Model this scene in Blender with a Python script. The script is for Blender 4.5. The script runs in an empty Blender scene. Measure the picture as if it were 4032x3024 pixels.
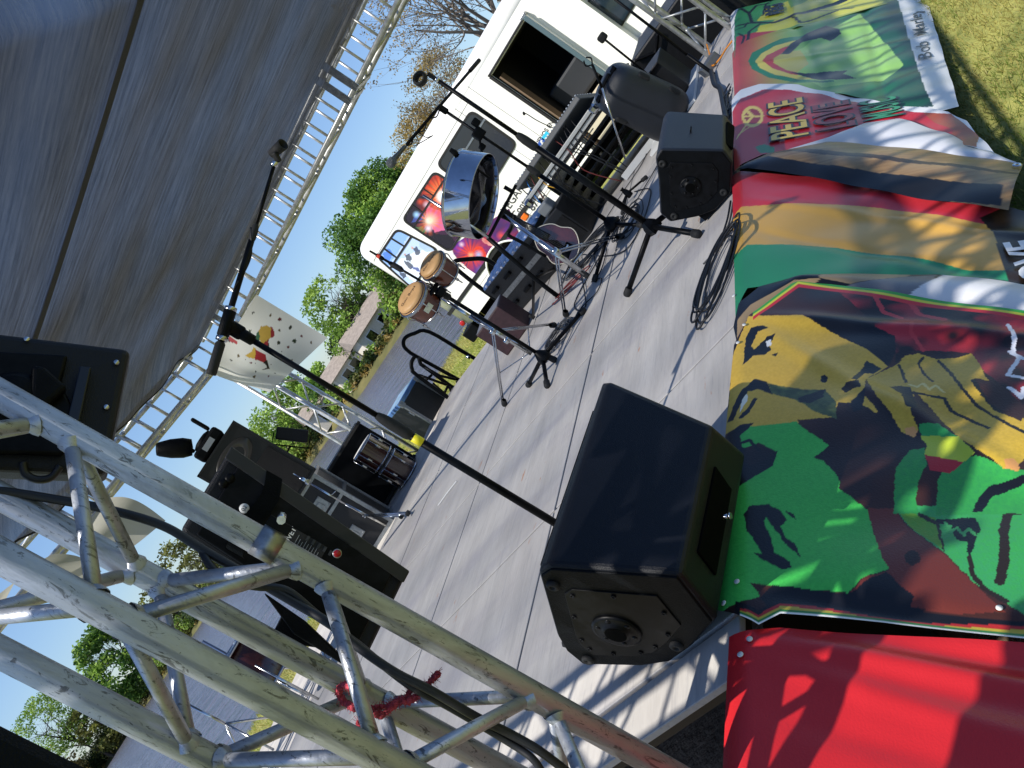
import bpy, bmesh, math, random
import numpy as np
from mathutils import Vector as V, Matrix, noise
random.seed(7)
rs = np.random.RandomState(5)
S = bpy.context.scene
COL = S.collection
# ------------------------------------------------------------------ camera
H = 1.065
FPX = 3567.0
MC = np.array([[0.19700938, -0.51378585, -0.83499186],
               [-0.56575286, 0.63599173, -0.52482209],
               [0.80069408, 0.57579391, -0.16537947]])
cam = bpy.data.objects.new('camera', bpy.data.cameras.new('camera')); COL.objects.link(cam)
cam.data.sensor_width = 36; cam.data.lens = FPX/4032*36
cam.data.clip_start = 0.05; cam.data.clip_end = 3000
R3 = Matrix(((MC[0][0], -MC[1][0], -MC[2][0]), (MC[0][1], -MC[1][1], -MC[2][1]), (MC[0][2], -MC[1][2], -MC[2][2])))
cam.matrix_world = Matrix.Translation((0, 0, H)) @ R3.to_4x4()
S.camera = cam
# ------------------------------------------------------------------ light
SUN_EL, SHADOW_AZ = 55.0, -22.0            # shadows fall towards azimuth SHADOW_AZ (x axis = 0)
w = bpy.data.worlds.new('World'); S.world = w; w.use_nodes = True
nt = w.node_tree; bg = nt.nodes['Background']
sky = nt.nodes.new('ShaderNodeTexSky'); sky.sky_type = 'NISHITA'; sky.sun_disc = False
sa = math.radians(SHADOW_AZ+180)           # direction towards the sun
sky.sun_elevation = math.radians(SUN_EL)
sky.sun_rotation = math.pi/2 - sa
sky.air_density = 1.0; sky.dust_density = 0.3; sky.ozone_density = 2.5
tint = nt.nodes.new('ShaderNodeMix'); tint.data_type = 'RGBA'; tint.blend_type = 'MULTIPLY'; tint.inputs[0].default_value = 1; tint.inputs[7].default_value = (.84, .95, 1.15, 1)
nt.links.new(sky.outputs[0], tint.inputs[6]); nt.links.new(tint.outputs[2], bg.inputs[0]); bg.inputs[1].default_value = 0.088
sun = bpy.data.objects.new('sun', bpy.data.lights.new('sun', 'SUN')); COL.objects.link(sun)
sun.data.energy = 4.9; sun.data.angle = math.radians(0.53); sun.data.color = (1, 0.95, 0.87)
sd = V((math.cos(sa)*math.cos(math.radians(SUN_EL)), math.sin(sa)*math.cos(math.radians(SUN_EL)), math.sin(math.radians(SUN_EL))))
sun.rotation_euler = sd.to_track_quat('Z', 'Y').to_euler()
S.view_settings.view_transform = 'Standard'; S.view_settings.look = 'None'
S.view_settings.exposure = 0.5; S.view_settings.gamma = 1
S.cycles.max_bounces = 8; S.cycles.transparent_max_bounces = 16
# ------------------------------------------------------------------ pixel -> point on a real plane
def ray(u, v):
    return MC.T @ np.array([(u-2016)/FPX, (v-1512)/FPX, 1.0])
def onx(p, x): d = ray(*p); return V(np.array([0, 0, H])+d*(x/d[0]))
def ony(p, y): d = ray(*p); return V(np.array([0, 0, H])+d*(y/d[1]))
def onz(p, z): d = ray(*p); return V(np.array([0, 0, H])+d*((z-H)/d[2]))
def atd(p, dist):                           # at a horizontal distance
    d = ray(*p); return V(np.array([0, 0, H])+d*(dist/math.hypot(d[0], d[1])))
def azel(az, el, dist):
    a = math.radians(az); return V((dist*math.cos(a), dist*math.sin(a), H+dist*math.tan(math.radians(el))))
ORG = {1: (0, 0), 2: (1344, 0), 3: (2688, 0), 4: (0, 1008), 5: (1344, 1008), 6: (2688, 1008), 7: (0, 2016), 8: (1344, 2016), 9: (2688, 2016)}
def g(i, x, y): o = ORG[i]; return (o[0]+x*.6076, o[1]+y*.6076)
def gs(i, *xy): return [g(i, a, b) for a, b in xy]
# ------------------------------------------------------------------ materials
def lin(c):
    if isinstance(c, str): c = [int(c[i:i+2], 16)/255 for i in (0, 2, 4)]
    return tuple(((x/12.92) if x <= .04045 else ((x+.055)/1.055)**2.4) for x in c[:3])
def mat(name, col, rough=.5, metal=0, var=0, scale=8, bump=0, bscale=60, col2=None, stretch=(1, 1, 1), spec=.5, vcol=None, coat=0, detail=6, rvar=0, lo=.35, hi=.65):
    m = bpy.data.materials.new(name); m.use_nodes = True; n = m.node_tree.nodes; l = m.node_tree.links
    b = n['Principled BSDF']; c = lin(col)
    b.inputs['Base Color'].default_value = (*c, 1); b.inputs['Roughness'].default_value = rough
    b.inputs['Metallic'].default_value = metal; b.inputs['Specular IOR Level'].default_value = spec
    if coat: b.inputs['Coat Weight'].default_value = coat; b.inputs['Coat Roughness'].default_value = .15
    tc = n.new('ShaderNodeTexCoord'); mp = n.new('ShaderNodeMapping'); mp.inputs['Scale'].default_value = stretch
    l.new(tc.outputs['Object'], mp.inputs[0])
    src = None
    if vcol:
        a = n.new('ShaderNodeAttribute'); a.attribute_name = vcol; src = a.outputs['Color']
    if var or col2:
        t = n.new('ShaderNodeTexNoise'); t.inputs['Scale'].default_value = scale; t.inputs['Detail'].default_value = detail
        t.inputs['Roughness'].default_value = .65
        l.new(mp.outputs[0], t.inputs[0])
        r = n.new('ShaderNodeMapRange'); r.inputs[1].default_value = lo; r.inputs[2].default_value = hi
        l.new(t.outputs[0], r.inputs[0])
        mx = n.new('ShaderNodeMix'); mx.data_type = 'RGBA'
        l.new(r.outputs[0], mx.inputs[0])
        if vcol:
            h1 = n.new('ShaderNodeMix'); h1.data_type = 'RGBA'; h1.blend_type = 'MULTIPLY'; h1.inputs[0].default_value = 1
            mx.inputs[6].default_value = (1-var, 1-var, 1-var, 1); mx.inputs[7].default_value = (1, 1, 1, 1)
            l.new(mx.outputs[2], h1.inputs[7]); l.new(src, h1.inputs[6]); src = h1.outputs[2]
        else:
            mx.inputs[6].default_value = (*[x*(1-var) for x in c], 1)
            c2 = lin(col2) if col2 else tuple(min(1, x*(1+var)) for x in c)
            mx.inputs[7].default_value = (*c2, 1); src = mx.outputs[2]
        if rvar:
            rr = n.new('ShaderNodeMapRange'); rr.inputs[3].default_value = rough-rvar; rr.inputs[4].default_value = rough+rvar
            l.new(t.outputs[0], rr.inputs[0]); l.new(rr.outputs[0], b.inputs['Roughness'])
    if src: l.new(src, b.inputs['Base Color'])
    if bump:
        t2 = n.new('ShaderNodeTexNoise'); t2.inputs['Scale'].default_value = bscale; t2.inputs['Detail'].default_value = 4
        l.new(mp.outputs[0], t2.inputs[0])
        bp = n.new('ShaderNodeBump'); bp.inputs['Strength'].default_value = min(1, bump); bp.inputs['Distance'].default_value = .01
        l.new(t2.outputs[0], bp.inputs['Height']); l.new(bp.outputs[0], b.inputs['Normal'])
    return m
M = {}
M['blackplastic'] = mat('black_plastic', '07090c', .5, var=.4, scale=14, bump=.25, bscale=300, spec=.1)
M['navybox'] = mat('speaker_shell_paint', '090c13', .42, var=.3, scale=5, bump=.3, bscale=500, rvar=.1, spec=.28)
M['greybox'] = mat('speaker_shell_grey', '1b1e26', .42, var=.25, scale=5, bump=.3, bscale=500, spec=.35)
M['blackmetal'] = mat('black_metal', '08090b', .42, .1, var=.5, scale=30, col2='101114', spec=.12)
M['blackgrille'] = mat('speaker_grille', '0d0e10', .5, .4, bump=1, bscale=420)
M['rubber'] = mat('black_rubber', '131313', .75, bump=.2)
M['cable'] = mat('cable_rubber', '121316', .5)
M['cablegrey'] = mat('grey_cable', '3a3b3d', .55)
M['cablered'] = mat('red_cable', '6b2a26', .5)
M['chrome'] = mat('chrome', 'a9acb3', .07, 1, var=.08, scale=20)
M['chrome2'] = mat('worn_chrome', 'b9bbbd', .2, 1, var=.25, scale=30)
M['white'] = mat('white_paint', 'eceae4', .3, var=.06, scale=2, coat=.3)
M['whiteplain'] = mat('white_trim', 'd8d8d4', .5)
M['case'] = mat('case_black_laminate', '0c0d10', .45, var=.3, scale=18, bump=.3, bscale=200)
M['case2'] = mat('case_olive_laminate', '0c0c0b', .5, var=.3, scale=18)
M['alu'] = mat('case_aluminium', '8f9294', .38, .8, var=.2, scale=40)
M['glass'] = mat('dark_glass', '0c1014', .05, spec=.8)
M['bluecloth'] = mat('blue_quilted_cover', '3a5480', .35, var=.5, scale=12, bump=1, bscale=22)
M['drumshell'] = mat('drum_shell_lacquer', '3a1712', .16, var=.5, scale=6, coat=.8)
M['bongowood'] = mat('bongo_shell_wood', '5a2a16', .3, var=.5, scale=9, stretch=(1, 1, .25), coat=.5)
M['skin'] = mat('drum_head_skin', 'c59a66', .5, var=.12, scale=14, bump=.1)
M['maroon'] = mat('maroon_board', '3a2226', .55, var=.25, scale=25, bump=.2)
M['amber'] = mat('amber_lens', 'e06a1c', .25)
M['redlens'] = mat('red_lens', 'a01418', .2)
M['yellow'] = mat('yellow_tape', 'f0e020', .5)
M['redtape'] = mat('red_tape', 'd8402a', .5)
M['guitar'] = mat('guitar_sunburst', '4a1d1b', .12, var=.7, scale=5, coat=1)
M['cream'] = mat('cream_binding', 'd9d2c0', .4)
M['yarn'] = mat('red_yarn', 'bc4452', .9, var=.4, scale=60, bump=1, bscale=200)
M['wood'] = mat('plywood', '8a7358', .6, var=.3, scale=12, stretch=(1, .2, 1))
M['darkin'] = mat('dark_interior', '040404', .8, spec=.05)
def truss_mat():
    m = mat('weathered_aluminium', 'a4a9b1', .42, .62, var=.26, scale=9, stretch=(1, 1, .18), bump=.25, bscale=70, rvar=.16)
    n = m.node_tree.nodes; l = m.node_tree.links; b = n['Principled BSDF']
    src = b.inputs['Base Color'].links[0].from_socket
    tc = n.new('ShaderNodeTexCoord'); mp = n.new('ShaderNodeMapping'); mp.inputs['Scale'].default_value = (1, 1, .35)
    l.new(tc.outputs['Object'], mp.inputs[0])
    for sc, lo, hi, col in ((55, .575, .63, '3c3d3a'), (14, .62, .78, '858472'), (150, .63, .67, '2d2e2c'), (5, .50, .66, '83878c')):
        t = n.new('ShaderNodeTexNoise'); t.inputs['Scale'].default_value = sc; t.inputs['Detail'].default_value = 5
        t.inputs['Roughness'].default_value = .7; t.inputs['Distortion'].default_value = 1.2
        l.new(mp.outputs[0], t.inputs[0])
        r = n.new('ShaderNodeMapRange'); r.inputs[1].default_value = lo; r.inputs[2].default_value = hi; r.inputs[4].default_value = .75
        l.new(t.outputs[0], r.inputs[0])
        mx = n.new('ShaderNodeMix'); mx.data_type = 'RGBA'; mx.inputs[7].default_value = (*lin(col), 1)
        l.new(r.outputs[0], mx.inputs[0]); l.new(src, mx.inputs[6]); src = mx.outputs[2]
    l.new(src, b.inputs['Base Color'])
    return m
M['truss'] = truss_mat()
M['trussfar'] = mat('bright_aluminium', 'b9bab8', .38, .6, var=.25, scale=20, rvar=.1)
# ------------------------------------------------------------------ builders
def BM(): return bmesh.new()
def obj(name, bm, m=None, parent=None, label=None, cat=None, group=None, kind=None, smooth=None, mats=None):
    me = bpy.data.meshes.new(name)
    if parent is not None:
        r = parent
        while r.parent: r = r.parent
        if r.type == 'EMPTY': bmesh.ops.translate(bm, verts=bm.verts[:], vec=-r.location)
    bm.to_mesh(me); bm.free()
    if smooth is not None:
        me.polygons.foreach_set('use_smooth', [smooth]*len(me.polygons))
    for x in (mats or [m]):
        if x: me.materials.append(x)
    o = bpy.data.objects.new(name, me); COL.objects.link(o)
    if parent is not None: o.parent = parent
    tag(o, label, cat, group, kind)
    return o
def tag(o, label=None, cat=None, group=None, kind=None):
    for k, v in (('label', label), ('category', cat), ('group', group), ('kind', kind)):
        if v: o[k] = v
def thing(name, label, cat, loc=(0, 0, 0), group=None):
    o = bpy.data.objects.new(name, None); o.empty_display_size = .1; COL.objects.link(o); o.location = loc
    tag(o, label, cat, group); return o
def frame(d):
    d = V(d).normalized(); a = V((0, 0, 1)) if abs(d.z) < .93 else V((1, 0, 0))
    x = d.cross(a).normalized(); y = d.cross(x).normalized(); return x, y, d
def box(bm, c, s, yaw=0, bev=0, seg=2, rot=None, mi=0):
    t = bmesh.new(); bmesh.ops.create_cube(t, size=1)
    for v in t.verts: v.co = V((v.co.x*s[0], v.co.y*s[1], v.co.z*s[2]))
    if bev:
        bmesh.ops.bevel(t, geom=t.edges[:], offset=bev, segments=seg, profile=.5, affect='EDGES', clamp_overlap=True)
    R = rot if rot is not None else Matrix.Rotation(yaw, 3, 'Z')
    for v in t.verts: v.co = R @ v.co + V(c)
    if mi:
        for f in t.faces: f.material_index = mi
    me = bpy.data.meshes.new('tmp'); t.to_mesh(me); t.free(); bm.from_mesh(me); bpy.data.meshes.remove(me)
def tube(bm, pts, r, seg=8, cap=True, closed=False, rfun=None):
    pts = [V(p) for p in pts]; n = len(pts); rings = []
    prev = None
    for i, p in enumerate(pts):
        if closed: d = pts[(i+1) % n]-pts[i-1]
        else: d = pts[min(i+1, n-1)]-pts[max(i-1, 0)]
        if d.length < 1e-9: d = V((0, 0, 1))
        d.normalize()
        if prev is None: x, y, _ = frame(d)
        else:
            x = prev - d*prev.dot(d)
            if x.length < 1e-5: x = frame(d)[0]
            x.normalize(); y = d.cross(x)
        prev = x
        rr = rfun(i/(n-1)) if rfun else (r[i] if isinstance(r, (list, tuple)) else r)
        rings.append([bm.verts.new(p+(x*math.cos(a)+y*math.sin(a))*rr) for a in [2*math.pi*k/seg for k in range(seg)]])
    m = n if closed else n-1
    for i in range(m):
        a, b = rings[i], rings[(i+1) % n]
        for k in range(seg):
            f = bm.faces.new((a[k], a[(k+1) % seg], b[(k+1) % seg], b[k])); f.smooth = True
    if cap and not closed:
        bm.faces.new(rings[0][::-1]); bm.faces.new(rings[-1])
def cone(bm, p0, p1, r0, r1=None, seg=12):
    tube(bm, [p0, p1], [r0, r1 if r1 is not None else r0], seg)
def lathe(bm, o, axis, prof, seg=24, sx=1, sy=1, mi=0, hard=False):
    x, y, d = frame(axis); o = V(o); rings = []
    for r, h in prof:
        rings.append([bm.verts.new(o+d*h+(x*math.cos(a)*sx+y*math.sin(a)*sy)*max(r, 1e-5)) for a in [2*math.pi*k/seg for k in range(seg)]])
    for i in range(len(prof)-1):
        a, b = rings[i], rings[i+1]
        for k in range(seg):
            f = bm.faces.new((a[k], a[(k+1) % seg], b[(k+1) % seg], b[k])); f.smooth = not hard; f.material_index = mi
    return rings
def prism(bm, poly, vec, mi=0, bev=0):
    t = bmesh.new(); vec = V(vec)
    a = [t.verts.new(V(p)) for p in poly]; b = [t.verts.new(V(p)+vec) for p in poly]; n = len(a)
    t.faces.new(a[::-1]); t.faces.new(b)
    for i in range(n): t.faces.new((a[i], a[(i+1) % n], b[(i+1) % n], b[i]))
    bmesh.ops.recalc_face_normals(t, faces=t.faces[:])
    if bev: bmesh.ops.bevel(t, geom=t.edges[:], offset=bev, segments=3, profile=.5, affect='EDGES', clamp_overlap=True)
    for f in t.faces: f.material_index = mi
    me = bpy.data.meshes.new('tmp'); t.to_mesh(me); t.free(); bm.from_mesh(me); bpy.data.meshes.remove(me)
def curve_pts(pts, n=24, closed=False):
    P = [V(p) for p in pts]; out = []; m = len(P)
    rng = m if closed else m-1
    for i in range(rng):
        if closed: a, b, c, d = P[i-1], P[i], P[(i+1) % m], P[(i+2) % m]
        else: a, b, c, d = P[max(i-1, 0)], P[i], P[i+1], P[min(i+2, m-1)]
        for k in range(n):
            t = k/n
            out.append(.5*((2*b)+(c-a)*t+(2*a-5*b+4*c-d)*t*t+(3*b-a-3*c+d)*t**3))
    if not closed: out.append(P[-1])
    return out
def text_bm(s, size=1, font_shear=0, bold=0, extr=0):
    cu = bpy.data.curves.new('t', 'FONT'); cu.body = s; cu.size = size; cu.shear = font_shear; cu.offset = bold; cu.extrude = extr
    cu.align_x = 'CENTER'; cu.align_y = 'CENTER'; cu.resolution_u = 4
    o = bpy.data.objects.new('t', cu); COL.objects.link(o)
    bpy.context.view_layer.update()
    me = bpy.data.meshes.new_from_object(o.evaluated_get(bpy.context.evaluated_depsgraph_get()))
    bpy.data.objects.remove(o); bpy.data.curves.remove(cu)
    b = bmesh.new(); b.from_mesh(me); bpy.data.meshes.remove(me); return b
def text_on(s, size, origin, right, up, off=0, bold=0, sx=1):
    b = text_bm(s, size, bold=bold); r = V(right).normalized(); u = V(up).normalized(); n = r.cross(u)
    for v in b.verts: v.co = V(origin)+r*v.co.x*sx+u*v.co.y+n*off
    return b
"""end builders"""
# ------------------------------------------------------------------ setting: ground, water, far bank
SHORE = [(90, -60), (40, -12), (27, 2), (21.5, 9), (19.4, 13.3), (17.6, 14.9), (14.5, 16.1), (9.5, 17.0), (4, 17.8), (-10, 19), (-40, 22)]
def shore_y(x):
    xs = [p[0] for p in SHORE][::-1]; ys = [p[1] for p in SHORE][::-1]
    return float(np.interp(x, xs, ys))
WATER = -1.45
def ground_z(x, y):
    base = -.78 - .17*max(0, min(1, (y-3)/5)) - .12*max(0, min(1, (x-8)/12))*0
    d = shore_y(x)-y + .25*noise.noise(V((x*.6, y*.6, 0)))
    base += .025*noise.noise(V((x*.8, y*.8, 3)))
    if d < 1.6: base -= .75*(1-max(-1.5, d)/1.6)
    return base
bm = BM(); xs = np.concatenate([np.arange(-40, -4, 2), np.arange(-4, 24, .35), np.arange(24, 92, 2.)]); ys = np.concatenate([np.arange(-60, -3, 3), np.arange(-3, 22, .35)])
grid = [[bm.verts.new((x, y, ground_z(x, y))) for y in ys] for x in xs]
for i in range(len(xs)-1):
    for j in range(len(ys)-1):
        bm.faces.new((grid[i][j], grid[i+1][j], grid[i+1][j+1], grid[i][j+1]))
M['grass'] = mat('grass_ground', '6a7434', .9, col2='98964e', var=.25, scale=3.5, bump=1, bscale=35, detail=10)
obj('ground', bm, M['grass'], kind='structure', smooth=True)
def water_mat():
    m = bpy.data.materials.new('lake_water'); m.use_nodes = True; n = m.node_tree.nodes; l = m.node_tree.links
    b = n['Principled BSDF']; b.inputs['Base Color'].default_value = (*lin('54545e'), 1); b.inputs['Roughness'].default_value = .24
    tc = n.new('ShaderNodeTexCoord'); mp = n.new('ShaderNodeMapping'); mp.inputs['Rotation'].default_value = (0, 0, math.radians(35)); mp.inputs['Scale'].default_value = (1, .35, 1)
    l.new(tc.outputs['Object'], mp.inputs[0]); prev = None
    for sc, st, d in ((2.2, 1, .35), (.6, 1, .9)):
        t = n.new('ShaderNodeTexNoise'); t.inputs['Scale'].default_value = sc; t.inputs['Detail'].default_value = 4; l.new(mp.outputs[0], t.inputs[0])
        bp = n.new('ShaderNodeBump'); bp.inputs['Strength'].default_value = st; bp.inputs['Distance'].default_value = d
        l.new(t.outputs[0], bp.inputs['Height'])
        if prev: l.new(prev, bp.inputs['Normal'])
        prev = bp.outputs[0]
    l.new(prev, b.inputs['Normal']); return m
bm = BM(); bm.faces.new([bm.verts.new(p) for p in ((-400, -100, WATER), (600, -100, WATER), (600, 700, WATER), (-400, 700, WATER))])
obj('water', bm, water_mat(), kind='structure')
FAR = [(-20, 60), (0, 62), (20, 68), (36.6, 74), (41, 79), (47, 100), (58, 158), (63, 200), (70, 215), (85, 225), (130, 240)]
def fard(az): return float(np.interp(az, [a for a, _ in FAR], [d for _, d in FAR]))
def farz(az, r):
    d = r-fard(az)
    return WATER - .3 + min(1.0, max(0, (d+1)/3))*(.95+.15*noise.noise(V((r*.2, az*.5, 0)))) + max(0, d-3)*.004
bm = BM(); rows = []
for az in np.arange(-18, 110, .5):
    a = math.radians(az); row = []
    for dr in (-3, -.8, .2, 1.2, 2.5, 5, 10, 20, 45, 90, 200, 500):
        r = fard(az)+dr+(.8*noise.noise(V((az*1.3, 0, 0))) if dr < 5 else 0); row.append(bm.verts.new((r*math.cos(a), r*math.sin(a), farz(az, r))))
    rows.append(row)
for i in range(len(rows)-1):
    for j in range(len(rows[0])-1): bm.faces.new((rows[i][j], rows[i][j+1], rows[i+1][j+1], rows[i+1][j]))
obj('far_bank', bm, mat('far_bank_grass', '4d5228', .95, col2='655e34', var=.3, scale=.35, bump=.5, bscale=3), kind='structure', smooth=True)
# ------------------------------------------------------------------ stage deck
SX0, SX1, SY0, SY1 = 1.31, 7.42, 1.27, 6.15
def deck_mat():
    m = mat('grey_painted_plywood', 'b2aea8', .62, var=.12, scale=2.2, stretch=(.6, 3.0, 1), bump=.25, bscale=22, detail=8)
    n = m.node_tree.nodes; l = m.node_tree.links; b = n['Principled BSDF']; src = b.inputs['Base Color'].links[0].from_socket
    tc = n.new('ShaderNodeTexCoord')
    for sc, st, lo, hi, col, k in ((5, (1, .25, 1), .5, .8, '8b8792', .6), (9, (.5, 1.6, 1), .66, .70, 'a8724c', .8), (1.1, (1, 1, 1), .45, .75, '9c948e', .55), (60, (.08, 1, 1), .55, .8, '74747a', .5), (7, (.10, 1.6, 1), .68, .73, 'd6d2ca', .55), (3.2, (1.5, .12, 1), .70, .76, 'cfccc6', .45), (26, (1, 1, 1), .72, .76, '4c4a4a', .6)):
        mp = n.new('ShaderNodeMapping'); mp.inputs['Scale'].default_value = st; l.new(tc.outputs['Object'], mp.inputs[0])
        t = n.new('ShaderNodeTexNoise'); t.inputs['Scale'].default_value = sc; t.inputs['Detail'].default_value = 7; t.inputs['Roughness'].default_value = .6; l.new(mp.outputs[0], t.inputs[0])
        r = n.new('ShaderNodeMapRange'); r.inputs[1].default_value = lo; r.inputs[2].default_value = hi; r.inputs[4].default_value = k; l.new(t.outputs[0], r.inputs[0])
        mx = n.new('ShaderNodeMix'); mx.data_type = 'RGBA'; mx.inputs[7].default_value = (*lin(col), 1)
        l.new(r.outputs[0], mx.inputs[0]); l.new(src, mx.inputs[6]); src = mx.outputs[2]
    l.new(src, b.inputs['Base Color']); return m
M['deck'] = deck_mat()
M['deckside'] = mat('deck_frame', '141416', .6, var=.3)
st = thing('stage', 'low grey painted plywood stage with dark skirt that all the equipment stands on', 'stage', (4, 3.7, -.78))
XE = [1.31, 1.49, 2.81, 4.05, 5.27, 6.15, 7.42]; YE = [1.27, 2.46, 3.68, 4.90, 6.15]
for i in range(len(XE)-1):
    for j in range(len(YE)-1):
        b = BM(); gp = .008
        box(b, ((XE[i]+XE[i+1])/2, (YE[j]+YE[j+1])/2, -.011+random.uniform(-.0015, 0)), (XE[i+1]-XE[i]-2*gp, YE[j+1]-YE[j]-2*gp, .02), bev=.002, seg=1)
        obj('deck_panel', b, M['deck'], st)
for x0, x1 in ((1.9, 3.12), (3.12, 4.34), (4.34, 5.5), (5.5, 6.72)):
    b = BM(); box(b, ((x0+x1)/2, 6.66, -.011), (x1-x0-.009, 1.0, .02), bev=.002, seg=1); obj('deck_panel', b, M['deck'], st)
b = BM(); box(b, ((SX0+SX1)/2, (SY0+SY1)/2, -.055), (SX1-SX0-.12, SY1-SY0-.12, .06)); box(b, (4.31, 6.65, -.09), (4.8, .98, .13)); obj('frame', b, M['deckside'], st)
b = BM()
for p, q in (((SX0+.03, SY0+.05), (SX1-.03, SY0+.05)), ((SX1-.03, SY0+.05), (SX1-.03, SY1-.05)), ((6.7, 7.12), (1.95, 7.12))):
    L = math.dist(p, q); n = int(L/.03); prev = None; d = V((q[0]-p[0], q[1]-p[1], 0))/n; nn = V((d.y, -d.x, 0)).normalized()
    for k in range(n+1):
        c = V((p[0], p[1], 0))+d*k+nn*.012*math.sin(k*1.3+math.sin(k*.31)*2)
        pr_ = (b.verts.new(c+V((0, 0, -.12))), b.verts.new(c+V((0, 0, -.80))))
        if prev: f = b.faces.new((prev[0], prev[1], pr_[1], pr_[0])); f.smooth = True
        prev = pr_
obj('skirt', b, mat('black_skirt_cloth', '17171a', .9), st)
for x in (1.5, 3.3, 5.2, 7.2):
    for y in (1.5, 3.7, 5.9):
        b = BM(); cone(b, (x, y, -.8), (x, y, -.15), .024); obj('leg', b, M['trussfar'], st)
b = BM(); P = []
for i in range(40):
    a = 6.283*i/40; r_ = 1+.12*noise.noise(V((math.cos(a)*2, math.sin(a)*2, 5))); P.append((1.6+1.9*r_*math.cos(a), 2.2+1.9*r_*math.sin(a)))
b.faces.new([b.verts.new((x_, y_, -.735)) for x_, y_ in P]); obj('bare_ground', b, mat('bare_brown_dirt', '7a6552', .95, var=.4, scale=6, bump=1, bscale=40, detail=10), kind='structure')
# ------------------------------------------------------------------ trusses
def truss(name, label, A, B, u, s, r, pitch, br, m, group=None, ladder=False, cat='truss', base=False, nodes=None):
    """square box truss from A to B (centre line); u = direction of one side"""
    A = V(A); B = V(B); d = (B-A).normalized(); u = V(u).normalized(); v = d.cross(u).normalized(); L = (B-A).length; h = s/2
    t = thing(name, label, cat, A, group)
    cs = [A+u*h*a+v*h*b for a, b in ((-1, -1), (1, -1), (1, 1), (-1, 1))]
    for c in cs:
        b = BM(); tube(b, [c, c+d*L], r, 20); obj('chord', b, m, t)
    n = int(L/pitch); cnt = 0
    off = (L-n*pitch)/2 if nodes is None else nodes
    for f in range(4):
        c0, c1 = cs[f], cs[(f+1) % 4]; k = 0; z = off
        straight = ladder and f % 2 == 1
        while z + pitch/2 <= L-.02 and cnt < 92:
            b = BM()
            if straight:
                tube(b, [c0+d*z, c1+d*z], br, 8); z += pitch/2
            else:
                a0, a1 = (c0, c1) if (k % 2 == 0) ^ (f % 2 == 1) else (c1, c0)
                p0, p1 = a0+d*(z+.02), a1+d*(z+pitch/2-.02)
                tube(b, [p0, p1], br, 12)
                for p in (p0, p1):
                    q = (p1 if p is p0 else p0); dd = (q-p).normalized()
                    lathe(b, p+dd*(r*.75), dd, [(br*1.75, 0), (br*1.5, .006), (br, .014)], 12)
                z += pitch/2; k += 1
            obj('brace', b, m, t); cnt += 1
    if base:
        b = BM(); box(b, A+d*.006, (s+.22, s+.22, .012), bev=.003, seg=1); obj('base_plate', b, m, t)
    return t
ZT = -.78
truss('truss_tower', 'big scratched aluminium truss tower closest to the camera with red yarn tied on it', (.8995, 1.4375, ZT), (.8995, 1.4375, 3.3), (1, 0, 0), .251, .0254, .4895, .0127, M['truss'], cat='truss tower', base=True, nodes=.41-ZT-.4895*2-.24475+.02)
truss('truss_tower', 'slim truss tower at the far front corner of the stage beside the white bus cab', (7.22, 1.46, -.78), (7.22, 1.46, 2.2), (1, 0, 0), .24, .02, .46, .009, M['trussfar'], cat='truss tower', base=True)
truss('truss_tower', 'thin truss tower at the back corner under the painted sheet, the lake behind', (7.22, 6.85, -.95), (7.22, 6.85, 2.2), (1, 0, 0), .25, .022, .5, .009, M['trussfar'], cat='truss tower', base=True)
BZ = 2.33
truss('roof_truss', 'ladder like roof truss along the right side of the stage above the bus', (7.22, 1.35, BZ), (7.22, 6.98, BZ), (1, 0, 0), .28, .025, .5, .0125, M['trussfar'], ladder=True)
truss('roof_truss', 'ladder like roof truss across the back of the stage with white sheets hung from it', (7.06, 6.85, BZ-.02), (-.1, 6.85, BZ-.02), (0, 1, 0), .27, .025, .5, .0125, M['trussfar'], ladder=True)
truss('roof_truss', 'front roof truss over the banners, seen only as a shadow across them', (-.1, 1.58, BZ+.54), (7.06, 1.58, BZ+.54), (0, 1, 0), .28, .025, .5, .0125, M['trussfar'], ladder=True)
truss('roof_truss', 'left roof truss beyond the near tower, seen only as bands of shadow on the deck', (0, 1.6, BZ), (0, 6.7, BZ), (1, 0, 0), .25, .024, .5, .010, M['trussfar'], ladder=True)
# corner sleeve clamps on the right side truss
for i, (y, lab) in enumerate(((3.45, 'pair of flat steel sleeve plates on the right roof truss, near the canopy edge'), (6.25, 'pair of steel sleeve plates on the right roof truss close to the painted sheet'))):
    b = BM()
    for dy in (-.07, .07): box(b, (7.06, y+dy, BZ), (.012, .07, .33), bev=.003, seg=1); box(b, (7.22, y+dy, BZ-.16), (.33, .06, .012))
    o = obj('sleeve_plate', b, M['chrome2'], label=lab, cat='clamp')
b = BM()
for dx in (-.07, .07): box(b, (4.75+dx, 6.70, BZ-.02), (.06, .012, .33), bev=.003, seg=1)
obj('sleeve_plate', b, M['chrome2'], label='pair of steel sleeve plates on the back roof truss above the moving head light', cat='clamp')
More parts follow.
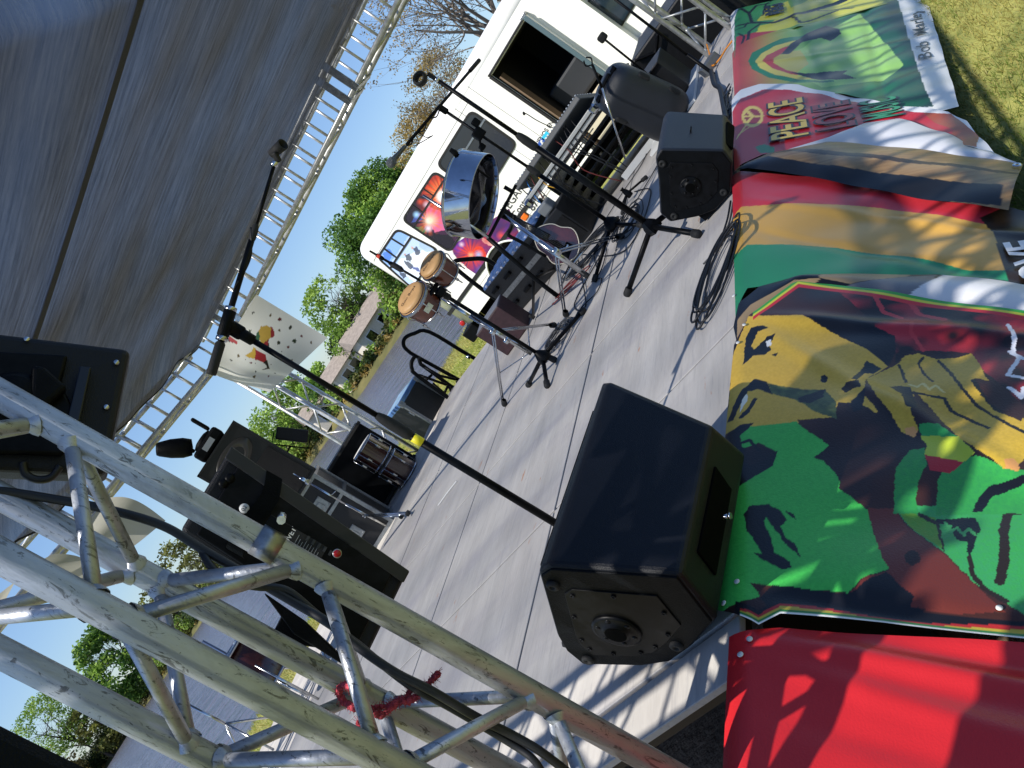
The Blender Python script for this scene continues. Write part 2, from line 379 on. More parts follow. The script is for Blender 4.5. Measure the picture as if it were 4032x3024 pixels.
# ------------------------------------------------------------------ shade canopy
def canopy_mat():
    m = bpy.data.materials.new('shade_mesh_cloth'); m.use_nodes = True; n = m.node_tree.nodes; l = m.node_tree.links
    b = n['Principled BSDF']; b.inputs['Roughness'].default_value = .6
    tc = n.new('ShaderNodeTexCoord'); mp = n.new('ShaderNodeMapping'); mp.inputs['Scale'].default_value = (9, .6, 1); l.new(tc.outputs['Object'], mp.inputs[0])
    t = n.new('ShaderNodeTexNoise'); t.inputs['Scale'].default_value = 4; t.inputs['Roughness'].default_value = .75; t.inputs['Detail'].default_value = 8; l.new(mp.outputs[0], t.inputs[0])
    mx = n.new('ShaderNodeMix'); mx.data_type = 'RGBA'; mx.inputs[6].default_value = (*lin('1a1c22'), 1); mx.inputs[7].default_value = (*lin('6c7484'), 1); rg = n.new('ShaderNodeMapRange'); rg.inputs[1].default_value = .34; rg.inputs[2].default_value = .68; l.new(t.outputs[0], rg.inputs[0]); l.new(rg.outputs[0], mx.inputs[0])
    l.new(mx.outputs[2], b.inputs['Base Color'])
    bp = n.new('ShaderNodeBump'); bp.inputs['Strength'].default_value = .8; bp.inputs['Distance'].default_value = .04; l.new(t.outputs[0], bp.inputs['Height']); l.new(bp.outputs[0], b.inputs['Normal'])
    lw = n.new('ShaderNodeLayerWeight'); lw.inputs[0].default_value = .5
    om = n.new('ShaderNodeMath'); om.operation = 'SUBTRACT'; om.inputs[0].default_value = 1; l.new(lw.outputs['Facing'], om.inputs[1])
    pw = n.new('ShaderNodeMath'); pw.operation = 'POWER'; pw.inputs[1].default_value = 2.2; l.new(om.outputs[0], pw.inputs[0])
    mu = n.new('ShaderNodeMath'); mu.operation = 'MULTIPLY'; mu.inputs[1].default_value = .72; l.new(pw.outputs[0], mu.inputs[0])
    tr = n.new('ShaderNodeBsdfTransparent'); tr.inputs[0].default_value = (.97, .98, 1, 1)
    tl = n.new('ShaderNodeBsdfTranslucent'); t3 = n.new('ShaderNodeTexNoise'); t3.inputs['Scale'].default_value = .55; t3.inputs['Detail'].default_value = 3; l.new(tc.outputs['Object'], t3.inputs[0]); r3 = n.new('ShaderNodeMapRange'); r3.inputs[1].default_value = .4; r3.inputs[2].default_value = .62; l.new(t3.outputs[0], r3.inputs[0]); m3 = n.new('ShaderNodeMix'); m3.data_type = 'RGBA'; m3.inputs[6].default_value = (*lin('3a3632'), 1); m3.inputs[7].default_value = (*lin('4a5468'), 1); l.new(r3.outputs[0], m3.inputs[0]); m4 = n.new('ShaderNodeMix'); m4.data_type = 'RGBA'; m4.blend_type = 'MULTIPLY'; m4.inputs[0].default_value = .75; l.new(m3.outputs[2], m4.inputs[6]); l.new(rg.outputs[0], m4.inputs[7]); l.new(m4.outputs[2], tl.inputs[0])
    ad = n.new('ShaderNodeMixShader'); ad.inputs[0].default_value = .35; l.new(b.outputs[0], ad.inputs[1]); l.new(tl.outputs[0], ad.inputs[2])
    ms = n.new('ShaderNodeMixShader'); l.new(mu.outputs[0], ms.inputs[0]); l.new(ad.outputs[0], ms.inputs[1]); l.new(tr.outputs[0], ms.inputs[2])
    l.new(ms.outputs[0], n['Material Output'].inputs[0]); return m
M['canopy'] = canopy_mat()
cn = thing('canopy', 'dark blue grey shade cloth stretched over the stage in two sheets', 'canopy', (3.5, 4, 2.5))
def canz(x, y):
    e = min(1, max(0, (y-5.4)/1.1)); k = math.sin(math.pi*max(0, min(1, (x-.2)/6.9)))
    z = 2.47 + .07*k - .20*e*e*k + .020*math.sin(x*2.3+y*1.1)*k + .020*math.sin((x+y)*3.3)*k*max(0,(y-4)/2) + .012*math.sin(x*9+.8*y)
    z += .012*noise.noise(V((x*2.2, y*.5, 0)))*k + .30*max(0, min(1, (1.86-y)/.22))**1.5
    return z - .05*max(0, (x-6.6)/.5)
for x0, x1 in ((.12, 3.525), (3.515, 7.08)):
    b = BM(); nx, ny = 60, 90; G = []
    for i in range(nx+1):
        row = []
        for j in range(ny+1):
            x = x0+(x1-x0)*i/nx; k = math.sin(math.pi*max(0, min(1, (x-.2)/6.9)))
            yend = 6.72-.34*k+.10*abs(math.sin(x*2.4))
            y = 1.64+(yend-1.64)*j/ny; row.append(b.verts.new((x, y, canz(x, y))))
        G.append(row)
    for i in range(nx):
        for j in range(ny): b.faces.new((G[i][j], G[i+1][j], G[i+1][j+1], G[i][j+1])).smooth = True
    obj('cloth_sheet', b, M['canopy'], cn)
b = BM(); pts = [(3.52+.006*math.sin(y*2.1), y, canz(3.52, y)-.012) for y in np.arange(1.66, 6.45, .06)]
for i in range(len(pts)-1):
    a, c = pts[i], pts[i+1]
    b.faces.new([b.verts.new(q) for q in ((a[0]-.03, a[1], a[2]), (a[0]+.03, a[1], a[2]), (c[0]+.03, c[1], c[2]), (c[0]-.03, c[1], c[2]))])
obj('seam_strap', b, M['rubber'], cn)
b = BM(); x = .2; tube(b, [(xx, 6.72-.34*math.sin(math.pi*max(0, min(1, (xx-.2)/6.9)))+.10*abs(math.sin(xx*2.4)), canz(xx, 6.72-.34*math.sin(math.pi*max(0, min(1, (xx-.2)/6.9)))+.10*abs(math.sin(xx*2.4)))) for xx in np.arange(.15, 7.07, .05)], .009, 6)
obj('edge_rope', b, M['rubber'], cn)
"""end setting"""
# ------------------------------------------------------------------ banners draped over the front edge
YE0, YF, ZF = 1.262, .47, -.75
SD = V((0, YF-YE0, ZF)).normalized(); SN = V((0, ZF, -(YF-YE0))).normalized()      # down-slope and outward normal
if SN.z < 0: SN = -SN
def bt(p):
    """pixel (or ('w', x, t)) -> banner coordinates: x along the stage, t down the slope (negative on the deck)"""
    if p[0] == 'w': return (p[1], p[2])
    d = V(ray(*p)); c = V((0, 0, H)); t = (V((0, YE0, .012))-c).dot(SN)/d.dot(SN); q = c+d*t
    tt = (q-V((0, YE0, .012))).dot(SD)
    if tt >= 0: return (q.x, tt)
    q = onz(p, .014); return (q.x, -(q.y-YE0))
def surf(x, t, h=0):
    r = .03                                     # rounded over the deck edge
    if t <= -r: p = V((x, YE0-t, .014)); n = V((0, 0, 1))
    elif t >= r: p = V((x, YE0, .012))+SD*t; n = SN
    else:
        k = (t+r)/(2*r); a = V((x, YE0+r, .014)); m = V((x, YE0, .013)); b = V((x, YE0, .012))+SD*r
        p = a*(1-k)**2+m*2*k*(1-k)+b*k*k; n = (V((0, 0, 1))*(1-k)+SN*k).normalized()
    return p+n*h, n
def resample(pl, n):
    P = np.array(pl, float); d = np.r_[0, np.cumsum(np.hypot(*np.diff(P, axis=0).T))]; s = np.linspace(0, d[-1], n)
    # equal parameter per arc length
    return np.c_[np.interp(s, d, P[:, 0]), np.interp(s, d, P[:, 1])]
def inpoly(X, T, poly):
    ins = np.zeros(X.shape, bool); n = len(poly)
    for i in range(n):
        x0, t0 = poly[i]; x1, t1 = poly[(i+1) % n]
        if t0 == t1: continue
        c = ((t0 > T) != (t1 > T)) & (X < (x1-x0)*(T-t0)/(t1-t0)+x0); ins ^= c
    return ins
def vnoise(X, T, f, seed=0):
    def h(i, j): return np.modf(np.abs(np.sin(i*127.1+j*311.7+seed*74.7)*43758.5453))[0]
    x = X*f; t = T*f; xi = np.floor(x); ti = np.floor(t); fx = x-xi; ft = t-ti; fx = fx*fx*(3-2*fx); ft = ft*ft*(3-2*ft)
    return (h(xi, ti)*(1-fx)+h(xi+1, ti)*fx)*(1-ft)+(h(xi, ti+1)*(1-fx)+h(xi+1, ti+1)*fx)*ft
M['vinyl'] = mat('printed_vinyl', 'ffffff', .33, vcol='Col', var=.06, scale=5, bump=.1, bscale=200, spec=.45)
BANN = {}
def banner(name, label, lo, hi, paint, nu, nv, lift=.0, amp=.008, seed=1, bulge=0, group='printed banners draped over the stage front', jit=.0, folds=()):
    L = resample([bt(p) for p in lo], nu); Hh = resample([bt(p) for p in hi], nu)
    v = np.linspace(0, 1, nv)[None, :]
    X = L[:, :1]*(1-v)+Hh[:, :1]*v; T = L[:, 1:]*(1-v)+Hh[:, 1:]*v
    C = np.zeros(X.shape+(3,)); JX = X+jit*(vnoise(X, T, 90, 3)-.5); JT = T+jit*(vnoise(X, T, 90, 9)-.5)
    V01 = np.broadcast_to(v, X.shape)
    for it in paint:
        c = it[0]
        if it[1] == 'all': m = np.ones(X.shape, bool)
        elif it[1] == 'v': m = (V01 >= it[2]) & (V01 <= it[3])
        elif it[1] == 'fn': m = it[2](X, T, V01)
        elif it[1] == 'line':
            m = np.zeros(X.shape, bool); P = [bt(p) for p in it[3]]
            for (x0, t0), (x1, t1) in zip(P[:-1], P[1:]):
                dx, dt = x1-x0, t1-t0; k = np.clip(((JX-x0)*dx+(JT-t0)*dt)/(dx*dx+dt*dt+1e-12), 0, 1)
                m |= np.hypot(JX-x0-k*dx, JT-t0-k*dt) < it[2]
        else: m = inpoly(JX, JT, [bt(p) for p in it[1]])
        if callable(c): C[m] = c(X, T)[m]
        else: C[m] = lin(c)
    ramp = np.clip((T-.0)/.25, 0, 1)
    W = lift + ramp*(amp*np.sin(X*9+seed+T*2)+amp*.8*np.sin(X*21+seed*2-T*5)*np.clip(T*2, 0, 1)+amp*1.2*(vnoise(X, T*.6, 4, seed)-.5)) + bulge*np.sin(np.pi*V01)*ramp + .0015*np.clip(-T*20, 0, 1)
    for (a, b, dep) in folds:                  # long soft creases
        P = [bt(a), bt(b)]; (x0, t0), (x1, t1) = P; dx, dt = x1-x0, t1-t0; ln = math.hypot(dx, dt)
        dist = ((X-x0)*dt-(T-t0)*dx)/ln; W = W+dep*np.exp(-(dist/.035)**2)*ramp
    vs = []; Xf = X.ravel(); Tf = T.ravel(); Wf = W.ravel()
    for a, b_, h_ in zip(Xf.tolist(), Tf.tolist(), Wf.tolist()):
        p, n = surf(a, b_, h_); vs.append(p)
    idx = np.arange(nu*nv).reshape(nu, nv)
    F = np.stack([idx[:-1, :-1], idx[:-1, 1:], idx[1:, 1:], idx[1:, :-1]], -1).reshape(-1, 4)
    # face orientation outward
    me = bpy.data.meshes.new(name); me.from_pydata(vs, [], F.tolist()); me.update()
    if me.polygons[len(me.polygons)//2].normal.dot(SN) < 0: me.flip_normals()
    at = me.color_attributes.new('Col', 'FLOAT_COLOR', 'POINT')
    at.data.foreach_set('color', np.c_[C.reshape(-1, 3), np.ones(nu*nv)].ravel().astype('f4'))
    me.polygons.foreach_set('use_smooth', [True]*len(me.polygons)); me.materials.append(M['vinyl'])
    o = bpy.data.objects.new(name, me); COL.objects.link(o); tag(o, label, 'banner', group)
    BANN[name+str(len(BANN))] = o; o['_'] = 1; del o['_']
    return o
def lettering(ban, s, p, size, col, lift, bold=0, sx=1, seed=1, amp=0, xsh=0):
    x0, t0 = bt(p); b = text_bm(s, size, bold=bold)
    bmesh.ops.subdivide_edges(b, edges=[e for e in b.edges if e.calc_length() > .03], cuts=2)
    for v in b.verts:
        q, n = surf(x0+v.co.x*sx, t0-v.co.y+xsh*v.co.x, lift); v.co = q
    return obj('lettering', b, mat('print_'+s[:3].lower(), col, .35), ban)
def grad(stops):
    T0 = [s[0] for s in stops]; CC = np.array([lin(s[1]) for s in stops])
    return lambda X, T: np.stack([np.interp(T, T0, CC[:, k]) for k in range(3)], -1)
# plain red banner
banner('red_banner', 'plain glossy red banner nearest the camera at the left end of the stage front',
       [('w', .45, -.07), ('w', .45, 0), ('w', .45, .3), ('w', .45, 1.04)],
       [g(9, 315, 820), g(9, 450, 775), g(9, 640, 757), g(9, 1500, 825), g(9, 2212, 870), ('w', 1.30, 1.04)],
       [('c4252a', 'all')], 160, 120, lift=.006, amp=.007, seed=3, folds=((g(9, 520, 830), g(9, 2212, 1150), .016), (g(9, 560, 800), g(9, 2212, 990), -.014), (g(9, 600, 1000), g(9, 2212, 1500), .010), (g(9, 700, 850), g(9, 2212, 900), .010), (g(9, 480, 1300), g(9, 1700, 1640), -.006)))
# big face-and-hands banner
YL, BK, GR, BR = 'd9b030', '14151b', '2f9a3c', '5a2f22'
def redsmoke(X, T):
    n = vnoise(X, T, 9, 5)*.6+vnoise(X, T, 24, 8)*.4; k = np.clip((n-.36)*3.2, 0, 1)[..., None]
    return np.array(lin('1d1214'))*(1-k)+np.array(lin('b02c36'))*k
def skin(c, d, f=60):
    A = np.array(lin(c)); B = np.array(lin(d))
    return lambda X, T: A*(1-(vnoise(X, T, f*3, 2)*.5+vnoise(X, T, 6, 4)*.5)[..., None])+B*(vnoise(X, T, f*3, 2)*.5+vnoise(X, T, 6, 4)*.5)[..., None]
ysk = skin('e8bf4a', 'cfa436'); gsk = skin('4cc456', '38a848'); hsk = skin('d8b440', 'b8962c')
def brownbase(X, T):
    n = vnoise(X, T, 7, 15)[..., None]; return np.array(lin('18161a'))*(1-n)+np.array(lin('4a281e'))*n
ci = lambda p, r, n=14: [(p[0]+r*math.cos(6.283*k/n), p[1]+r*math.sin(6.283*k/n)) for k in range(n)]
big = [(brownbase, 'all'),
  (redsmoke, gs(6, (960, 240), (1500, 310), (2212, 420), (2400, 500), (2400, 1100), (2212, 1010), (1960, 800), (1870, 650), (1700, 640), (1500, 640), (1380, 720), (1380, 640), (1300, 560), (1180, 420))),
  ('14151b', gs(6, (800, 445), (1100, 440), (1380, 560), (1380, 660), (1330, 740), (1200, 640), (960, 520))),
  (ysk, gs(6, (300, 1200), (330, 1000), (340, 700), (430, 430), (780, 440), (960, 520), (1200, 640), (1330, 740), (1190, 830), (1180, 960), (1270, 1060), (1150, 1140), (990, 1110), (760, 1130), (400, 1150))),
  (gsk, gs(6, (385, 1150), (740, 1120), (840, 1200), (960, 1255), (880, 1330), (950, 1400), (1030, 1470), (1010, 1540), (1100, 1600), (1190, 1670), (1190, 1680), (260, 1690), (320, 1560), (620, 1310), (500, 1250), (400, 1290))),
  (gsk, gs(9, (285, -20), (1190, -20), (1250, 200), (1290, 340), (1350, 430), (1180, 480), (1080, 575), (590, 520), (450, 500), (510, 590), (300, 690), (240, 660))),
  ('2a9038', gs(6, (1240, 1360), (1320, 1360), (1360, 1480), (1340, 1640), (1290, 1500))),
  (brownbase, gs(6, (740, 1110), (990, 1100), (1010, 1000), (1150, 1010), (1270, 1080), (1440, 1200), (1560, 1270), (1450, 1320), (1380, 1450), (1370, 1659), (1190, 1670), (1010, 1480), (960, 1380), (850, 1340), (960, 1270), (850, 1200))),
  ('6a2f26', gs(9, (1200, 0), (1380, 0), (1450, 110), (1700, 330), (1850, 480), (2000, 620), (2100, 700), (1750, 700), (1300, 620), (1090, 575), (1180, 480), (1350, 440), (1290, 340), (1250, 200))),
  ('2a1512', [g(9, *q) for q in ci((1490, 350), 52)]), ('15161c', gs(9, (590, 515), (1080, 580), (1120, 560), (1230, 480), (1330, 450), (1400, 520), (1500, 600), (1480, 650), (1750, 740), (600, 700), (500, 600))),
  (skin('3aa648', '3c9a62'), gs(9, (1370, -20), (2400, -20), (2400, 820), (2212, 720), (1900, 520), (1700, 320), (1480, 130))),
  (skin('4a9a30', '6f9a2a'), gs(9, (1400, 10), (1640, 60), (1700, 300), (1480, 130))),
  ('2a2018', gs(9, (1510, 10), (1560, 30), (1660, 90), (1700, 300), (1690, 310), (1640, 110), (1540, 50))),
  ('14151b', gs(9, (1640, 70), (1900, 60), (1930, 130), (1900, 230), (1870, 330), (1850, 380), (1840, 240), (1770, 220), (1740, 110), (1650, 100))),
  ('2a2018', 'line', .006, [g(9, 1860, 340), g(9, 1880, 460), g(9, 1960, 550), g(9, 2090, 630)]),
  ('2a2018', 'line', .010, [g(9, 2212, 20), g(9, 2110, 40), g(9, 2080, 160), g(9, 2080, 380), g(9, 2050, 500)]),
  (skin('3aa648', '2f8a4c'), gs(6, (1650, 1500), (1700, 1400), (1900, 1350), (2100, 1430), (2212, 1440), (2400, 1500), (2400, 1700), (1640, 1700))),
  (skin('3aa648', '2f8a4c'), gs(6, (1380, 1430), (1470, 1300), (1570, 1290), (1580, 1400), (1530, 1500), (1510, 1600), (1530, 1690), (1370, 1690))),
  ('15161c', gs(6, (1910, 1600), (1990, 1520), (2212, 1470), (2260, 1500), (2000, 1590), (1940, 1680), (1880, 1680))),
  ('2f9a4c', gs(6, (1530, 1140), (1650, 1140), (1790, 1240), (1550, 1210))), ('b8c83a', gs(6, (1540, 1205), (1790, 1235), (1890, 1340), (1820, 1390), (1570, 1340), (1580, 1270))),
  ('b3242e', gs(6, (1570, 1335), (1820, 1388), (1730, 1452), (1600, 1430))),
  (hsk, gs(6, (1190, 830), (1260, 790), (1400, 720), (1440, 675), (1530, 658), (1650, 690), (1780, 680), (1870, 650), (1920, 720), (1960, 830), (2070, 950), (2212, 1100), (2290, 1290), (2180, 1400), (2170, 1450), (2080, 1430), (1800, 1250), (1620, 1050), (1500, 930), (1470, 1050), (1530, 1170), (1500, 1215), (1420, 1180), (1340, 1060), (1250, 960))),
  (hsk, gs(6, (1650, 690), (1780, 690), (1870, 655), (1960, 830), (2070, 960), (2212, 1110), (2190, 1170), (1990, 1070), (1880, 940), (1760, 820))),
  (hsk, gs(6, (1540, 665), (1650, 695), (1700, 800), (1900, 1010), (2212, 1230), (2250, 1290), (2150, 1260), (1940, 1150), (1720, 960), (1600, 850))),
  (hsk, gs(6, (1400, 720), (1470, 665), (1540, 670), (1545, 800), (1700, 980), (1860, 1120), (1990, 1260), (2180, 1400), (2170, 1450), (2080, 1430), (1800, 1250), (1620, 1050), (1500, 930), (1430, 830))),
  (hsk, gs(6, (1190, 830), (1260, 790), (1400, 720), (1450, 860), (1500, 960), (1470, 1080), (1530, 1170), (1500, 1215), (1420, 1180), (1340, 1060), (1250, 960))),
  ('d89a5a', gs(6, (2080, 1380), (2140, 1370), (2180, 1410), (2165, 1450), (2090, 1430))), ('d89a5a', gs(6, (1440, 1160), (1500, 1150), (1530, 1180), (1500, 1213), (1450, 1195))),
  ('1c1a18', 'line', .004, [g(6, 1400, 730), g(6, 1430, 790), g(6, 1450, 860)]), ('1c1a18', 'line', .004, [g(6, 1560, 680), g(6, 1530, 720), g(6, 1560, 790), g(6, 1620, 860)]),
  ('1c1a18', 'line', .005, [g(6, 1660, 700), g(6, 1740, 800), g(6, 1800, 900), g(6, 1900, 1010), g(6, 2212, 1200)]),
  ('1c1a18', 'line', .009, [g(6, 1890, 860), g(6, 1960, 950), g(6, 2030, 1030), g(6, 2180, 1090)]),
  ('1c1a18', 'line', .005, [g(6, 1500, 940), g(6, 1700, 980), g(6, 1740, 1050), g(6, 1980, 1160)]),
  ('14151b', gs(6, (1340, 895), (1420, 885), (1480, 900), (1500, 980), (1525, 1050), (1450, 1040), (1420, 955))), (brownbase, gs(6, (1890, 840), (1990, 860), (2100, 950), (2212, 1060), (2190, 1120), (2080, 1060), (1980, 990))),
  ('d8c880', 'line', .0035, [g(6, 1470, 880), g(6, 1520, 900), g(6, 1560, 870), g(6, 1600, 920), g(6, 1640, 890), g(6, 1690, 940)]),
  ('4aa860', 'line', .0035, [g(9, 1700, 90), g(9, 1740, 160), g(9, 1780, 130), g(9, 1820, 190), g(9, 1850, 140), g(9, 1900, 190)]),
  # eye, brow, nose and lips
  (BK, gs(6, (400, 740), (415, 560), (450, 500), (530, 490), (560, 505), (490, 530), (450, 620), (470, 640), (550, 560), (612, 540), (565, 610), (575, 640), (540, 670), (460, 680), (430, 710))),
  ('e8e8e8', gs(6, (540, 590), (575, 575), (580, 610), (555, 620))), (BK, gs(6, (580, 670), (625, 655), (610, 680))),
  (BK, gs(6, (325, 1110), (345, 1010), (400, 900), (470, 830), (550, 850), (590, 940), (500, 900), (430, 915), (385, 1000), (350, 1090))),
  ('f0ead8', gs(6, (390, 990), (420, 930), (430, 970), (385, 1050))), (BK, 'line', .006, [g(6, 475, 965), g(6, 430, 1040), g(6, 395, 1080)]),
  (skin('6b7a44', '33402c', 30), gs(6, (560, 865), (780, 900), (930, 905), (1000, 1000), (1000, 1110), (860, 1060), (800, 1010), (740, 975), (585, 930))),
  (BK, gs(6, (750, 960), (830, 930), (930, 900), (910, 960), (830, 1000), (770, 990))),
  (BK, [g(6, *q) for q in ci((920, 832), 24)]),
  ('1b2428', gs(6, (1095, 840), (1170, 750), (1190, 705), (1290, 755), (1240, 790), (1180, 790), (1130, 850))),
  ('20180e', gs(6, (1030, 900), (1070, 860), (1140, 850), (1160, 900), (1120, 900), (1060, 930))), ('161820', gs(6, (1090, 1000), (1190, 900), (1170, 1050), (1110, 1070))),
  (BK, gs(6, (300, 1240), (330, 1180), (400, 1130), (470, 1120), (390, 1200), (385, 1260), (420, 1290), (390, 1340), (440, 1400), (560, 1350), (625, 1295), (590, 1400), (450, 1480), (370, 1540), (300, 1620), (280, 1500))),
  (gsk, gs(6, (315, 1420), (370, 1350), (400, 1400), (330, 1465))), (BK, 'line', .006, [g(6, 390, 1250), g(6, 440, 1235), g(6, 500, 1300)]),
  (BK, gs(9, (410, 60), (440, 0), (560, -10), (640, 30), (680, 90), (640, 130), (670, 200), (735, 255), (775, 345), (690, 270), (630, 190), (600, 150), (545, 70), (530, 100), (575, 200), (600, 300), (700, 370), (710, 410), (650, 425), (560, 370), (500, 340), (470, 305), (520, 315), (480, 240), (430, 170))),
  (BK, gs(9, (670, 25), (720, 50), (745, 90), (690, 60))),
  # hair net like strokes on the red
  ('c03a40', 'line', .008, [g(6, 1230, 280), g(6, 1300, 400), g(6, 1420, 440)]), ('c03a40', 'line', .008, [g(6, 1460, 330), g(6, 1540, 420), g(6, 1700, 460)]), ('c03a40', 'line', .006, [g(6, 1490, 480), g(6, 1480, 540), g(6, 1560, 640)]),
  ('e6e6ee', 'line', .006, [g(6, 2110, 490), g(6, 2150, 560), g(6, 2140, 650), g(6, 2212, 700)]), ('e6e6ee', 'line', .006, [g(6, 2105, 820), g(6, 2180, 690), g(6, 2120, 640)]), ('e6e6ee', 'line', .006, [g(6, 2120, 900), g(6, 2190, 960), g(6, 2212, 900)]), ('e6e6ee', 'line', .006, [g(6, 2105, 820), g(6, 2212, 840)]),
  ('d02830', 'fn', lambda X, T, Vv: (Vv > .962) & (T > .055)), ('d8d83a', 'fn', lambda X, T, Vv: (Vv > .977) & (T > .055)), ('3aa63a', 'fn', lambda X, T, Vv: (Vv > .989) & (T > .055)),
  ('15161c', 'fn', lambda X, T, Vv: (Vv < .03) & (T > .0)), ('a82a2a', 'fn', lambda X, T, Vv: (Vv < .017+.006*np.sin(T*14)) & (T > .01)), ('b8a83a', 'fn', lambda X, T, Vv: (Vv < .012+.004*np.sin(T*14)) & (T > .01)), ('2a7a3a', 'fn', lambda X, T, Vv: (Vv < .008) & (T > .01)), ('e8e8e8', 'fn', lambda X, T, Vv: (Vv < .0035) & (T > .01))]
bb = banner('portrait_banner', 'large banner printed with a yellow and green face behind folded hands',
       [g(9, 250, 660), g(9, 300, 672), g(9, 500, 775), g(9, 640, 705), g(9, 1300, 755), g(9, 2212, 862), ('w', 1.40, .95)],
       [g(6, 350, 600), g(6, 435, 425), g(6, 750, 190), g(6, 1450, 300), g(6, 2212, 410), ('w', 2.46, 1.0)],
       big, 420, 380, lift=.022, amp=.006, seed=7, jit=.0038, folds=((g(9, 480, 560), g(9, 2212, 830), -.014), (g(6, 450, 425), g(6, 2212, 560), .012), (g(6, 600, 560), g(6, 1200, 900), .008)))
# folded scrap between the two
banner('folded_banner', 'folded over black and tan banner scrap with pale back, tucked behind the portrait banner',
       [g(6, 362, 590), g(6, 445, 430), g(6, 760, 215), g(6, 1450, 320), g(6, 2212, 430), ('w', 2.5, 1.0)],
       [g(6, 340, 470), g(6, 370, 320), g(6, 500, 215), g(6, 760, 150), g(6, 1650, 140), g(6, 2212, 215), ('w', 2.75, 1.0)],
       [('16171c', 'all'), ('a58a63', gs(6, (355, 600), (362, 430), (440, 340), (730, 200), (900, 200), (440, 440))),
        ('a08866', gs(6, (880, 150), (1500, 130), (1450, 165), (1090, 225), (900, 200))), ('77777a', gs(6, (1050, 235), (1450, 165), (1640, 150), (1640, 200), (1440, 300))),
        ('dcdcde', gs(6, (1430, 310), (1640, 195), (1700, 130), (2300, 200), (2500, 300), (2500, 520), (2212, 440)))], 140, 60, lift=.012, amp=.006, seed=11, bulge=.02)
# red gold green stripes
sb = banner('striped_banner', 'banner with broad red, gold and green stripes and white LOVE lettering on its dark foot',
       [g(6, 345, 480), g(6, 372, 300), g(6, 420, 215), g(6, 900, 165), g(6, 1650, 162), g(6, 2212, 242), ('w', 2.75, 1.03)],
       [g(3, 325, 1150), g(3, 380, 1112), g(3, 1000, 1150), g(3, 2212, 1360), ('w', 3.3, 1.03)],
       [('c0303c', 'all'),
        ('cfa04a', [g(3, 290, 1560), g(3, 325, 1430), g(3, 380, 1345), g(3, 700, 1332), g(3, 1300, 1350), g(3, 1960, 1440), g(3, 2040, 1560), g(6, 2090, 100), g(6, 1850, 90), g(6, 1650, 50), g(6, 1400, 0), g(3, 1000, 1600), g(3, 700, 1585), g(3, 420, 1590), g(3, 360, 1640), g(3, 280, 1700)]),
        ('2a8a5c', [g(3, 270, 1700), g(3, 360, 1640), g(3, 420, 1590), g(3, 700, 1585), g(3, 1000, 1600), g(6, 1400, 0), g(6, 1650, 50), g(6, 1850, 90), g(6, 2090, 100), g(6, 2400, 180), g(6, 2400, 400), g(6, 350, 560), g(6, 250, 450)]),
        ('2b2118', [g(3, 1925, 1405), g(3, 1960, 1440), g(3, 2020, 1530), g(3, 2050, 1659), g(6, 2090, 100), g(6, 2130, 260), g(6, 2600, 500), g(3, 3000, 1500), g(3, 2212, 1300)])],
       220, 200, lift=.004, amp=.006, seed=5, folds=((g(3, 1060, 1380), g(3, 2000, 1500), .008), (g(6, 1600, 60), g(6, 2212, 180), -.008)))
lettering(sb, 'LOVE', (4085, 1060), .155, 'e8e8e8', .016, sx=.98, bold=.004)
# wood-look roll
banner('wood_banner', 'rolled brown wood pattern banner with a black stripe and brass eyelet at its foot',
       [g(3, 360, 1140), g(3, 420, 1130), g(3, 640, 1158), g(3, 1000, 1220), g(3, 1600, 1340), g(3, 2110, 1415)],
       [g(3, 362, 1128), g(3, 420, 1095), g(3, 560, 1035), g(3, 940, 958), g(3, 1400, 1000), g(3, 2205, 1108)],
       [(lambda X, T: (lambda n: np.array(lin('6e5232'))*(1-n)+np.array(lin('a88a5c'))*n)((vnoise(X*6, T*.5, 14, 2)*.6+vnoise(X*2, T*3, 5, 6)*.4)[..., None]), 'all'),
        ('141416', gs(3, (360, 1140), (420, 1095), (560, 1075), (660, 1105), (1100, 1165), (1600, 1235), (2070, 1285), (2060, 1395), (1600, 1345), (1000, 1225), (640, 1160))),
        ('3a2c1c', gs(3, (560, 1045), (720, 1035), (1200, 1085), (2205, 1195), (2205, 1212), (1200, 1112), (720, 1065)))], 150, 70, lift=.03, amp=.004, seed=2, bulge=.028)
# white back of a folded banner
banner('banner_back', 'bare white banner back bulging between the peace banner and the wood pattern roll',
       [g(3, 560, 1060), g(3, 940, 975), g(3, 1400, 1015), g(3, 2180, 1125)],
       [g(3, 700, 985), g(3, 1000, 900), g(3, 1180, 815), g(3, 1400, 795), g(3, 1700, 870), g(3, 2140, 1080)], [('d6d6da', 'all')], 90, 50, lift=.012, amp=.006, seed=4, bulge=.02)
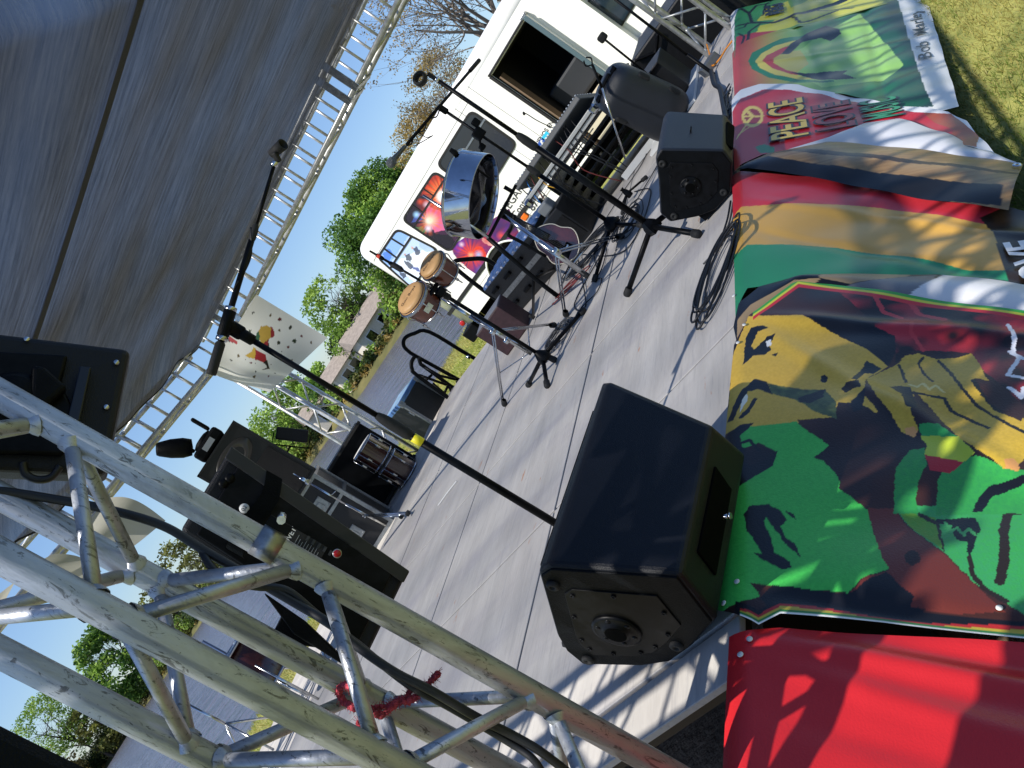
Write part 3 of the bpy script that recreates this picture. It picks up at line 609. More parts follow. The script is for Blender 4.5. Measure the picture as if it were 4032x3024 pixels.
# peace banner
pb = banner('peace_banner', 'red banner with yellow PEACE lettering and a peace sign, white border',
       [g(3, 340, 1120), g(3, 390, 1070), g(3, 520, 1010), g(3, 850, 965), g(3, 1160, 838), g(3, 1380, 820), g(3, 1560, 880), g(3, 1900, 985), g(3, 2130, 1082)],
       [g(3, 325, 660), g(3, 380, 590), g(3, 500, 555), g(3, 750, 560), g(3, 1000, 610), g(3, 1400, 700), g(3, 1720, 732), g(3, 1840, 790), g(3, 1960, 940), g(3, 2040, 1040)],
       [('e2e2e4', 'all'), ('b8242e', gs(3, (330, 730), (375, 650), (520, 592), (700, 590), (900, 615), (1210, 700), (1500, 745), (1740, 742), (1850, 830), (1925, 880), (1900, 980), (1560, 890), (1380, 826), (1160, 842), (850, 975), (520, 1030), (330, 1130))),
        ('a04a2a', gs(3, (1560, 745), (1740, 742), (1850, 830), (1925, 880), (1900, 980), (1700, 930), (1760, 850), (1640, 800))),
        ('d9c060', [g(3, *q) for q in ci((455, 765), 72, 20)]), ('8a1c24', [g(3, *q) for q in ci((455, 765), 52, 20)]),
        ('d9c060', 'line', .012, [g(3, 400, 765), g(3, 515, 765)]), ('d9c060', 'line', .010, [g(3, 455, 765), g(3, 415, 725)]), ('d9c060', 'line', .010, [g(3, 455, 765), g(3, 415, 810)]),
        ('d9c060', 'line', .004, [g(3, 350, 900), g(3, 420, 810)]), ('d9c060', 'line', .004, [g(3, 365, 880), g(3, 440, 830)]), ('1f7a4a', gs(3, (470, 960), (530, 940), (600, 965), (590, 1000), (500, 1000)))],
       220, 150, lift=.008, amp=.005, seed=9)
for s, p, size, col, sx in (('PEACE', ('w', 4.70, .262), .245, 'd9b84a', .82), ('LOVE', ('w', 4.62, .475), .245, '9a2a2c', .66), ('MUSIC', ('w', 4.60, .69), .235, '2f8a5c', .42)):
    lettering(pb, s, p, size, '1b1418', .0165, bold=.013, sx=sx, xsh=.0)
    lettering(pb, s, p, size, col, .0178, bold=.003, sx=sx, xsh=.0)
# green banner
def rays(X, T):
    base = grad([(0, 'b23a34'), (.10, 'b0603a'), (.22, 'a89a40'), (.34, '7faa48'), (.52, '3f8f3c'), (.72, '17603a'), (.9, '0f4a34')])(X, T)
    n = vnoise(X, T, 3, 31)[..., None]; return base*(.75+.5*n)
gb = banner('green_banner', 'orange to green faded banner with a rainbow cap drawing and white foot reading Bob Marley',
       [g(3, 338, 640), g(3, 370, 612), g(3, 480, 560), g(3, 760, 565), g(3, 1000, 615), g(3, 1500, 705), g(3, 1640, 728), g(3, 1790, 690)],
       [g(3, 325, 350), g(3, 420, 265), g(3, 620, 200), g(3, 1000, 110), g(3, 1380, 0), g(3, 1575, -20)],
       [(rays, 'all'), ('e4e4e0', gs(3, (1375, -60), (1700, -60), (1850, 640), (1800, 760), (1400, 720), (1500, 690), (1628, 684), (1575, 600), (1480, 300))),
        ('8fc060', gs(3, (600, 400), (780, 300), (1150, 90), (1330, 300), (1430, 420), (1300, 520), (900, 560), (700, 470))),
        ('b8b04c', gs(3, (560, 420), (640, 340), (760, 320), (820, 420), (740, 480), (620, 480))),
        ('1c7a4c', gs(3, (425, 400), (450, 345), (560, 290), (640, 258), (750, 238), (860, 215), (860, 240), (640, 290), (540, 340), (505, 400), (520, 440), (600, 490), (760, 510), (980, 520), (980, 530), (760, 532), (560, 510), (450, 455))),
        ('d0c050', gs(3, (470, 400), (510, 350), (600, 300), (750, 262), (850, 240), (850, 252), (700, 290), (600, 330), (555, 395), (580, 440), (700, 485), (880, 505), (760, 512), (600, 492), (500, 450))),
        ('b03030', gs(3, (515, 400), (545, 360), (640, 315), (720, 290), (660, 330), (590, 380), (590, 420), (680, 465), (820, 490), (700, 487), (580, 450))),
        (BK, gs(3, (635, 350), (700, 290), (800, 225), (930, 172), (1020, 205), (1025, 225), (960, 262), (900, 252), (770, 275), (690, 350))),
        (BK, gs(3, (690, 475), (800, 478), (900, 462), (1070, 455), (1040, 480), (1125, 505), (1000, 518), (850, 505)))],
       220, 170, lift=.004, amp=.005, seed=13, folds=((g(3, 1180, 90), g(3, 1330, 660), -.008), (g(3, 780, 280), g(3, 920, 560), -.006), (g(3, 500, 420), g(3, 1400, 280), .005)))
lettering(gb, 'Bob', ('w', 5.42, 1.0), .098, '3a3c3a', .010, sx=2.0, xsh=.17)
lettering(gb, 'Marley', ('w', 5.98, 1.052), .098, '1c1e1c', .010, sx=2.0, bold=.0005, xsh=.17)
# yellow tree banner
tb = banner('tree_banner', 'green and yellow banner with black branching tree print, farthest along the stage front',
       [g(3, 335, 380), g(3, 420, 275), g(3, 620, 212), g(3, 1000, 125), g(3, 1380, 12), ('w', 7.0, 1.0)],
       [('w', 7.36, -.06), ('w', 7.36, 0), ('w', 7.36, .4), ('w', 7.36, 1.0)],
       [(grad([(0, '2a7a4c'), (.25, '3f8f45'), (.6, '9aa83a'), (1, '8a9a2a')]), 'all'),
        ('a02a34', gs(3, (340, 400), (345, 240), (470, 215), (620, 195), (560, 240), (420, 280))), ('c4c23a', gs(3, (560, 160), (700, 60), (900, -40), (1300, -60), (1300, 30), (1000, 110), (620, 200), (480, 215), (500, 170))),
        ('c4c23a', gs(3, (480, 140), (540, 60), (680, 20), (700, 60), (600, 130))), ('e2e2e2', gs(3, (318, 330), (312, 90), (345, 30), (440, -10), (430, 12), (365, 50), (338, 120), (335, 330))),
        ] + [(BK, 'line', w_, [g(3, *q) for q in L_]) for w_, L_ in (
            (.03, ((600, 150), (700, 110), (860, 60), (1000, 20), (1150, -40))), (.018, ((350, 170), (450, 150), (600, 150))), (.012, ((450, 150), (430, 90), (380, 60))), (.012, ((430, 90), (480, 40), (560, 30))),
            (.010, ((350, 330), (420, 270), (430, 210), (500, 160))), (.008, ((380, 300), (400, 240), (360, 220))), (.010, ((700, 110), (760, 160), (860, 130), (1000, 80))), (.010, ((860, 60), (940, 80), (1100, 60))), (.008, ((340, 200), (400, 180), (420, 150))), (.008, ((520, 100), (540, 30), (600, 0))))],
       150, 120, lift=.004, amp=.006, seed=17, folds=((g(3, 750, 170), g(3, 700, -50), .01),))
lettering(tb, 'REG', g(3, 600, 70), .16, '16171a', .014, bold=.01)
def eyelet(p, ban, lift=.02, r=.007, m=None):
    x, t = bt(p); q, n = surf(x, t, lift); b = BM(); lathe(b, q, n, [(0, .001), (r, .001), (r, -.001)], 12); obj('eyelet', b, m or M['whiteplain'], ban)
for i, p in ((0, g(9, 440, 845)), (0, g(9, 385, 940)), (1, g(9, 380, 495)), (1, g(9, 320, 630)), (1, g(9, 2050, 680)), (1, g(6, 408, 490)), (1, g(6, 376, 600)), (3, g(6, 338, 265))):
    eyelet(p, list(BANN.values())[i], lift=(.012, .028, 0, .01)[i])
x, t = bt(g(3, 2165, 1140)); q, n = surf(x, t, .045); b = BM(); lathe(b, q, n, [(.006, .002), (.012, .004), (.017, .001)], 16); obj('eyelet', b, M['chrome2'], list(BANN.values())[4])
"""end banners"""
# ------------------------------------------------------------------ loudspeakers on the front edge
def wedge(name, label, base, yaw, prof, L, mshell, end_label=None, grp='floor monitor loudspeakers'):
    """prof: closed outline (s, z) of the cross-section, s towards the audience; the end panel faces the near side"""
    t = thing(name, label, 'speaker', (base[0], base[1], 0), grp)
    a = math.radians(yaw); n = V((math.cos(a), math.sin(a), 0)); s = V((n.y, -n.x, 0)); o = V((base[0], base[1], 0))
    P = [o+s*p+V((0, 0, z)) for p, z in prof]
    Lf = L if callable(L) else (lambda x: L)
    b = BM(); q = [b.verts.new(p) for p in P]; q2 = [b.verts.new(p+n*Lf(sp[0])) for p, sp in zip(P, prof)]; m_ = len(P)
    b.faces.new(q[::-1]); b.faces.new(q2)
    for i in range(m_): b.faces.new((q[i], q[(i+1) % m_], q2[(i+1) % m_], q2[i]))
    bmesh.ops.recalc_face_normals(b, faces=b.faces[:]); bmesh.ops.bevel(b, geom=b.edges[:], offset=.014, segments=3, profile=.5, affect='EDGES', clamp_overlap=True)
    obj('shell', b, mshell, t, smooth=False); L = Lf(0)
    # end cap plate, slightly proud
    c = V((0, 0, 0)); [c := c+q for q in P]; c /= len(P)
    b = BM(); prism(b, [c+(q-c)*.955-n*.004 for q in P], n*.012, bev=.004); cap = obj('end_panel', b, M['blackplastic'], t)
    b = BM(); prism(b, [c+(q-c)*.66-n*.0075 for q in P], n*.010, bev=.002); obj('access_plate', b, M['blackmetal'], cap)
    b = BM(); R = .052*L/.55
    lathe(b, c-n*.009, -n, [(R, 0), (R, .004), (R*.86, .006), (R*.55, .006), (R*.5, .012), (R*.36, .012), (R*.32, 0), (R*.30, -.05)], 32)
    for k in range(6):
        w_ = c-n*.012+(s*math.cos(k*1.047)+V((0, 0, 1))*math.sin(k*1.047))*R*.74; lathe(b, w_, -n, [(0, .005), (.007, .004), (.008, 0)], 8)
    obj('pole_socket', b, M['blackmetal'], cap)
    b = BM(); lathe(b, c-n*.010, -n, [(0, .0125), (R*.44, .0125)], 24); obj('socket_shade_disc', b, M['darkin'], cap)  # flat black disc, the shade inside the socket put in as colour
    for f_ in (.80,):
        for q in (P[1], P[4], P[7]):
            w_ = c+(q-c)*f_-n*.004; b = BM(); lathe(b, w_, -n, [(.017, 0), (.017, .006), (.012, .010), (.008, .010), (.006, .005), (0, .005)], 20); obj('rubber_foot', b, M['rubber'], cap)
    for i in range(len(P)):
        q = c+(P[i]*.5+P[(i+1) % len(P)]*.5-c)*.60-n*.009; b = BM(); lathe(b, q, -n, [(.0065, 0), (.0065, .002), (.003, .002), (.003, .0005), (0, .0005)], 10); obj('screw', b, M['blackmetal'], cap)
    # grille on the back-facing slope and handle recess on the front slope
    return t, P, n, s
w1, P, n, s = wedge('floor_monitor', 'large black loudspeaker on its side at the near end of the stage, socket toward us',
    (1.48, 1.53), -12, [(.10, .428), (.052, .43), (-.158, .251), (-.203, .195), (-.221, .13), (-.073, .035), (.012, .008), (.11, .02), (.257, .06), (.334, .22)], lambda x: min(.66, .70-.75*x), M['navybox'])
b = BM()
for i in (1,): 
    q0, q1 = P[i], P[i+1]; d = (q1-q0).normalized(); nn = d.cross(n); nn = nn if nn.dot(q0-(P[6]+P[0])*.5) > 0 else -nn
    prism(b, [q0+d*.012+n*.03+nn*.004, q1-d*.012+n*.03+nn*.004, q1-d*.012+n*.03-nn*.006, q0+d*.012+n*.03-nn*.006], n*.52)
obj('grille', b, M['blackgrille'], w1)
b = BM(); q0, q1 = P[8], P[9]; d = (q1-q0).normalized(); nn = n.cross(d); nn = nn if nn.y < 0 else -nn
m_ = (q0+q1)/2+n*.22
box(b, m_+nn*.0015, (.26, .09, .008), rot=Matrix((n, d, nn)).transposed(), bev=.003); obj('handle_recess', b, M['darkin'], w1)
b = BM(); q = P[9]+n*.2-V((0, 0, .07))+nn*.006; tube(b, [q, q+nn*.016], .006, 10); tube(b, [q+nn*.016, q+nn*.022], .008, 10); obj('plug', b, M['chrome2'], w1)
w2, P, n, s = wedge('floor_monitor', 'grey topped loudspeaker lying in front of the PEACE banner with its round socket toward us',
    (3.99, 1.31), 0, [(-.019, .388), (-.065, .384), (-.144, .307), (-.274, .2), (-.28, .137), (-.182, .052), (-.104, .008), (.002, .004), (.12, .093), (.14, .161)], lambda x: .525-.3*x, M['greybox'])
prismb = BM(); prism(prismb, [P[5]+n*.02, P[5]+n*.02-V((0, 0, .045)), P[6]+n*.02-V((0, 0, .006)), P[6]+n*.02], n*.3); obj('prop_foot', prismb, M['blackplastic'], w2)
b = BM()
for k in (0, 1): q = P[0]*.55+P[9]*.45+n*(.22+.04*k)+V((0, -.004, .004)); box(b, q, (.012, .006, .022), rot=Matrix.Rotation(.9, 3, 'X'), bev=.002)
obj('rigging_point', b, M['blackmetal'], w2)
b = BM(); box(b, P[9]*.5+P[8]*.5+n*.25+V((0, -.006, .0)), (.28, .012, .045), yaw=math.radians(-2), bev=.004); obj('handle_recess', b, M['darkin'], w2)
# rounded moulded speaker
t = thing('round_speaker', 'rounded black moulded loudspeaker propped on the deck behind the grey topped monitor', 'speaker', (6.35, 2.05, 0))
c0 = V((6.38, 1.93, .30)); Rz = Matrix.Rotation(math.radians(14), 3, 'Z') @ Matrix.Rotation(math.radians(-8), 3, 'X') @ Matrix.Rotation(math.radians(-10), 3, 'Y')
b = BM(); nu, nv = 40, 28; ring = []
for i in range(nu+1):
    k = i/nu; z = -.31+.62*k; e = (1-abs(2*k-1)**7)**(1/3.0) if 0 < k < 1 else 0
    ring.append([b.verts.new(c0+Rz @ V((.19*e*math.copysign(abs(math.cos(a))**.6, math.cos(a)), (.20-.025*k)*e*math.copysign(abs(math.sin(a))**.6, math.sin(a)), z))) for a in [2*math.pi*j/nv for j in range(nv)]])
for i in range(nu):
    for j in range(nv): b.faces.new((ring[i][j], ring[i][(j+1) % nv], ring[i+1][(j+1) % nv], ring[i+1][j])).smooth = True
bmesh.ops.recalc_face_normals(b, faces=b.faces[:])
obj('shell', b, mat('moulded_speaker', '191d24', .42, var=.2, scale=5, bump=.3, bscale=350), t)
b = BM(); box(b, c0+Rz @ V((-.05, 0, .305)), (.05, .15, .03), rot=Rz, bev=.012); obj('handle', b, M['blackplastic'], t)
b = BM(); box(b, c0+Rz @ V((-.05, 0, .293)), (.10, .26, .012), rot=Rz, bev=.005); obj('handle_recess', b, M['darkin'], t)
for dz, dy in ((.10, -.17), (-.14, -.175), (.10, .17)):
    b = BM(); box(b, c0+Rz @ V((-.13, dy*.9, dz)), (.05, .05, .09), rot=Rz @ Matrix.Rotation(.5 if dy > 0 else -.5, 3, 'Z'), bev=.015); obj('rubber_pad', b, M['rubber'], t)
b = BM()
for k in range(5): tube(b, [c0+Rz @ V((-.192+.004*abs(math.sin(a))*8, -.02+(.05+.014*k)*math.cos(a), -.02+(.05+.014*k)*math.sin(a))) for a in np.linspace(-2.4, -1.0, 10)], .002, 5)
obj('vent_ribs', b, M['blackmetal'], t)
# ------------------------------------------------------------------ microphone stands
def tripod(b, c, hz, feet, r=.011, foot_r=.016, mp=None):
    for f in feet:
        a = V((c[0], c[1], hz)); q = V((f[0], f[1], .014)); tube(b, [a, q], r, 10)
def stand(name, label, base, feet, hub, rl=.0125, hubr=.03, group='microphone stands', hubm='blackmetal'):
    t = thing(name, label, 'mic stand', (base[0], base[1], 0), group)
    for f in feet:
        a = V((base[0], base[1], hub)); q = V((f[0], f[1], .016)); b = BM(); tube(b, [a, q], rl, 12); lg = obj('leg', b, M['blackmetal'], t)
        b = BM(); d = (q-a).normalized(); lathe(b, q-d*.04, d, [(rl, 0), (rl+.006, .004), (rl+.007, .04), (rl+.003, .05), (0, .052)], 14); obj('rubber_foot', b, M['rubber'], lg)
    b = BM(); lathe(b, (base[0], base[1], hub-.035), (0, 0, 1), [(0, 0), (hubr*1.1, .002), (hubr*1.25, .02), (hubr*1.0, .05), (hubr*.6, .075), (.016, .085)], 20 if hubm == 'blackmetal' else 4, hard=hubm != 'blackmetal'); obj('hub', b, M['blackmetal'], t)
    return t
def clutch(t, p, d, r=.018, L=.10):
    b = BM(); d = V(d).normalized(); lathe(b, V(p)-d*L/2, d, [(r*.7, 0), (r*.95, .01), (r, .02), (r, L*.6), (r*.85, L*.85), (r*.6, L)], 16); return obj('clutch', b, M['rubber'], t)
# main boom stand
bx, by = 2.9*math.cos(math.radians(41.9)), 2.9*math.sin(math.radians(41.9)); TZ = H+2.9*math.tan(math.radians(7.28))
t = stand('boom_stand', 'tall scuffed boom microphone stand with empty clip and yellow tape behind the biggest monitor', (bx, by), [(bx+.3, by+.18), (bx-.30, by+.14), (bx+.02, by-.33)], .10)
b = BM(); tube(b, [(bx, by, .1), (bx, by, .87)], .0135, 14); lo = obj('lower_tube', b, M['blackmetal'], t)
b = BM(); tube(b, [(bx, by, .85), (bx, by, TZ-.02)], .0095, 12); obj('upper_tube', b, M['blackmetal'], t)
zc = atd((1610, 1700), 2.9).z; clutch(t, (bx, by, zc+.05), (0, 0, 1), .019, .13)
b = BM(); tube(b, [(bx, by, zc-.055), (bx, by, zc-.02)], .0152, 16); obj('tape_band', b, M['yellow'], t)
zt = TZ; tip = azel(31.75, 9.9, 3.02); ctr = azel(44.6, 6.5, 2.86); T0 = V((bx, by, TZ)); bd = (tip-ctr).normalized(); k = (T0-ctr).dot(bd); Tb = ctr+bd*k
b = BM(); lathe(b, (bx, by, TZ-.10), (0, 0, 1), [(.010, 0), (.017, .005), (.018, .04), (.014, .05)], 16); tube(b, [(bx, by, TZ-.06), (bx, by, TZ-.02), Tb], [.013, .022, .020], 14); box(b, V((bx, by, TZ-.03)), (.028, .045, .06), yaw=.7, bev=.008); lathe(b, Tb-bd*.045, bd, [(.012, 0), (.019, .006), (.019, .084), (.012, .09)], 18)
obj('pivot', b, M['blackplastic'], t)
b = BM(); tube(b, [ctr+bd*.02, ctr+bd*(k+.32)], .0098, 12); bo = obj('boom_tube', b, M['blackmetal'], t)
b = BM(); tube(b, [ctr+bd*(k+.30), tip-bd*.03], .0062, 10); obj('boom_extension', b, M['blackmetal'], t)
b = BM(); lathe(b, ctr-bd*.02, bd, [(0, 0), (.0145, .002), (.0155, .01), (.0155, .10), (.012, .105)], 16); obj('counterweight', b, M['rubber'], t)
clutch(t, ctr+bd*(k+.30), bd, .012, .06)
for kk in (.045, -.05): b = BM(); lathe(b, Tb+bd*(kk-.008), bd, [(.012, 0), (.0185, .002), (.0185, .014), (.012, .016)], 18); obj('collar', b, M['chrome2'], t)
b = BM(); lathe(b, tip-bd*.03, bd, [(.006, 0), (.012, .003), (.012, .014), (.008, .018)], 14); obj('thread_adapter', b, M['chrome2'], t)
right = V((math.sin(math.radians(35)), -math.cos(math.radians(35)), 0))
b = BM(); box(b, tip+bd*.004, (.018, .018, .035), rot=Matrix.Rotation(.6, 3, 'X'), bev=.005); ax = (right*.55+V((0, 0, -.25))+V((-.4, -.3, 0))).normalized(); c = tip+bd*.03+V((0, 0, .004))
lathe(b, c-ax*.03, ax, [(.010, .0), (.016, 0), (.019, .06), (.015, .06), (.012, 0)], 18); obj('mic_clip', b, M['rubber'], t)
b = BM(); pts = [ctr+bd*(k+.02+.05*i)+V((.012*math.sin(i*1.9), .010*math.cos(i*1.9), .011*math.sin(i*1.3))) for i in range(7)]; tube(b, curve_pts(pts, 5), .003, 6); obj('cord_wrap', b, M['cable'], t)
# stand 2, straight
c2 = V((4.20, 1.745, 0)); t = stand('straight_stand', 'straight black microphone stand with oval clip, its heavy square hub beside the grey monitor', (c2.x, c2.y), [(4.22, 2.14), (3.92, 1.53), (4.56, 1.62)], .15, rl=.0145, hubr=.042, hubm='sq')
zt = atd((1722, 297), math.hypot(c2.x, c2.y)).z; zcl = atd(g(2, 1210, 905), math.hypot(c2.x, c2.y)).z
b = BM(); tube(b, [c2+V((0, 0, .12)), c2+V((0, 0, zcl))], .0175, 14); obj('lower_tube', b, M['blackmetal'], t)
b = BM(); tube(b, [c2+V((0, 0, zcl)), c2+V((0, 0, zt))], .0105, 12); obj('upper_tube', b, M['blackmetal'], t)
clutch(t, c2+V((0, 0, zcl)), (0, 0, 1), .022, .12)
b = BM(); lathe(b, c2+V((0, 0, zt-.02)), (0, 0, 1), [(.008, 0), (.0125, .002), (.0125, .016), (.009, .02)], 14); obj('thread_adapter', b, M['chrome2'], t)
b = BM(); q = c2+V((0, 0, zt)); box(b, q+V((0, 0, .02)), (.02, .02, .045), bev=.006); ax = (V((-.8, -.35, .2))).normalized(); cc = q+V((-.02, .035, .06)); lathe(b, cc-ax*.03, ax, [(.022, 0), (.036, .004), (.036, .05), (.024, .056), (.020, .05), (.018, .0)], 24, sx=1, sy=.8); obj('mic_clip', b, M['rubber'], t)
# stand 3, boom with microphone
d3 = 5.75; a3 = math.radians(23.8); c3 = V((d3*math.cos(a3), d3*math.sin(a3), 0)); t = stand('boom_stand', 'boom microphone stand holding a grey handheld microphone far out over the steel pan', (c3.x, c3.y), [(c3.x+.30, c3.y+.1), (c3.x-.22, c3.y-.2), (c3.x-.15, c3.y+.32)], .13, rl=.012, hubr=.045)
T3 = atd((1739, 424), d3); mic = atd((1530, 652), d3-.55); end = atd((1884, 240), d3+.36); bd = (mic-end).normalized()
b = BM(); tube(b, [c3+V((0, 0, .12)), c3+V((0, 0, .72))], .0145, 12); obj('lower_tube', b, M['blackmetal'], t)
b = BM(); tube(b, [c3+V((0, 0, .70)), c3+V((0, 0, T3.z-.03))], .0095, 12); obj('upper_tube', b, M['blackmetal'], t); clutch(t, c3+V((0, 0, .72)), (0, 0, 1), .02, .1)
b = BM(); box(b, c3+V((0, 0, T3.z-.01)), (.03, .04, .07), yaw=.4, bev=.01); obj('pivot', b, M['blackplastic'], t)
b = BM(); tube(b, [end, mic-bd*.22], .0095, 10); obj('boom_tube', b, M['blackmetal'], t)
b = BM(); tube(b, [end-bd*.01, end+bd*.13], .0135, 12); obj('counterweight', b, M['rubber'], t)
b = BM(); pts = [T3+(mic-T3)*k+V((.012*math.sin(k*30), 0, .014*math.cos(k*25))) for k in np.linspace(0, .75, 12)]; tube(b, curve_pts(pts, 4), .0042, 6); q = T3+(mic-T3)*.45; tube(b, curve_pts([q, q+V((0, 0, -.05)), q+V((.02, -.02, -.075)), q+bd*.12+V((0, 0, -.03))], 6), .003, 6); obj('boom_cable', b, M['cable'], t)
mt = thing('microphone', 'grey handheld microphone pointing left at the end of the long boom', 'microphone', mic)
b = BM(); lathe(b, mic-bd*.20, bd, [(.008, 0), (.011, .005), (.012, .05), (.017, .13), (.019, .14)], 18); obj('body', b, mat('mic_body', '4a4d50', .35, .5), mt)
b = BM(); lathe(b, mic-bd*.06, bd, [(.019, 0), (.026, .012), (.0275, .03), (.024, .048), (.014, .058), (0, .061)], 20); obj('grille', b, mat('mic_grille', '6e7276', .4, .6, bump=1, bscale=300), mt)
b = BM(); q = c3+V((0, 0, T3.z-.27)); 
for p_, s_ in (((0, 0, 0), (.05, .07, .07)), ((.02, -.04, .05), (.03, .05, .05)), ((-.02, .05, -.06), (.035, .04, .04))): box(b, q+V(p_), s_, yaw=.7, bev=.01)
tube(b, [q, q+V((-.10, .10, -.12)), q+V((-.12, .16, -.10))], .007, 8); lathe(b, q+V((-.12, .16, -.10)), (-.5, .6, -.3), [(.009, 0), (.014, .03), (.010, .05), (0, .052)], 12)
obj('clip_on_mount', b, M['blackplastic'], label='black clip-on instrument microphone clamped to the boom stand pole', cat='clamp')
# stand 4 by the bongos
d4 = 5.36; c4_ = V((4.48, 2.93, 0)); t = stand('mic_stand', 'short black microphone stand with orange tape beside the bongos, cable coiled on its feet', (4.48, 2.93), [(4.66, 3.29), (4.26, 2.94), (4.80, 2.69)], .10, rl=.013, hubr=.038)
top = atd(g(4+1, 0, 0), d4); jt = atd((1740, 1155), d4); tp = atd((1500, 1014), d4+.12)
b = BM(); tube(b, [c4_+V((0, 0, .1)), jt], .012, 12); obj('lower_tube', b, M['blackmetal'], t)
b = BM(); tube(b, [jt-(tp-jt)*.3, tp], .0075, 10); obj('boom_tube', b, M['blackmetal'], t)
b = BM(); lathe(b, jt-(tp-jt).normalized()*.06, tp-jt, [(.012, 0), (.021, .01), (.022, .08), (.016, .14), (.011, .17)], 14); obj('clutch', b, M['rubber'], t)
d_ = (tp-jt).normalized(); q = atd((1665, 1079), d4+.05); b = BM(); tube(b, [q-d_*.018, q+d_*.018], .0135, 14); obj('tape_band', b, M['redtape'], t)
q = atd((1560, 1050), d4+.1); b = BM(); lathe(b, q-d_*.05, d_, [(.010, 0), (.018, .02), (.018, .07), (.010, .10)], 14); obj('mic_clip', b, M['rubber'], t)
mt = thing('microphone', 'small black microphone with red ring and blue tip above the bongos', 'microphone', tp); b = BM(); lathe(b, tp-d_*.02, d_, [(.008, 0), (.012, .01), (.012, .05), (.007, .055), (.006, .10), (0, .102)], 14); obj('body', b, M['blackplastic'], mt)
b = BM(); lathe(b, tp+d_*.005, d_, [(.0125, 0), (.013, .002), (.013, .018), (.0125, .02)], 14); obj('ring', b, M['redtape'], mt)
# small low stand right of mixer
t = stand('mic_stand', 'slim grey microphone stand leaning in front of the mixing desk table', (5.9, 2.35), [(6.0, 2.5), (5.8, 2.45), (5.95, 2.2)], .06, rl=.008, hubr=.02, group='microphone stands')
p0 = atd((2462, 626), 6.35); p1 = atd((2370, 345), 6.25); p2 = atd((2332, 255), 6.25); b = BM(); tube(b, [p0, p1], .007, 8); obj('lower_tube', b, M['chrome2'], t)
b = BM(); tube(b, [p1, p2], .009, 8); tube(b, curve_pts([p2, p2+V((0, .03, .03)), p2+V((0, .01, .06))], 5), .005, 6); tube(b, curve_pts([p2, p2+V((0, -.03, .03)), p2+V((0, -.015, .06))], 5), .005, 6); obj('clip', b, M['blackplastic'], t)
t = thing('mic_stand', 'black microphone stand with cup clip standing before the white bus cab door', 'mic stand', (6.9, 1.75, 0), 'microphone stands'); p0 = atd((2740, 420), 7.1); p1 = atd((2372, 148), 7.1); p2 = atd((2560, 300), 7.1)
b = BM(); tube(b, [p0, p2], .012, 10); obj('lower_tube', b, M['blackmetal'], t); b = BM(); tube(b, [p2, p1], .0085, 10); obj('upper_tube', b, M['blackmetal'], t)
b = BM(); box(b, p1, (.05, .07, .06), bev=.015); obj('mic_clip', b, M['rubber'], t); b = BM(); lathe(b, V((p0.x, p0.y, 0)), (0, 0, 1), [(.14, 0), (.14, .015), (.03, .03), (0, .04)], 24); obj('round_base', b, M['blackmetal'], t)
t = thing('mic_stand', 'tall black stand crossing in front of the bus cab window', 'mic stand', (6.5, 1.6, 0), 'microphone stands'); p0 = atd((2705, 215), 6.6); p1 = atd((2415, -10), 6.6); b = BM(); tube(b, [p0-V((0, 0, .5)), p0], .013, 10); obj('lower_tube', b, M['blackmetal'], t); b = BM(); tube(b, [p0, p1+V((0, 0, .1))], .010, 10); obj('upper_tube', b, M['blackmetal'], t)
# ------------------------------------------------------------------ steel pan
pc = atd((1858, 768), 5.35); tocam = V((-pc.x, -pc.y, 0)).normalized(); rt = V((-tocam.y, tocam.x, 0)); rt = rt if rt.dot(right) > 0 else -rt
bn = (V((0, 0, -.86))+rt*.40+tocam*.36).normalized()             # normal of the open bottom
t = thing('steel_pan', 'mirror chrome steel pan tipped sideways on its stand in front of the bus windows', 'steel pan', pc)
b = BM(); lathe(b, pc, bn, [(.248, -.085), (.253, -.08), (.248, -.075), (.247, -.07), (.245, .075), (.243, .08), (.241, .075), (.240, -.07)], 64); obj('skirt', b, M['chrome'], t)
b = BM(); rr = lathe(b, pc, bn, [(.241, -.075), (.232, -.05), (.20, -.005), (.15, .028), (.08, .050), (0, .058)], 64)
for ri, row in enumerate(rr):
    for k, vv in enumerate(row):
        if ri in (2, 3): vv.co += bn*(.014*math.sin(k/64*6.283*6))
obj('bowl', b, mat('pan_underside', '2a2c30', .25, 1, var=.5, scale=7), t)
b = BM(); tube(b, [pc+(frame(bn)[0]*math.cos(a)+frame(bn)[1]*math.sin(a))*.248-bn*.082 for a in np.linspace(0, 6.283, 49)[:-1]], .006, 8, closed=True); obj('rim', b, M['chrome'], t)
t = thing('pan_stand', 'chrome stand with black fork arms carrying the steel pan, rubber tipped legs', 'stand', (5.0, 2.4, 0))
dd = 5.2; q0 = atd((1982, 848), dd); q1 = atd((2300, 1078), dd); 
b = BM(); tube(b, [q0, q1], .012, 14); obj('pole', b, M['chrome'], t); b = BM(); tube(b, [atd((2120, 950), dd), q1], .016, 14); obj('lower_tube', b, M['chrome2'], t)
b = BM(); box(b, q1, (.03, .03, .06), bev=.008); obj('rubber_foot', b, M['rubber'], t)
hub = atd((2190, 992), dd)
for p_ in ((2446, 930), (2228, 1238)):
    f = onz(p_, .02); b = BM(); 
    for o_ in (-.010, .010): tube(b, [hub+V((0, 0, o_)), f+V((0, 0, o_+.01))], .0055, 8)
    lg = obj('leg', b, M['chrome'], t); b = BM(); d_ = (f-hub).normalized(); lathe(b, f-d_*.05, d_, [(.012, 0), (.020, .01), (.022, .05), (.018, .065), (0, .067)], 12); obj('rubber_foot', b, M['rubber'], lg)
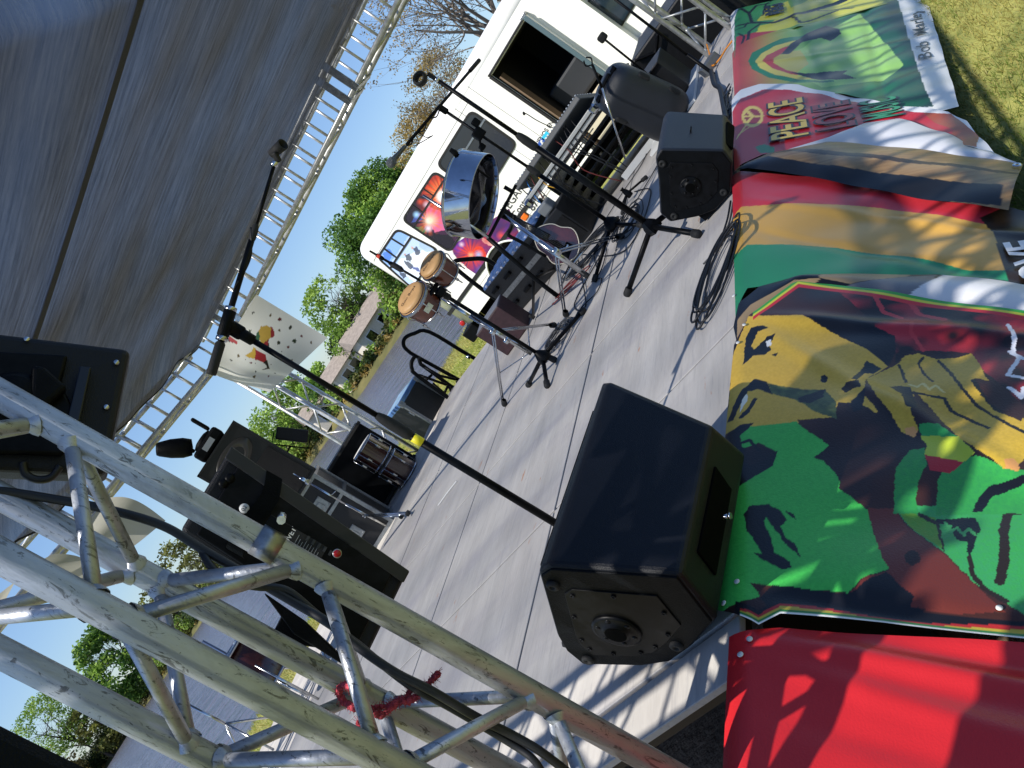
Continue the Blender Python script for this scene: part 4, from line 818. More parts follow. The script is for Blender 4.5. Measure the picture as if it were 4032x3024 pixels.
b = BM(); tube(b, [hub+V((0, 0, -.12)), hub+(onz((2446, 930), .02)-hub)*.5], .006, 8); tube(b, [hub+V((0, 0, -.12)), hub+(onz((2228, 1238), .02)-hub)*.5], .006, 8); obj('stay', b, M['chrome2'], t)
b = BM(); lathe(b, hub-V((0, 0, .03)), (0, 0, 1), [(.015, 0), (.022, .005), (.022, .05), (.015, .055)], 14); obj('collar', b, M['chrome2'], t)
fk = [atd(p, 5.3) for p in ((1880, 640), (1925, 700), (2018, 755), (1975, 850), (1925, 935), (1870, 900), (1665, 770))]
b = BM(); tube(b, [fk[2]-(fk[2]-fk[1])*.35, fk[2]], .012, 10); tube(b, [fk[2]+(fk[2]-fk[4])*.15, fk[4]], .010, 10); obj('cross_arm', b, M['blackmetal'], t)
b = BM(); tube(b, [fk[4], fk[5], fk[6]], .0095, 10); obj('side_arm', b, M['chrome2'], t)
b = BM(); tube(b, [atd((1925, 700), 5.3), atd((1790, 600), 5.25)], .008, 8); lathe(b, atd((1790, 600), 5.25), (0, 0, 1), [(.012, -.02), (.018, 0), (.012, .03)], 10); obj('hook', b, M['blackmetal'], t)
# black tripod behind (second pan or cymbal stand)
t = thing('tripod_stand', 'black tubular tripod stand with curved handle behind the bongos', 'stand', (5.6, 3.3, 0)); dd = 6.1
def pth(name, m, pts, r, dist, t, n=6): b = BM(); tube(b, curve_pts([atd(p, dist) for p in pts], n), r, 10); return obj(name, b, m, t)
pth('pole', M['blackmetal'], ((1920, 935), (2100, 1092), (2195, 1165)), .016, 6.0, t, 2)
for p_ in ((2100, 1250), (2195, 1165), (2180, 1060)):
    b = BM(); f = onz(p_, .02); tube(b, [atd((2100, 1095), 6.0), f], .011, 8); lg = obj('leg', b, M['blackmetal'], t); b = BM(); lathe(b, f, (0, 0, 1), [(.016, -.01), (.018, .03), (.011, .04)], 10); obj('rubber_foot', b, M['rubber'], lg)
pth('handle', M['blackmetal'], ((2028, 845), (2010, 900), (2002, 925), (2050, 952), (2150, 1010)), .012, 5.9, t, 5)
# bongos
t = thing('bongo_drums', 'pair of brown bongos with tan skins and chrome rims on a chrome stand', 'bongos', (4.55, 3.2, 1.0))
def bongo(c, R, hgt, tilt):
    tc = V((-c.x, -c.y, 0)).normalized(); ax = (V((0, 0, 1))*math.cos(tilt)+tc*math.sin(tilt)).normalized()
    b = BM(); lathe(b, c-ax*hgt, ax, [(R*.78, 0), (R*.84, hgt*.15), (R*.92, hgt*.5), (R*.97, hgt*.92)], 40); sh = obj('shell', b, M['bongowood'], t)
    b = BM(); lathe(b, c, ax, [(0, .004), (R*.55, .004), (R*.86, .002), (R*.93, -.006), (R*.985, -.03)], 40); hd = obj('drum_head', b, M['skin'], t)
    b = BM()
    for z_, r_ in ((-.030, .0052), (-.042, .0045), (-.036, .006)): x, y, _ = frame(ax); tube(b, [c+ax*z_+(x*math.cos(a)+y*math.sin(a))*(R*1.03) for a in np.linspace(0, 6.283, 37)[:-1]], r_, 8, closed=True)
    obj('rim', b, M['chrome'], t)
    b = BM(); x, y, _ = frame(ax); tube(b, [c-ax*(hgt*.93)+(x*math.cos(a)+y*math.sin(a))*(R*.84) for a in np.linspace(0, 6.283, 37)[:-1]], .006, 8, closed=True); obj('bottom_ring', b, M['chrome2'], t)
    for k in range(5):
        a = k*1.2566+.4; e = x*math.cos(a)+y*math.sin(a); b = BM()
        tube(b, curve_pts([c-ax*.04+e*R*1.04, c-ax*.06+e*R*1.12, c-ax*hgt*.6+e*R*.98, c-ax*hgt*.9+e*R*.92, c-ax*hgt*1.02+e*R*.95], 4), .0035, 6)
        lathe(b, c-ax*hgt*.98+e*R*.94, -ax, [(.008, -.01), (.008, .012), (.004, .014), (.004, .045)], 8); obj('lug', b, M['chrome2'], t)
    rr_ = V((-tc.y, tc.x, 0)); rr_ = rr_ if rr_.dot(right) > 0 else -rr_
    for j, s_ in enumerate(('script',)):
        tx = text_bm('Gon Bops' if R < .1 else 'Gon Bops', R*.32); 
        for v in tx.verts: v.co = c+ax*.0055+rr_*v.co.x+rr_.cross(ax)*(-v.co.y)
        obj('lettering', tx, mat('head_print', '4a3320', .6), hd)
    return ax
A1 = bongo(atd(g(0+5, -14, -12) if 0 else (1400+.3038*955, 900+.3038*445), 5.30), .092, .165, .44)
A2 = bongo(atd((1400+.3038*690, 900+.3038*880), 5.22), .108, .17, .44)
b = BM(); tube(b, [atd((1720, 1120), 5.25), atd((1690, 1165), 5.2)], .014, 10); box(b, atd((1735, 1150), 5.26), (.05, .06, .05), yaw=.6, bev=.01); obj('bracket', b, M['blackmetal'], t)
b = BM(); q = (1400+.3038*945, 900+.3038*1030); c = atd(q, 5.15); tc = V((-c.x, -c.y, 0)).normalized(); box(b, c, (.055, .004, .035), rot=Matrix((V((-tc.y, tc.x, 0)), -tc, V((0, 0, 1)))).transposed(), bev=.001, seg=1); obj('badge', b, M['chrome2'], t)
t = thing('bongo_stand', 'chrome tripod stand under the bongos with black rubber feet', 'stand', (4.7, 3.2, 0)); dd = 5.45
hub = atd((1940, 1304), dd); tp_ = atd((1735, 1170), dd); bt_ = atd((2092, 1392), dd)
b = BM(); tube(b, [tp_, hub], .010, 14); obj('pole', b, M['chrome'], t); b = BM(); tube(b, [atd((1850, 1243), dd), bt_], .0145, 14); obj('lower_tube', b, M['chrome2'], t)
for f in (V((4.85, 3.66, .02)), onz((2180, 1280), .02), V((4.55, 2.95, .02))):
    b = BM(); 
    for o_ in (-.008, .008): tube(b, [hub+V((0, 0, o_)), f+V((0, 0, o_+.012))], .005, 8)
    lg = obj('leg', b, M['chrome'], t); b = BM(); d_ = (f-hub).normalized(); lathe(b, f-d_*.045, d_, [(.010, 0), (.018, .008), (.021, .05), (.018, .062), (0, .064)], 12); obj('rubber_foot', b, M['rubber'], lg)
    b = BM(); tube(b, [V((bt_.x, bt_.y, .16)), hub+(f-hub)*.55], .004, 8); obj('stay', b, M['chrome'], t)
for z_ in (0, -.10): b = BM(); lathe(b, hub+V((0, 0, z_-.02)), (0, 0, 1), [(.014, 0), (.021, .004), (.021, .032), (.014, .036)], 14); obj('collar', b, M['chrome2'], t)
"""end part 4"""
# ------------------------------------------------------------------ stage lights clamped to the near tower
def facebox(b, cs, away, m=None, bev=.01):
    """box whose near face has the 4 given corners, extruded along vector away"""
    prism(b, cs, away, bev=bev)
vw = lambda az, el=0: V((math.cos(math.radians(az)), math.sin(math.radians(az)), math.tan(math.radians(el))))
t = thing('stage_light', 'black flat LED stage light on the near tower with red switch and white sticker', 'stage light', azel(51.6, -3, 2.15), 'black stage lights clamped to the near tower')
D = 2.12; cs = [atd(p, D) for p in ((911, 1759), (1610, 2248), (1449, 2580), (707, 2094))]
cc = (cs[0]+cs[1]+cs[2]+cs[3])/4; ux = (cs[0]-cs[3]).normalized(); uz = V((0, 0, 1)); fn = ux.cross(uz); fn = fn if fn.dot(cc) < 0 else -fn
b = BM(); facebox(b, cs, -fn*.09, bev=.012); sh = obj('housing', b, M['navybox'], t)
b = BM(); inn = [cc+(q-cc)*.86+fn*.001 for q in cs]; facebox(b, inn, fn*.012, bev=.004); obj('back_plate', b, M['blackmetal'], t)
def onface(px, off=.016): # pixel on the back plate plane
    d = V(ray(*px)); o = V((0, 0, H)); k = (cc-o).dot(fn)/d.dot(fn); return o+d*k+fn*off
for nm, a, c, m in (('side_trim', (1500, 2170), (1600, 2240), 0),):
    pass
b = BM(); prism(b, [cs[0]+fn*.002, cs[1]+fn*.002, cs[1]+ux*-.03+fn*.002, cs[0]+ux*-.03+fn*.002], fn*.014, bev=.004); obj('side_trim', b, M['case2'], t)
b = BM(); q = onface((1325, 2178)); lathe(b, q, fn, [(.0085, 0), (.0085, .003), (.007, .005), (0, .005)], 18); kn = obj('switch', b, M['redlens'], t)
b = BM(); lathe(b, q-fn*.001, fn, [(.0085, 0), (.0105, 0), (.0105, .004), (.0085, .004)], 18); obj('switch_ring', b, M['alu'], t)
b = BM(); q = onface((962, 2002)); lathe(b, q, fn, [(0, .002), (.011, .002), (.011, 0)], 20); stc = obj('round_sticker', b, M['whiteplain'], t); obj('lettering', text_on('02', .013, q+fn*.0025, ux, uz), M['blackplastic'], stc)
q = onface((1180, 2165)); b = BM(); box(b, q, (.07, .10, .0012), rot=Matrix((ux, uz, fn)).transposed()); lb = obj('data_label', b, M['rubber'], t)
R_ = -ux if ux.cross(uz).dot(fn) < 0 else ux
dn = V((0, 0, -1))
obj('lettering', text_on('CHAUVET', .016, q+fn*.001+ux*.0+uz*.035, R_, uz, bold=.0004), M['whiteplain'], lb)
b = BM()
for k in range(9): box(b, q+fn*.001+uz*(.018-.007*k)+ux*(.004*math.sin(k*3)), (.055-.018*abs(math.sin(k*2.2)), .0012, .0006), rot=Matrix((ux, uz, fn)).transposed())
obj('fine_print', b, mat('fine_print_grey', '8a8c8e', .5), lb)
b = BM()
for k in range(5): box(b, onface((1210+k*22, 2120+k*14), .018), (.012, .006, .0012), rot=Matrix((ux, uz, fn)).transposed())
obj('menu_marks', b, mat('grey_print', '2c2e31', .5), t)
yk = [onface(p, .02) for p in ((880, 1880), (960, 1800), (1250, 2010))]
b = BM(); 
for p in ((880, 1905), (905, 1885), (1010, 2010)): lathe(b, onface(p, .012), fn, [(.011, 0), (.011, .006), (.006, .010), (0, .010)], 12)
obj('knobs', b, M['blackmetal'], t)
# yoke: curved strap from the side to the clamp
b = BM(); pts = curve_pts([onface((1080, 1870), .02), onface((1060, 1960), .06), onface((1000, 2040), .09), onface((930, 2150), .06), onface((930, 2180), .02)], 8)
prev = None
for p in pts:
    a_, c_ = b.verts.new(p+uz*.02), b.verts.new(p-uz*.02)
    if prev: b.faces.new((prev[0], a_, c_, prev[1]))
    prev = (a_, c_)
bmesh.ops.solidify(b, geom=b.faces[:], thickness=.003); obj('yoke', b, M['blackplastic'], t)
b = BM(); prism(b, [onface(p, .03) for p in ((1120, 2390), (1310, 2550), (1060, 2510))], fn*.02, bev=.003); prism(b, [onface(p, .02) for p in ((1040, 2330), (1200, 2440), (1360, 2590), (1340, 2600), (1150, 2480))], fn*.05, bev=.003); obj('lower_bracket', b, M['blackplastic'], t)
# clamp band round the tower chord
t = thing('pipe_clamp', 'shiny steel band clamp wrapped round the tower tube holding the lower stage light', 'clamp', (1.025, 1.31, .99))
zc_ = atd((1050, 2150), math.hypot(1.025, 1.31)).z
b = BM(); lathe(b, (1.025, 1.31, zc_-.022), (0, 0, 1), [(.0262, 0), (.0285, 0), (.0285, .044), (.0262, .044)], 32); obj('band', b, M['alu'], t)
b = BM(); q = V((1.025, 1.31, zc_)); rdir = V((.79, -.615, 0)); box(b, q+rdir*.036, (.022, .005, .044), yaw=-.66, bev=.001); obj('tab', b, M['blackmetal'], t)
b = BM(); tube(b, [q+rdir*.05+V((-.02, -.02, .003)), q+rdir*.05+V((.03, .03, .003))], .008, 8); obj('bolt', b, M['chrome2'], t)
# upper light, seen from below
t = thing('stage_light', 'black stage light tilted down near the top of the near tower, with bright screw heads', 'stage light', azel(52, 14, 1.95), 'black stage lights clamped to the near tower')
cs = [atd((-320, 1270), 1.95), atd((516, 1372), 2.0), atd((418, 1868), 1.92), atd((-330, 1835), 1.88)]
cc = (cs[0]+cs[1]+cs[2]+cs[3])/4; ex = (cs[1]-cs[0]).normalized(); ey = (cs[2]-cs[1]); ey = (ey-ex*ey.dot(ex)).normalized(); fn = ex.cross(ey); fn = fn if fn.dot(cc-V((0, 0, H))) < 0 else -fn
b = BM(); facebox(b, cs, -fn*.07, bev=.014); obj('housing', b, M['navybox'], t)
def onface2(px, off=.0): d = V(ray(*px)); o = V((0, 0, H)); k = (cc-o).dot(fn)/d.dot(fn); return o+d*k+fn*off
b = BM(); prism(b, [onface2(p, .001) for p in ((-200, 1385), (268, 1410), (240, 1520), (300, 1640), (250, 1800), (-200, 1790))], fn*.018, bev=.006); obj('back_plate', b, M['blackmetal'], t)
b = BM(); prism(b, [onface2(p, .008) for p in ((315, 1462), (360, 1466), (312, 1690), (262, 1680))], fn*.02, bev=.003); obj('bracket_bar', b, mat('bracket_paint', '22252c', .3, .5), t)
b = BM(); prism(b, [onface2(p, .02) for p in ((130, 1470), (180, 1478), (270, 1560), (200, 1620), (190, 1700), (120, 1640))], fn*.03, bev=.01); lathe(b, onface2((60, 1600), .0), fn, [(.06, 0), (.06, .03), (.045, .045), (0, .05)], 28); obj('yoke_hinge', b, M['blackplastic'], t)
for p in ((458, 1428), (418, 1604), (105, 1337)): b = BM(); lathe(b, onface2(p, .002), fn, [(0, .003), (.004, .003), (.0055, .0015), (.006, 0)], 14); obj('screw', b, M['chrome2'], t)
b = BM(); tube(b, curve_pts([atd(p, 1.9) for p in ((90, 1820), (100, 1865), (145, 1888), (200, 1880), (238, 1835))], 6), .0075, 8); obj('power_tail', b, M['cable'], t)
# cables down the tower
def cable(name, label, pts, r, m='cable', cat='cable', n=8, group=None):
    b = BM(); tube(b, curve_pts(pts, n), r, 8); o = obj(name, b, M[m]); tag(o, label, cat, group); return o
cable('black_cable', 'thick black cable running down the whole near tower behind its front tube', [atd(p, d) for p, d in (((-60, 1925), 1.85), ((150, 1955), 1.85), ((420, 2005), 1.84), ((640, 2070), 1.83), ((800, 2165), 1.82), ((1000, 2280), 1.80), ((1180, 2385), 1.78), ((1290, 2450), 1.76), ((1420, 2555), 1.74), ((1560, 2650), 1.72), ((1700, 2720), 1.71), ((1870, 2820), 1.71), ((2010, 2890), 1.71), ((2130, 2960), 1.70), ((2260, 3060), 1.70))], .0085)
cable('black_cable', 'second black cable looping off the tower, ends tied beside the small buckle', [atd(p, d) for p, d in (((790, 2160), 1.83), ((830, 2230), 1.80), ((900, 2290), 1.79), ((1010, 2310), 1.79), ((1130, 2325), 1.79), ((1250, 2420), 1.78), ((1400, 2530), 1.76), ((1600, 2690), 1.73), ((1780, 2790), 1.73), ((2000, 2920), 1.72), ((2100, 2990), 1.70), ((2150, 3070), 1.70))], .0075)
# red yarn
t = thing('red_yarn', 'frayed red yarn knotted round a tower tube with loose ends', 'yarn', atd((1420, 2780), 1.74))
def fuzzy(b, pts, r, nf, L):
    C = curve_pts(pts, 14); tube(b, [p+V((random.uniform(-1, 1), random.uniform(-1, 1), random.uniform(-1, 1)))*r*.35 for p in C], [r*random.uniform(.7, 1.25) for _ in C], 7)
    for _ in range(nf):
        p = random.choice(C); d = V((random.gauss(0, 1), random.gauss(0, 1), random.gauss(0, 1))).normalized(); q = p+d*(r*.6); e = q+d*L*random.uniform(.3, 1)+V((random.gauss(0, 1), random.gauss(0, 1), random.gauss(0, 1)))*L*.3
        tube(b, [q, (q+e)/2+V((0, 0, .001)), e], .0005, 3, cap=False)
b = BM(); fuzzy(b, [atd(p, 1.70+.05*math.sin(i*1.0)) for i, p in enumerate(((1400, 2790), (1360, 2770), (1335, 2730), (1345, 2700), (1380, 2705), (1410, 2730), (1430, 2770), (1440, 2800)))], .0062, 260, .009); obj('loop', b, M['yarn'], t)
b = BM(); fuzzy(b, [atd(p, 1.72) for p in ((1420, 2780), (1440, 2820), (1430, 2850), (1410, 2845))], .006, 90, .009); fuzzy(b, [atd(p, 1.74) for p in ((1440, 2800), (1500, 2815), (1560, 2770), (1620, 2755), (1680, 2700), (1725, 2650))], .0062, 260, .011); fuzzy(b, [atd(p, 1.75) for p in ((1450, 2790), (1520, 2780), (1590, 2750), (1640, 2690))], .0055, 200, .011); obj('loose_ends', b, M['yarn'], t)
# dark side cabinet, far left
b = BM(); box(b, (.23, 1.15, .20), (.46, .20, 2.0), yaw=0, bev=.02); o = obj('cabinet', b, M['blackplastic']); tag(o, 'tall plain black loudspeaker column standing on the ground left of the near tower', 'speaker')
# ------------------------------------------------------------------ gear at the back of the stage
nc = V((5.45, 5.85, 0)); le = V((-.60, .80, 0)); re = V((.80, .60, 0))
t = thing('road_case', 'tall black road case with aluminium edges and butterfly latches carrying the grille speaker', 'road case', nc)
ztop = .80; c = nc+le*.36+re*.22; yaw = math.atan2(re.y, re.x); fnm = -re
b = BM(); box(b, c+V((0, 0, ztop/2)), (.44, .72, ztop), yaw=yaw, bev=.006, seg=1); body = obj('body', b, M['case'], t)
b = BM()
for s_ in (-.36, .36):
    for r_ in (-.22, .22): box(b, c+le*s_+re*r_+V((0, 0, ztop/2)), (.035, .035, ztop+.004), yaw=yaw, bev=.004, seg=1)
for z_ in (.015, ztop-.015, .50):
    for r_ in (-.22, .22): box(b, c+re*r_+V((0, 0, z_)), (.034, .72, .03), yaw=yaw)
    box(b, c-le*.36+V((0, 0, z_)), (.44, .034, .03), yaw=yaw)
obj('edge_trim', b, M['alu'], t)
for z_, s_ in ((.60, -.16), (.22, -.10)):
    b = BM(); q = c-re*.223+le*s_+V((0, 0, z_)); box(b, q, (.012, .13, .13), yaw=yaw, bev=.004); box(b, q-re*.006, (.014, .05, .07), yaw=yaw, bev=.006)
    for i in (-1, 1):
        for j in (-1, 1): lathe(b, q-re*.006+le*.052*i+V((0, 0, .052*j)), -re, [(.006, 0), (.004, .004), (0, .005)], 8)
    obj('latch', b, M['alu'], t)
sc_ = c+V((0, 0, ztop)); vd = V((-sc_.x, -sc_.y, 0)).normalized(); vyaw = math.atan2(vd.y, vd.x)
t = thing('grille_speaker', 'big black loudspeaker with horn and mesh grille standing on the road case', 'speaker', sc_)
sr = V((-vd.y, vd.x, 0)); sr = sr if sr.dot(right) > 0 else -sr; scn = azel(48.6, 0, 8.15); scn.z = 0
b = BM(); box(b, V((scn.x, scn.y, ztop+.40)), (.44, .54, .80), yaw=vyaw, bev=.008); obj('cabinet', b, M['case2'], t)
fz = V((scn.x, scn.y, 0))+vd*.222
b = BM(); box(b, fz+V((0, 0, ztop+.24)), (.012, .47, .42), yaw=vyaw, bev=.003); obj('grille', b, M['blackgrille'], t)
b = BM(); lathe(b, fz+V((0, 0, ztop+.62)), vd, [(.0, -.06), (.05, -.05), (.12, .0), (.20, .012), (.205, 0)], 28, sx=1, sy=.55); obj('horn', b, mat('horn_flare', '33302a', .3), t)
b = BM()
for s_ in (-1, 1): box(b, fz+sr*.262*s_+V((0, 0, ztop+.40)), (.02, .02, .80), yaw=vyaw)
for z_ in (.008, .792): box(b, fz+V((0, 0, ztop+z_)), (.02, .54, .016), yaw=vyaw)
obj('edge_trim', b, M['case'], t)
# moving head on top
mb = V((scn.x, scn.y, ztop+.80))+vd*.08; t = thing('moving_head_light', 'black moving head light with display sitting on top of the grille speaker', 'stage light', mb)
b = BM(); box(b, mb+V((0, 0, .065)), (.24, .30, .11), yaw=vyaw, bev=.025); obj('base', b, M['blackplastic'], t)
b = BM(); box(b, mb+vd*.121+V((0, 0, .065)), (.004, .12, .05), yaw=vyaw); obj('display', b, mat('grey_display', '8a8f94', .2), t)
b = BM(); q = mb+V((0, 0, .12)); lathe(b, q, (0, 0, 1), [(.10, 0), (.10, .02), (.06, .035)], 24)
for s_ in (-1, 1): box(b, q+sr*.11*s_+V((0, 0, .10)), (.10, .035, .17), yaw=vyaw, bev=.015)
obj('yoke', b, M['blackplastic'], t)
b = BM(); lathe(b, q+V((0, 0, .10))-sr*.10-V((0, 0, .03)), (sr*-.55+V((0, 0, .80))), [(0, -.03), (.07, -.02), (.085, .05), (.08, .15), (.06, .24), (.05, .26), (0, .262)], 28); obj('head', b, M['blackplastic'], t)
# flat panel light on an arm
pc_ = atd((1150, 1712), 8.1); t = thing('panel_light', 'small black panel light on a yoke sticking out beside the grille speaker', 'stage light', pc_)
R4 = Matrix.Rotation(vyaw, 3, 'Z') @ Matrix.Rotation(.42, 3, 'X')
b = BM(); box(b, pc_, (.07, .11, .27), rot=R4, bev=.01); obj('housing', b, M['navybox'], t)
b = BM(); e1 = R4 @ V((0, 0, 1)); e2 = R4 @ V((0, 1, 0)); e2 = e2 if e2.dot(right) < 0 else -e2
tube(b, [pc_+e1*.155, pc_+e1*.155+e2*.10, pc_-e1*.155+e2*.10, pc_-e1*.155], .007, 6); tube(b, curve_pts([pc_+e2*.10, pc_+e2*.17+V((0, 0, .02)), pc_+e2*.20-V((0, 0, .02)), pc_+e2*.26], 4), .010, 6); obj('yoke', b, M['blackmetal'], t)
# toms in front of a black box
dc = V((6.22, 6.02, 0)); t = thing('tom_drums', 'two stacked dark red toms with chrome hoops standing before the open black box', 'drums', dc)
for z0, z1, R_ in ((.0, .26, .135), (.28, .53, .135)):
    b = BM(); lathe(b, dc+V((0, 0, z0)), (0, 0, 1), [(R_, 0), (R_, z1-z0)], 36); sh = obj('shell', b, M['drumshell'], t)
    for zz in (z0+.012, z1-.012):
        b = BM(); tube(b, [dc+V(((R_+.008)*math.cos(a), (R_+.008)*math.sin(a), zz)) for a in np.linspace(0, 6.283, 33)[:-1]], .0085, 6, closed=True); obj('hoop', b, M['chrome'], t)
    b = BM(); lathe(b, dc+V((0, 0, z1)), (0, 0, 1), [(R_, 0), (0, .001)], 32); obj('drum_head', b, M['whiteplain'], t)
    for k in range(6):
        a = k*1.047+.3; e = V((math.cos(a), math.sin(a), 0)); b = BM(); tube(b, [dc+e*(R_+.018)+V((0, 0, z0+.01)), dc+e*(R_+.018)+V((0, 0, z1-.01))], .003, 5); box(b, dc+e*(R_+.008)+V((0, 0, (z0+z1)/2)), (.02, .02, .05), yaw=a, bev=.005); obj('lug', b, M['chrome2'], t)
bc = V((6.42, 6.42, 0)); t = thing('black_box', 'large open black equipment box behind the two toms at the back edge', 'box', bc); yb = math.radians(-44)
b = BM(); box(b, bc+V((0, 0, .34)), (.66, .40, .66), yaw=yb, bev=.01); obj('body', b, M['blackplastic'], t)
b = BM(); dd_ = V((math.sin(math.radians(44))*-1, -math.cos(math.radians(44)), 0)); box(b, bc+dd_*.21+V((0, 0, .66)), (.68, .02, .03), yaw=yb); box(b, bc+dd_*.21+V((0, 0, .03)), (.68, .02, .03), yaw=yb); obj('edge_trim', b, M['rubber'], t)
b = BM(); box(b, bc+dd_*.2+V((-.36, .10, .30)), (.03, .3, .5), yaw=yb+.2, bev=.005); obj('side_flap', b, M['case2'], t)
# hi-hat / cymbal hardware
t = thing('cymbal_stand', 'bare chrome cymbal stand with black feet in front of the latched road case', 'stand', (5.2, 5.5, 0))
f1 = onz(s3(1700, 1380) if 0 else (1611, 2024), .02); pb_ = onz((1520, 2070), .03); d5 = math.hypot(pb_.x, pb_.y)
q_t = atd((1195, 1888), d5-.1); q_m = atd((1430, 2027), d5-.05)
b = BM(); tube(b, [q_t, q_m], .008, 10); obj('upper_tube', b, M['chrome'], t); b = BM(); tube(b, [q_m+(q_t-q_m)*.3, pb_], .0125, 10); obj('lower_tube', b, M['chrome2'], t)
hubp = q_m
for p_ in ((1611, 2024), (1430, 2110), (1585, 2035)):
    f = onz(p_, .02); b = BM(); tube(b, [hubp+V((0, 0, -.02)), f+V((0, 0, .0))], .006, 6); tube(b, [hubp+V((0, 0, -.0)), f+V((0, 0, .02))], .006, 6); lg = obj('leg', b, M['chrome'], t)
    b = BM(); box(b, f+V((0, 0, .012)), (.06, .04, .035), yaw=.6, bev=.01); obj('rubber_foot', b, M['rubber'], lg)
b = BM(); lathe(b, q_t, (0, 0, 1), [(.016, -.03), (.018, .01), (.010, .03), (.004, .035), (.004, .10)], 12); box(b, q_t+V((0, 0, -.04)), (.05, .03, .04), bev=.008); tube(b, [q_t+(q_m-q_t)*.45, q_t+(q_m-q_t)*.45+V((.05, -.02, -.02))], .006, 6); obj('wing_nuts', b, M['chrome'], t)
# case, sky reflection painted blue on its lid, at the back right corner
ec = azel(40.3, 0, 9.65); t = thing('lid_case', 'black road case with painted sky reflection on lid standing on the grass behind the stage', 'road case', (ec.x, ec.y, -.9)); ey_ = math.radians(40.3)
b = BM(); box(b, V((ec.x, ec.y, -.27)), (.50, .36, 1.26), yaw=ey_+.5, bev=.006); obj('body', b, M['case'], t)
b = BM(); box(b, V((ec.x, ec.y, .375)), (.51, .37, .05), yaw=ey_+.5, bev=.008); lid = obj('lid', b, mat('case_lid_sky_reflection', '5a82b8', .12, .35), t)
b = BM()
for i in (-1, 1):
    for j in (-1, 1):
        q = V((ec.x, ec.y, 0))+Matrix.Rotation(ey_+.5, 3, 'Z') @ V((.24*i, .17*j, 0)); box(b, q+V((0, 0, .36)), (.05, .05, .07), yaw=ey_+.5, bev=.008); box(b, q+V((0, 0, -.27)), (.03, .03, 1.26), yaw=ey_+.5)
obj('corner', b, M['alu'], t)
b = BM(); q = V((ec.x, ec.y, .22))-V((math.cos(ey_-.1), math.sin(ey_-.1), 0))*.27; box(b, q, (.02, .09, .07), yaw=ey_+.5, bev=.004); obj('latch', b, M['chrome2'], t)
# hand rails of the back steps
t = thing('step_rails', 'black tubular hand rails of the steps at the back corner of the stage', 'handrail', (7.8, 6.1, -.9))
def cA(x, y): return (1400+x*.3038, 1400+y*.3038)
def c8(x, y): return (1400+x*.3038, 900+y*.3038)
for nm, pts, r, d_ in (('rail', [c8(2300, 2100), c8(1500, 1659), c8(960, 1340), c8(760, 1360), c8(640, 1420), c8(625, 1520), c8(700, 1600), cA(780, 5), cA(1400, 350), cA(1700, 530)], .021, 9.7),
                       ('rail', [cA(770, 5), cA(725, 90), cA(735, 180), cA(790, 250), cA(1230, 570), cA(1450, 710)], .021, 9.3), ('rail', [cA(820, 30), cA(845, 110), cA(900, 150), cA(1310, 450), cA(1500, 570)], .021, 9.5)):
    b = BM(); tube(b, curve_pts([atd(p, d_) for p in pts], 4), r, 10); obj(nm, b, M['blackmetal'], t)
for pts in ([cA(820, 250), cA(1180, 380)], [cA(1000, 360), cA(1230, 560)], [cA(900, 150), cA(1090, 260), cA(1300, 310)], [cA(1310, 330), cA(1350, 420)], [cA(1200, 390), cA(1150, 490)], [cA(1210, 400), cA(1260, 520)], [cA(900, 330), cA(990, 250)]):
    b = BM(); tube(b, [atd(p, 9.4) for p in pts], .014, 8); obj('brace', b, M['blackmetal'], t)
b = BM(); q0, q1 = atd(cA(1440, 0), 9.7), atd(cA(1490, 30), 9.7); tube(b, [q0, q1], .0225, 12); obj('sleeve', b, M['chrome2'], t)
t = thing('step_rails', 'curved black tubular rail end in front of the bus wheel', 'handrail', (7.9, 5.0, -.9)); b = BM(); tube(b, curve_pts([atd(c8(*p), 8.9) for p in ((1310, 500), (1275, 455), (1310, 415), (1480, 395), (1640, 390), (1750, 430), (1950, 570), (2300, 790))], 5), .022, 10); obj('rail', b, M['blackmetal'], t)
b = BM(); tube(b, curve_pts([atd(c8(*p), 8.7) for p in ((1290, 440), (1330, 540), (1700, 830), (1900, 960))], 5), .022, 10); obj('rail', b, M['blackmetal'], t)
# maroon box and the row of black cases
def floorbox(name, label, cat, p0, p1, depth, h, m, z0=0, bev=.008):
    a, c = onz(p0, z0), onz(p1, z0); d = (c-a); L = d.length; d.normalize(); nn = V((-d.y, d.x, 0)); nn = nn if nn.dot(a) > 0 else -nn
    t = thing(name, label, cat, a); cc_ = (a+c)/2+nn*depth/2+V((0, 0, h/2)); b = BM(); box(b, cc_, (L, depth, h), yaw=math.atan2(d.y, d.x), bev=bev); obj('body', b, m, t); return t, a, c, d, nn, L
t, a, c, d, nn, L = floorbox('cajon', 'dark maroon box drum standing on the deck behind the bongo stand', 'box drum', (1998, 1402), (2082, 1285), .30, .30, M['maroon'])
b = BM(); box(b, (a+c)/2+nn*.15+V((0, 0, .3015)), (L*.96, .28, .006), yaw=math.atan2(d.y, d.x)); obj('top', b, mat('grey_top', '77777a', .6), t)
t, a, c, d, nn, L = floorbox('road_case', 'long black road case with padded blue cover and aluminium centre strip behind the bongos', 'road case', (2042, 1236), (2240, 1010), .45, .37, M['case'])
yw = math.atan2(d.y, d.x); b = BM()
for i in range(12):
    for j in range(5): lathe(b, a+d*(L*(i+.5)/12)+nn*(.05+.085*j)+V((0, 0, .368)), (0, 0, 1), [(.055, 0), (.05, .018), (.03, .03), (0, .034)], 10)
obj('padded_cover', b, M['bluecloth'], t)
b = BM(); box(b, (a+c)/2-nn*.004+V((0, 0, .20)), (L, .008, .045), yaw=yw); box(b, (a+c)/2-nn*.010+V((0, 0, .20)), (L*.35, .008, .02), yaw=yw); obj('edge_trim', b, M['alu'], t)
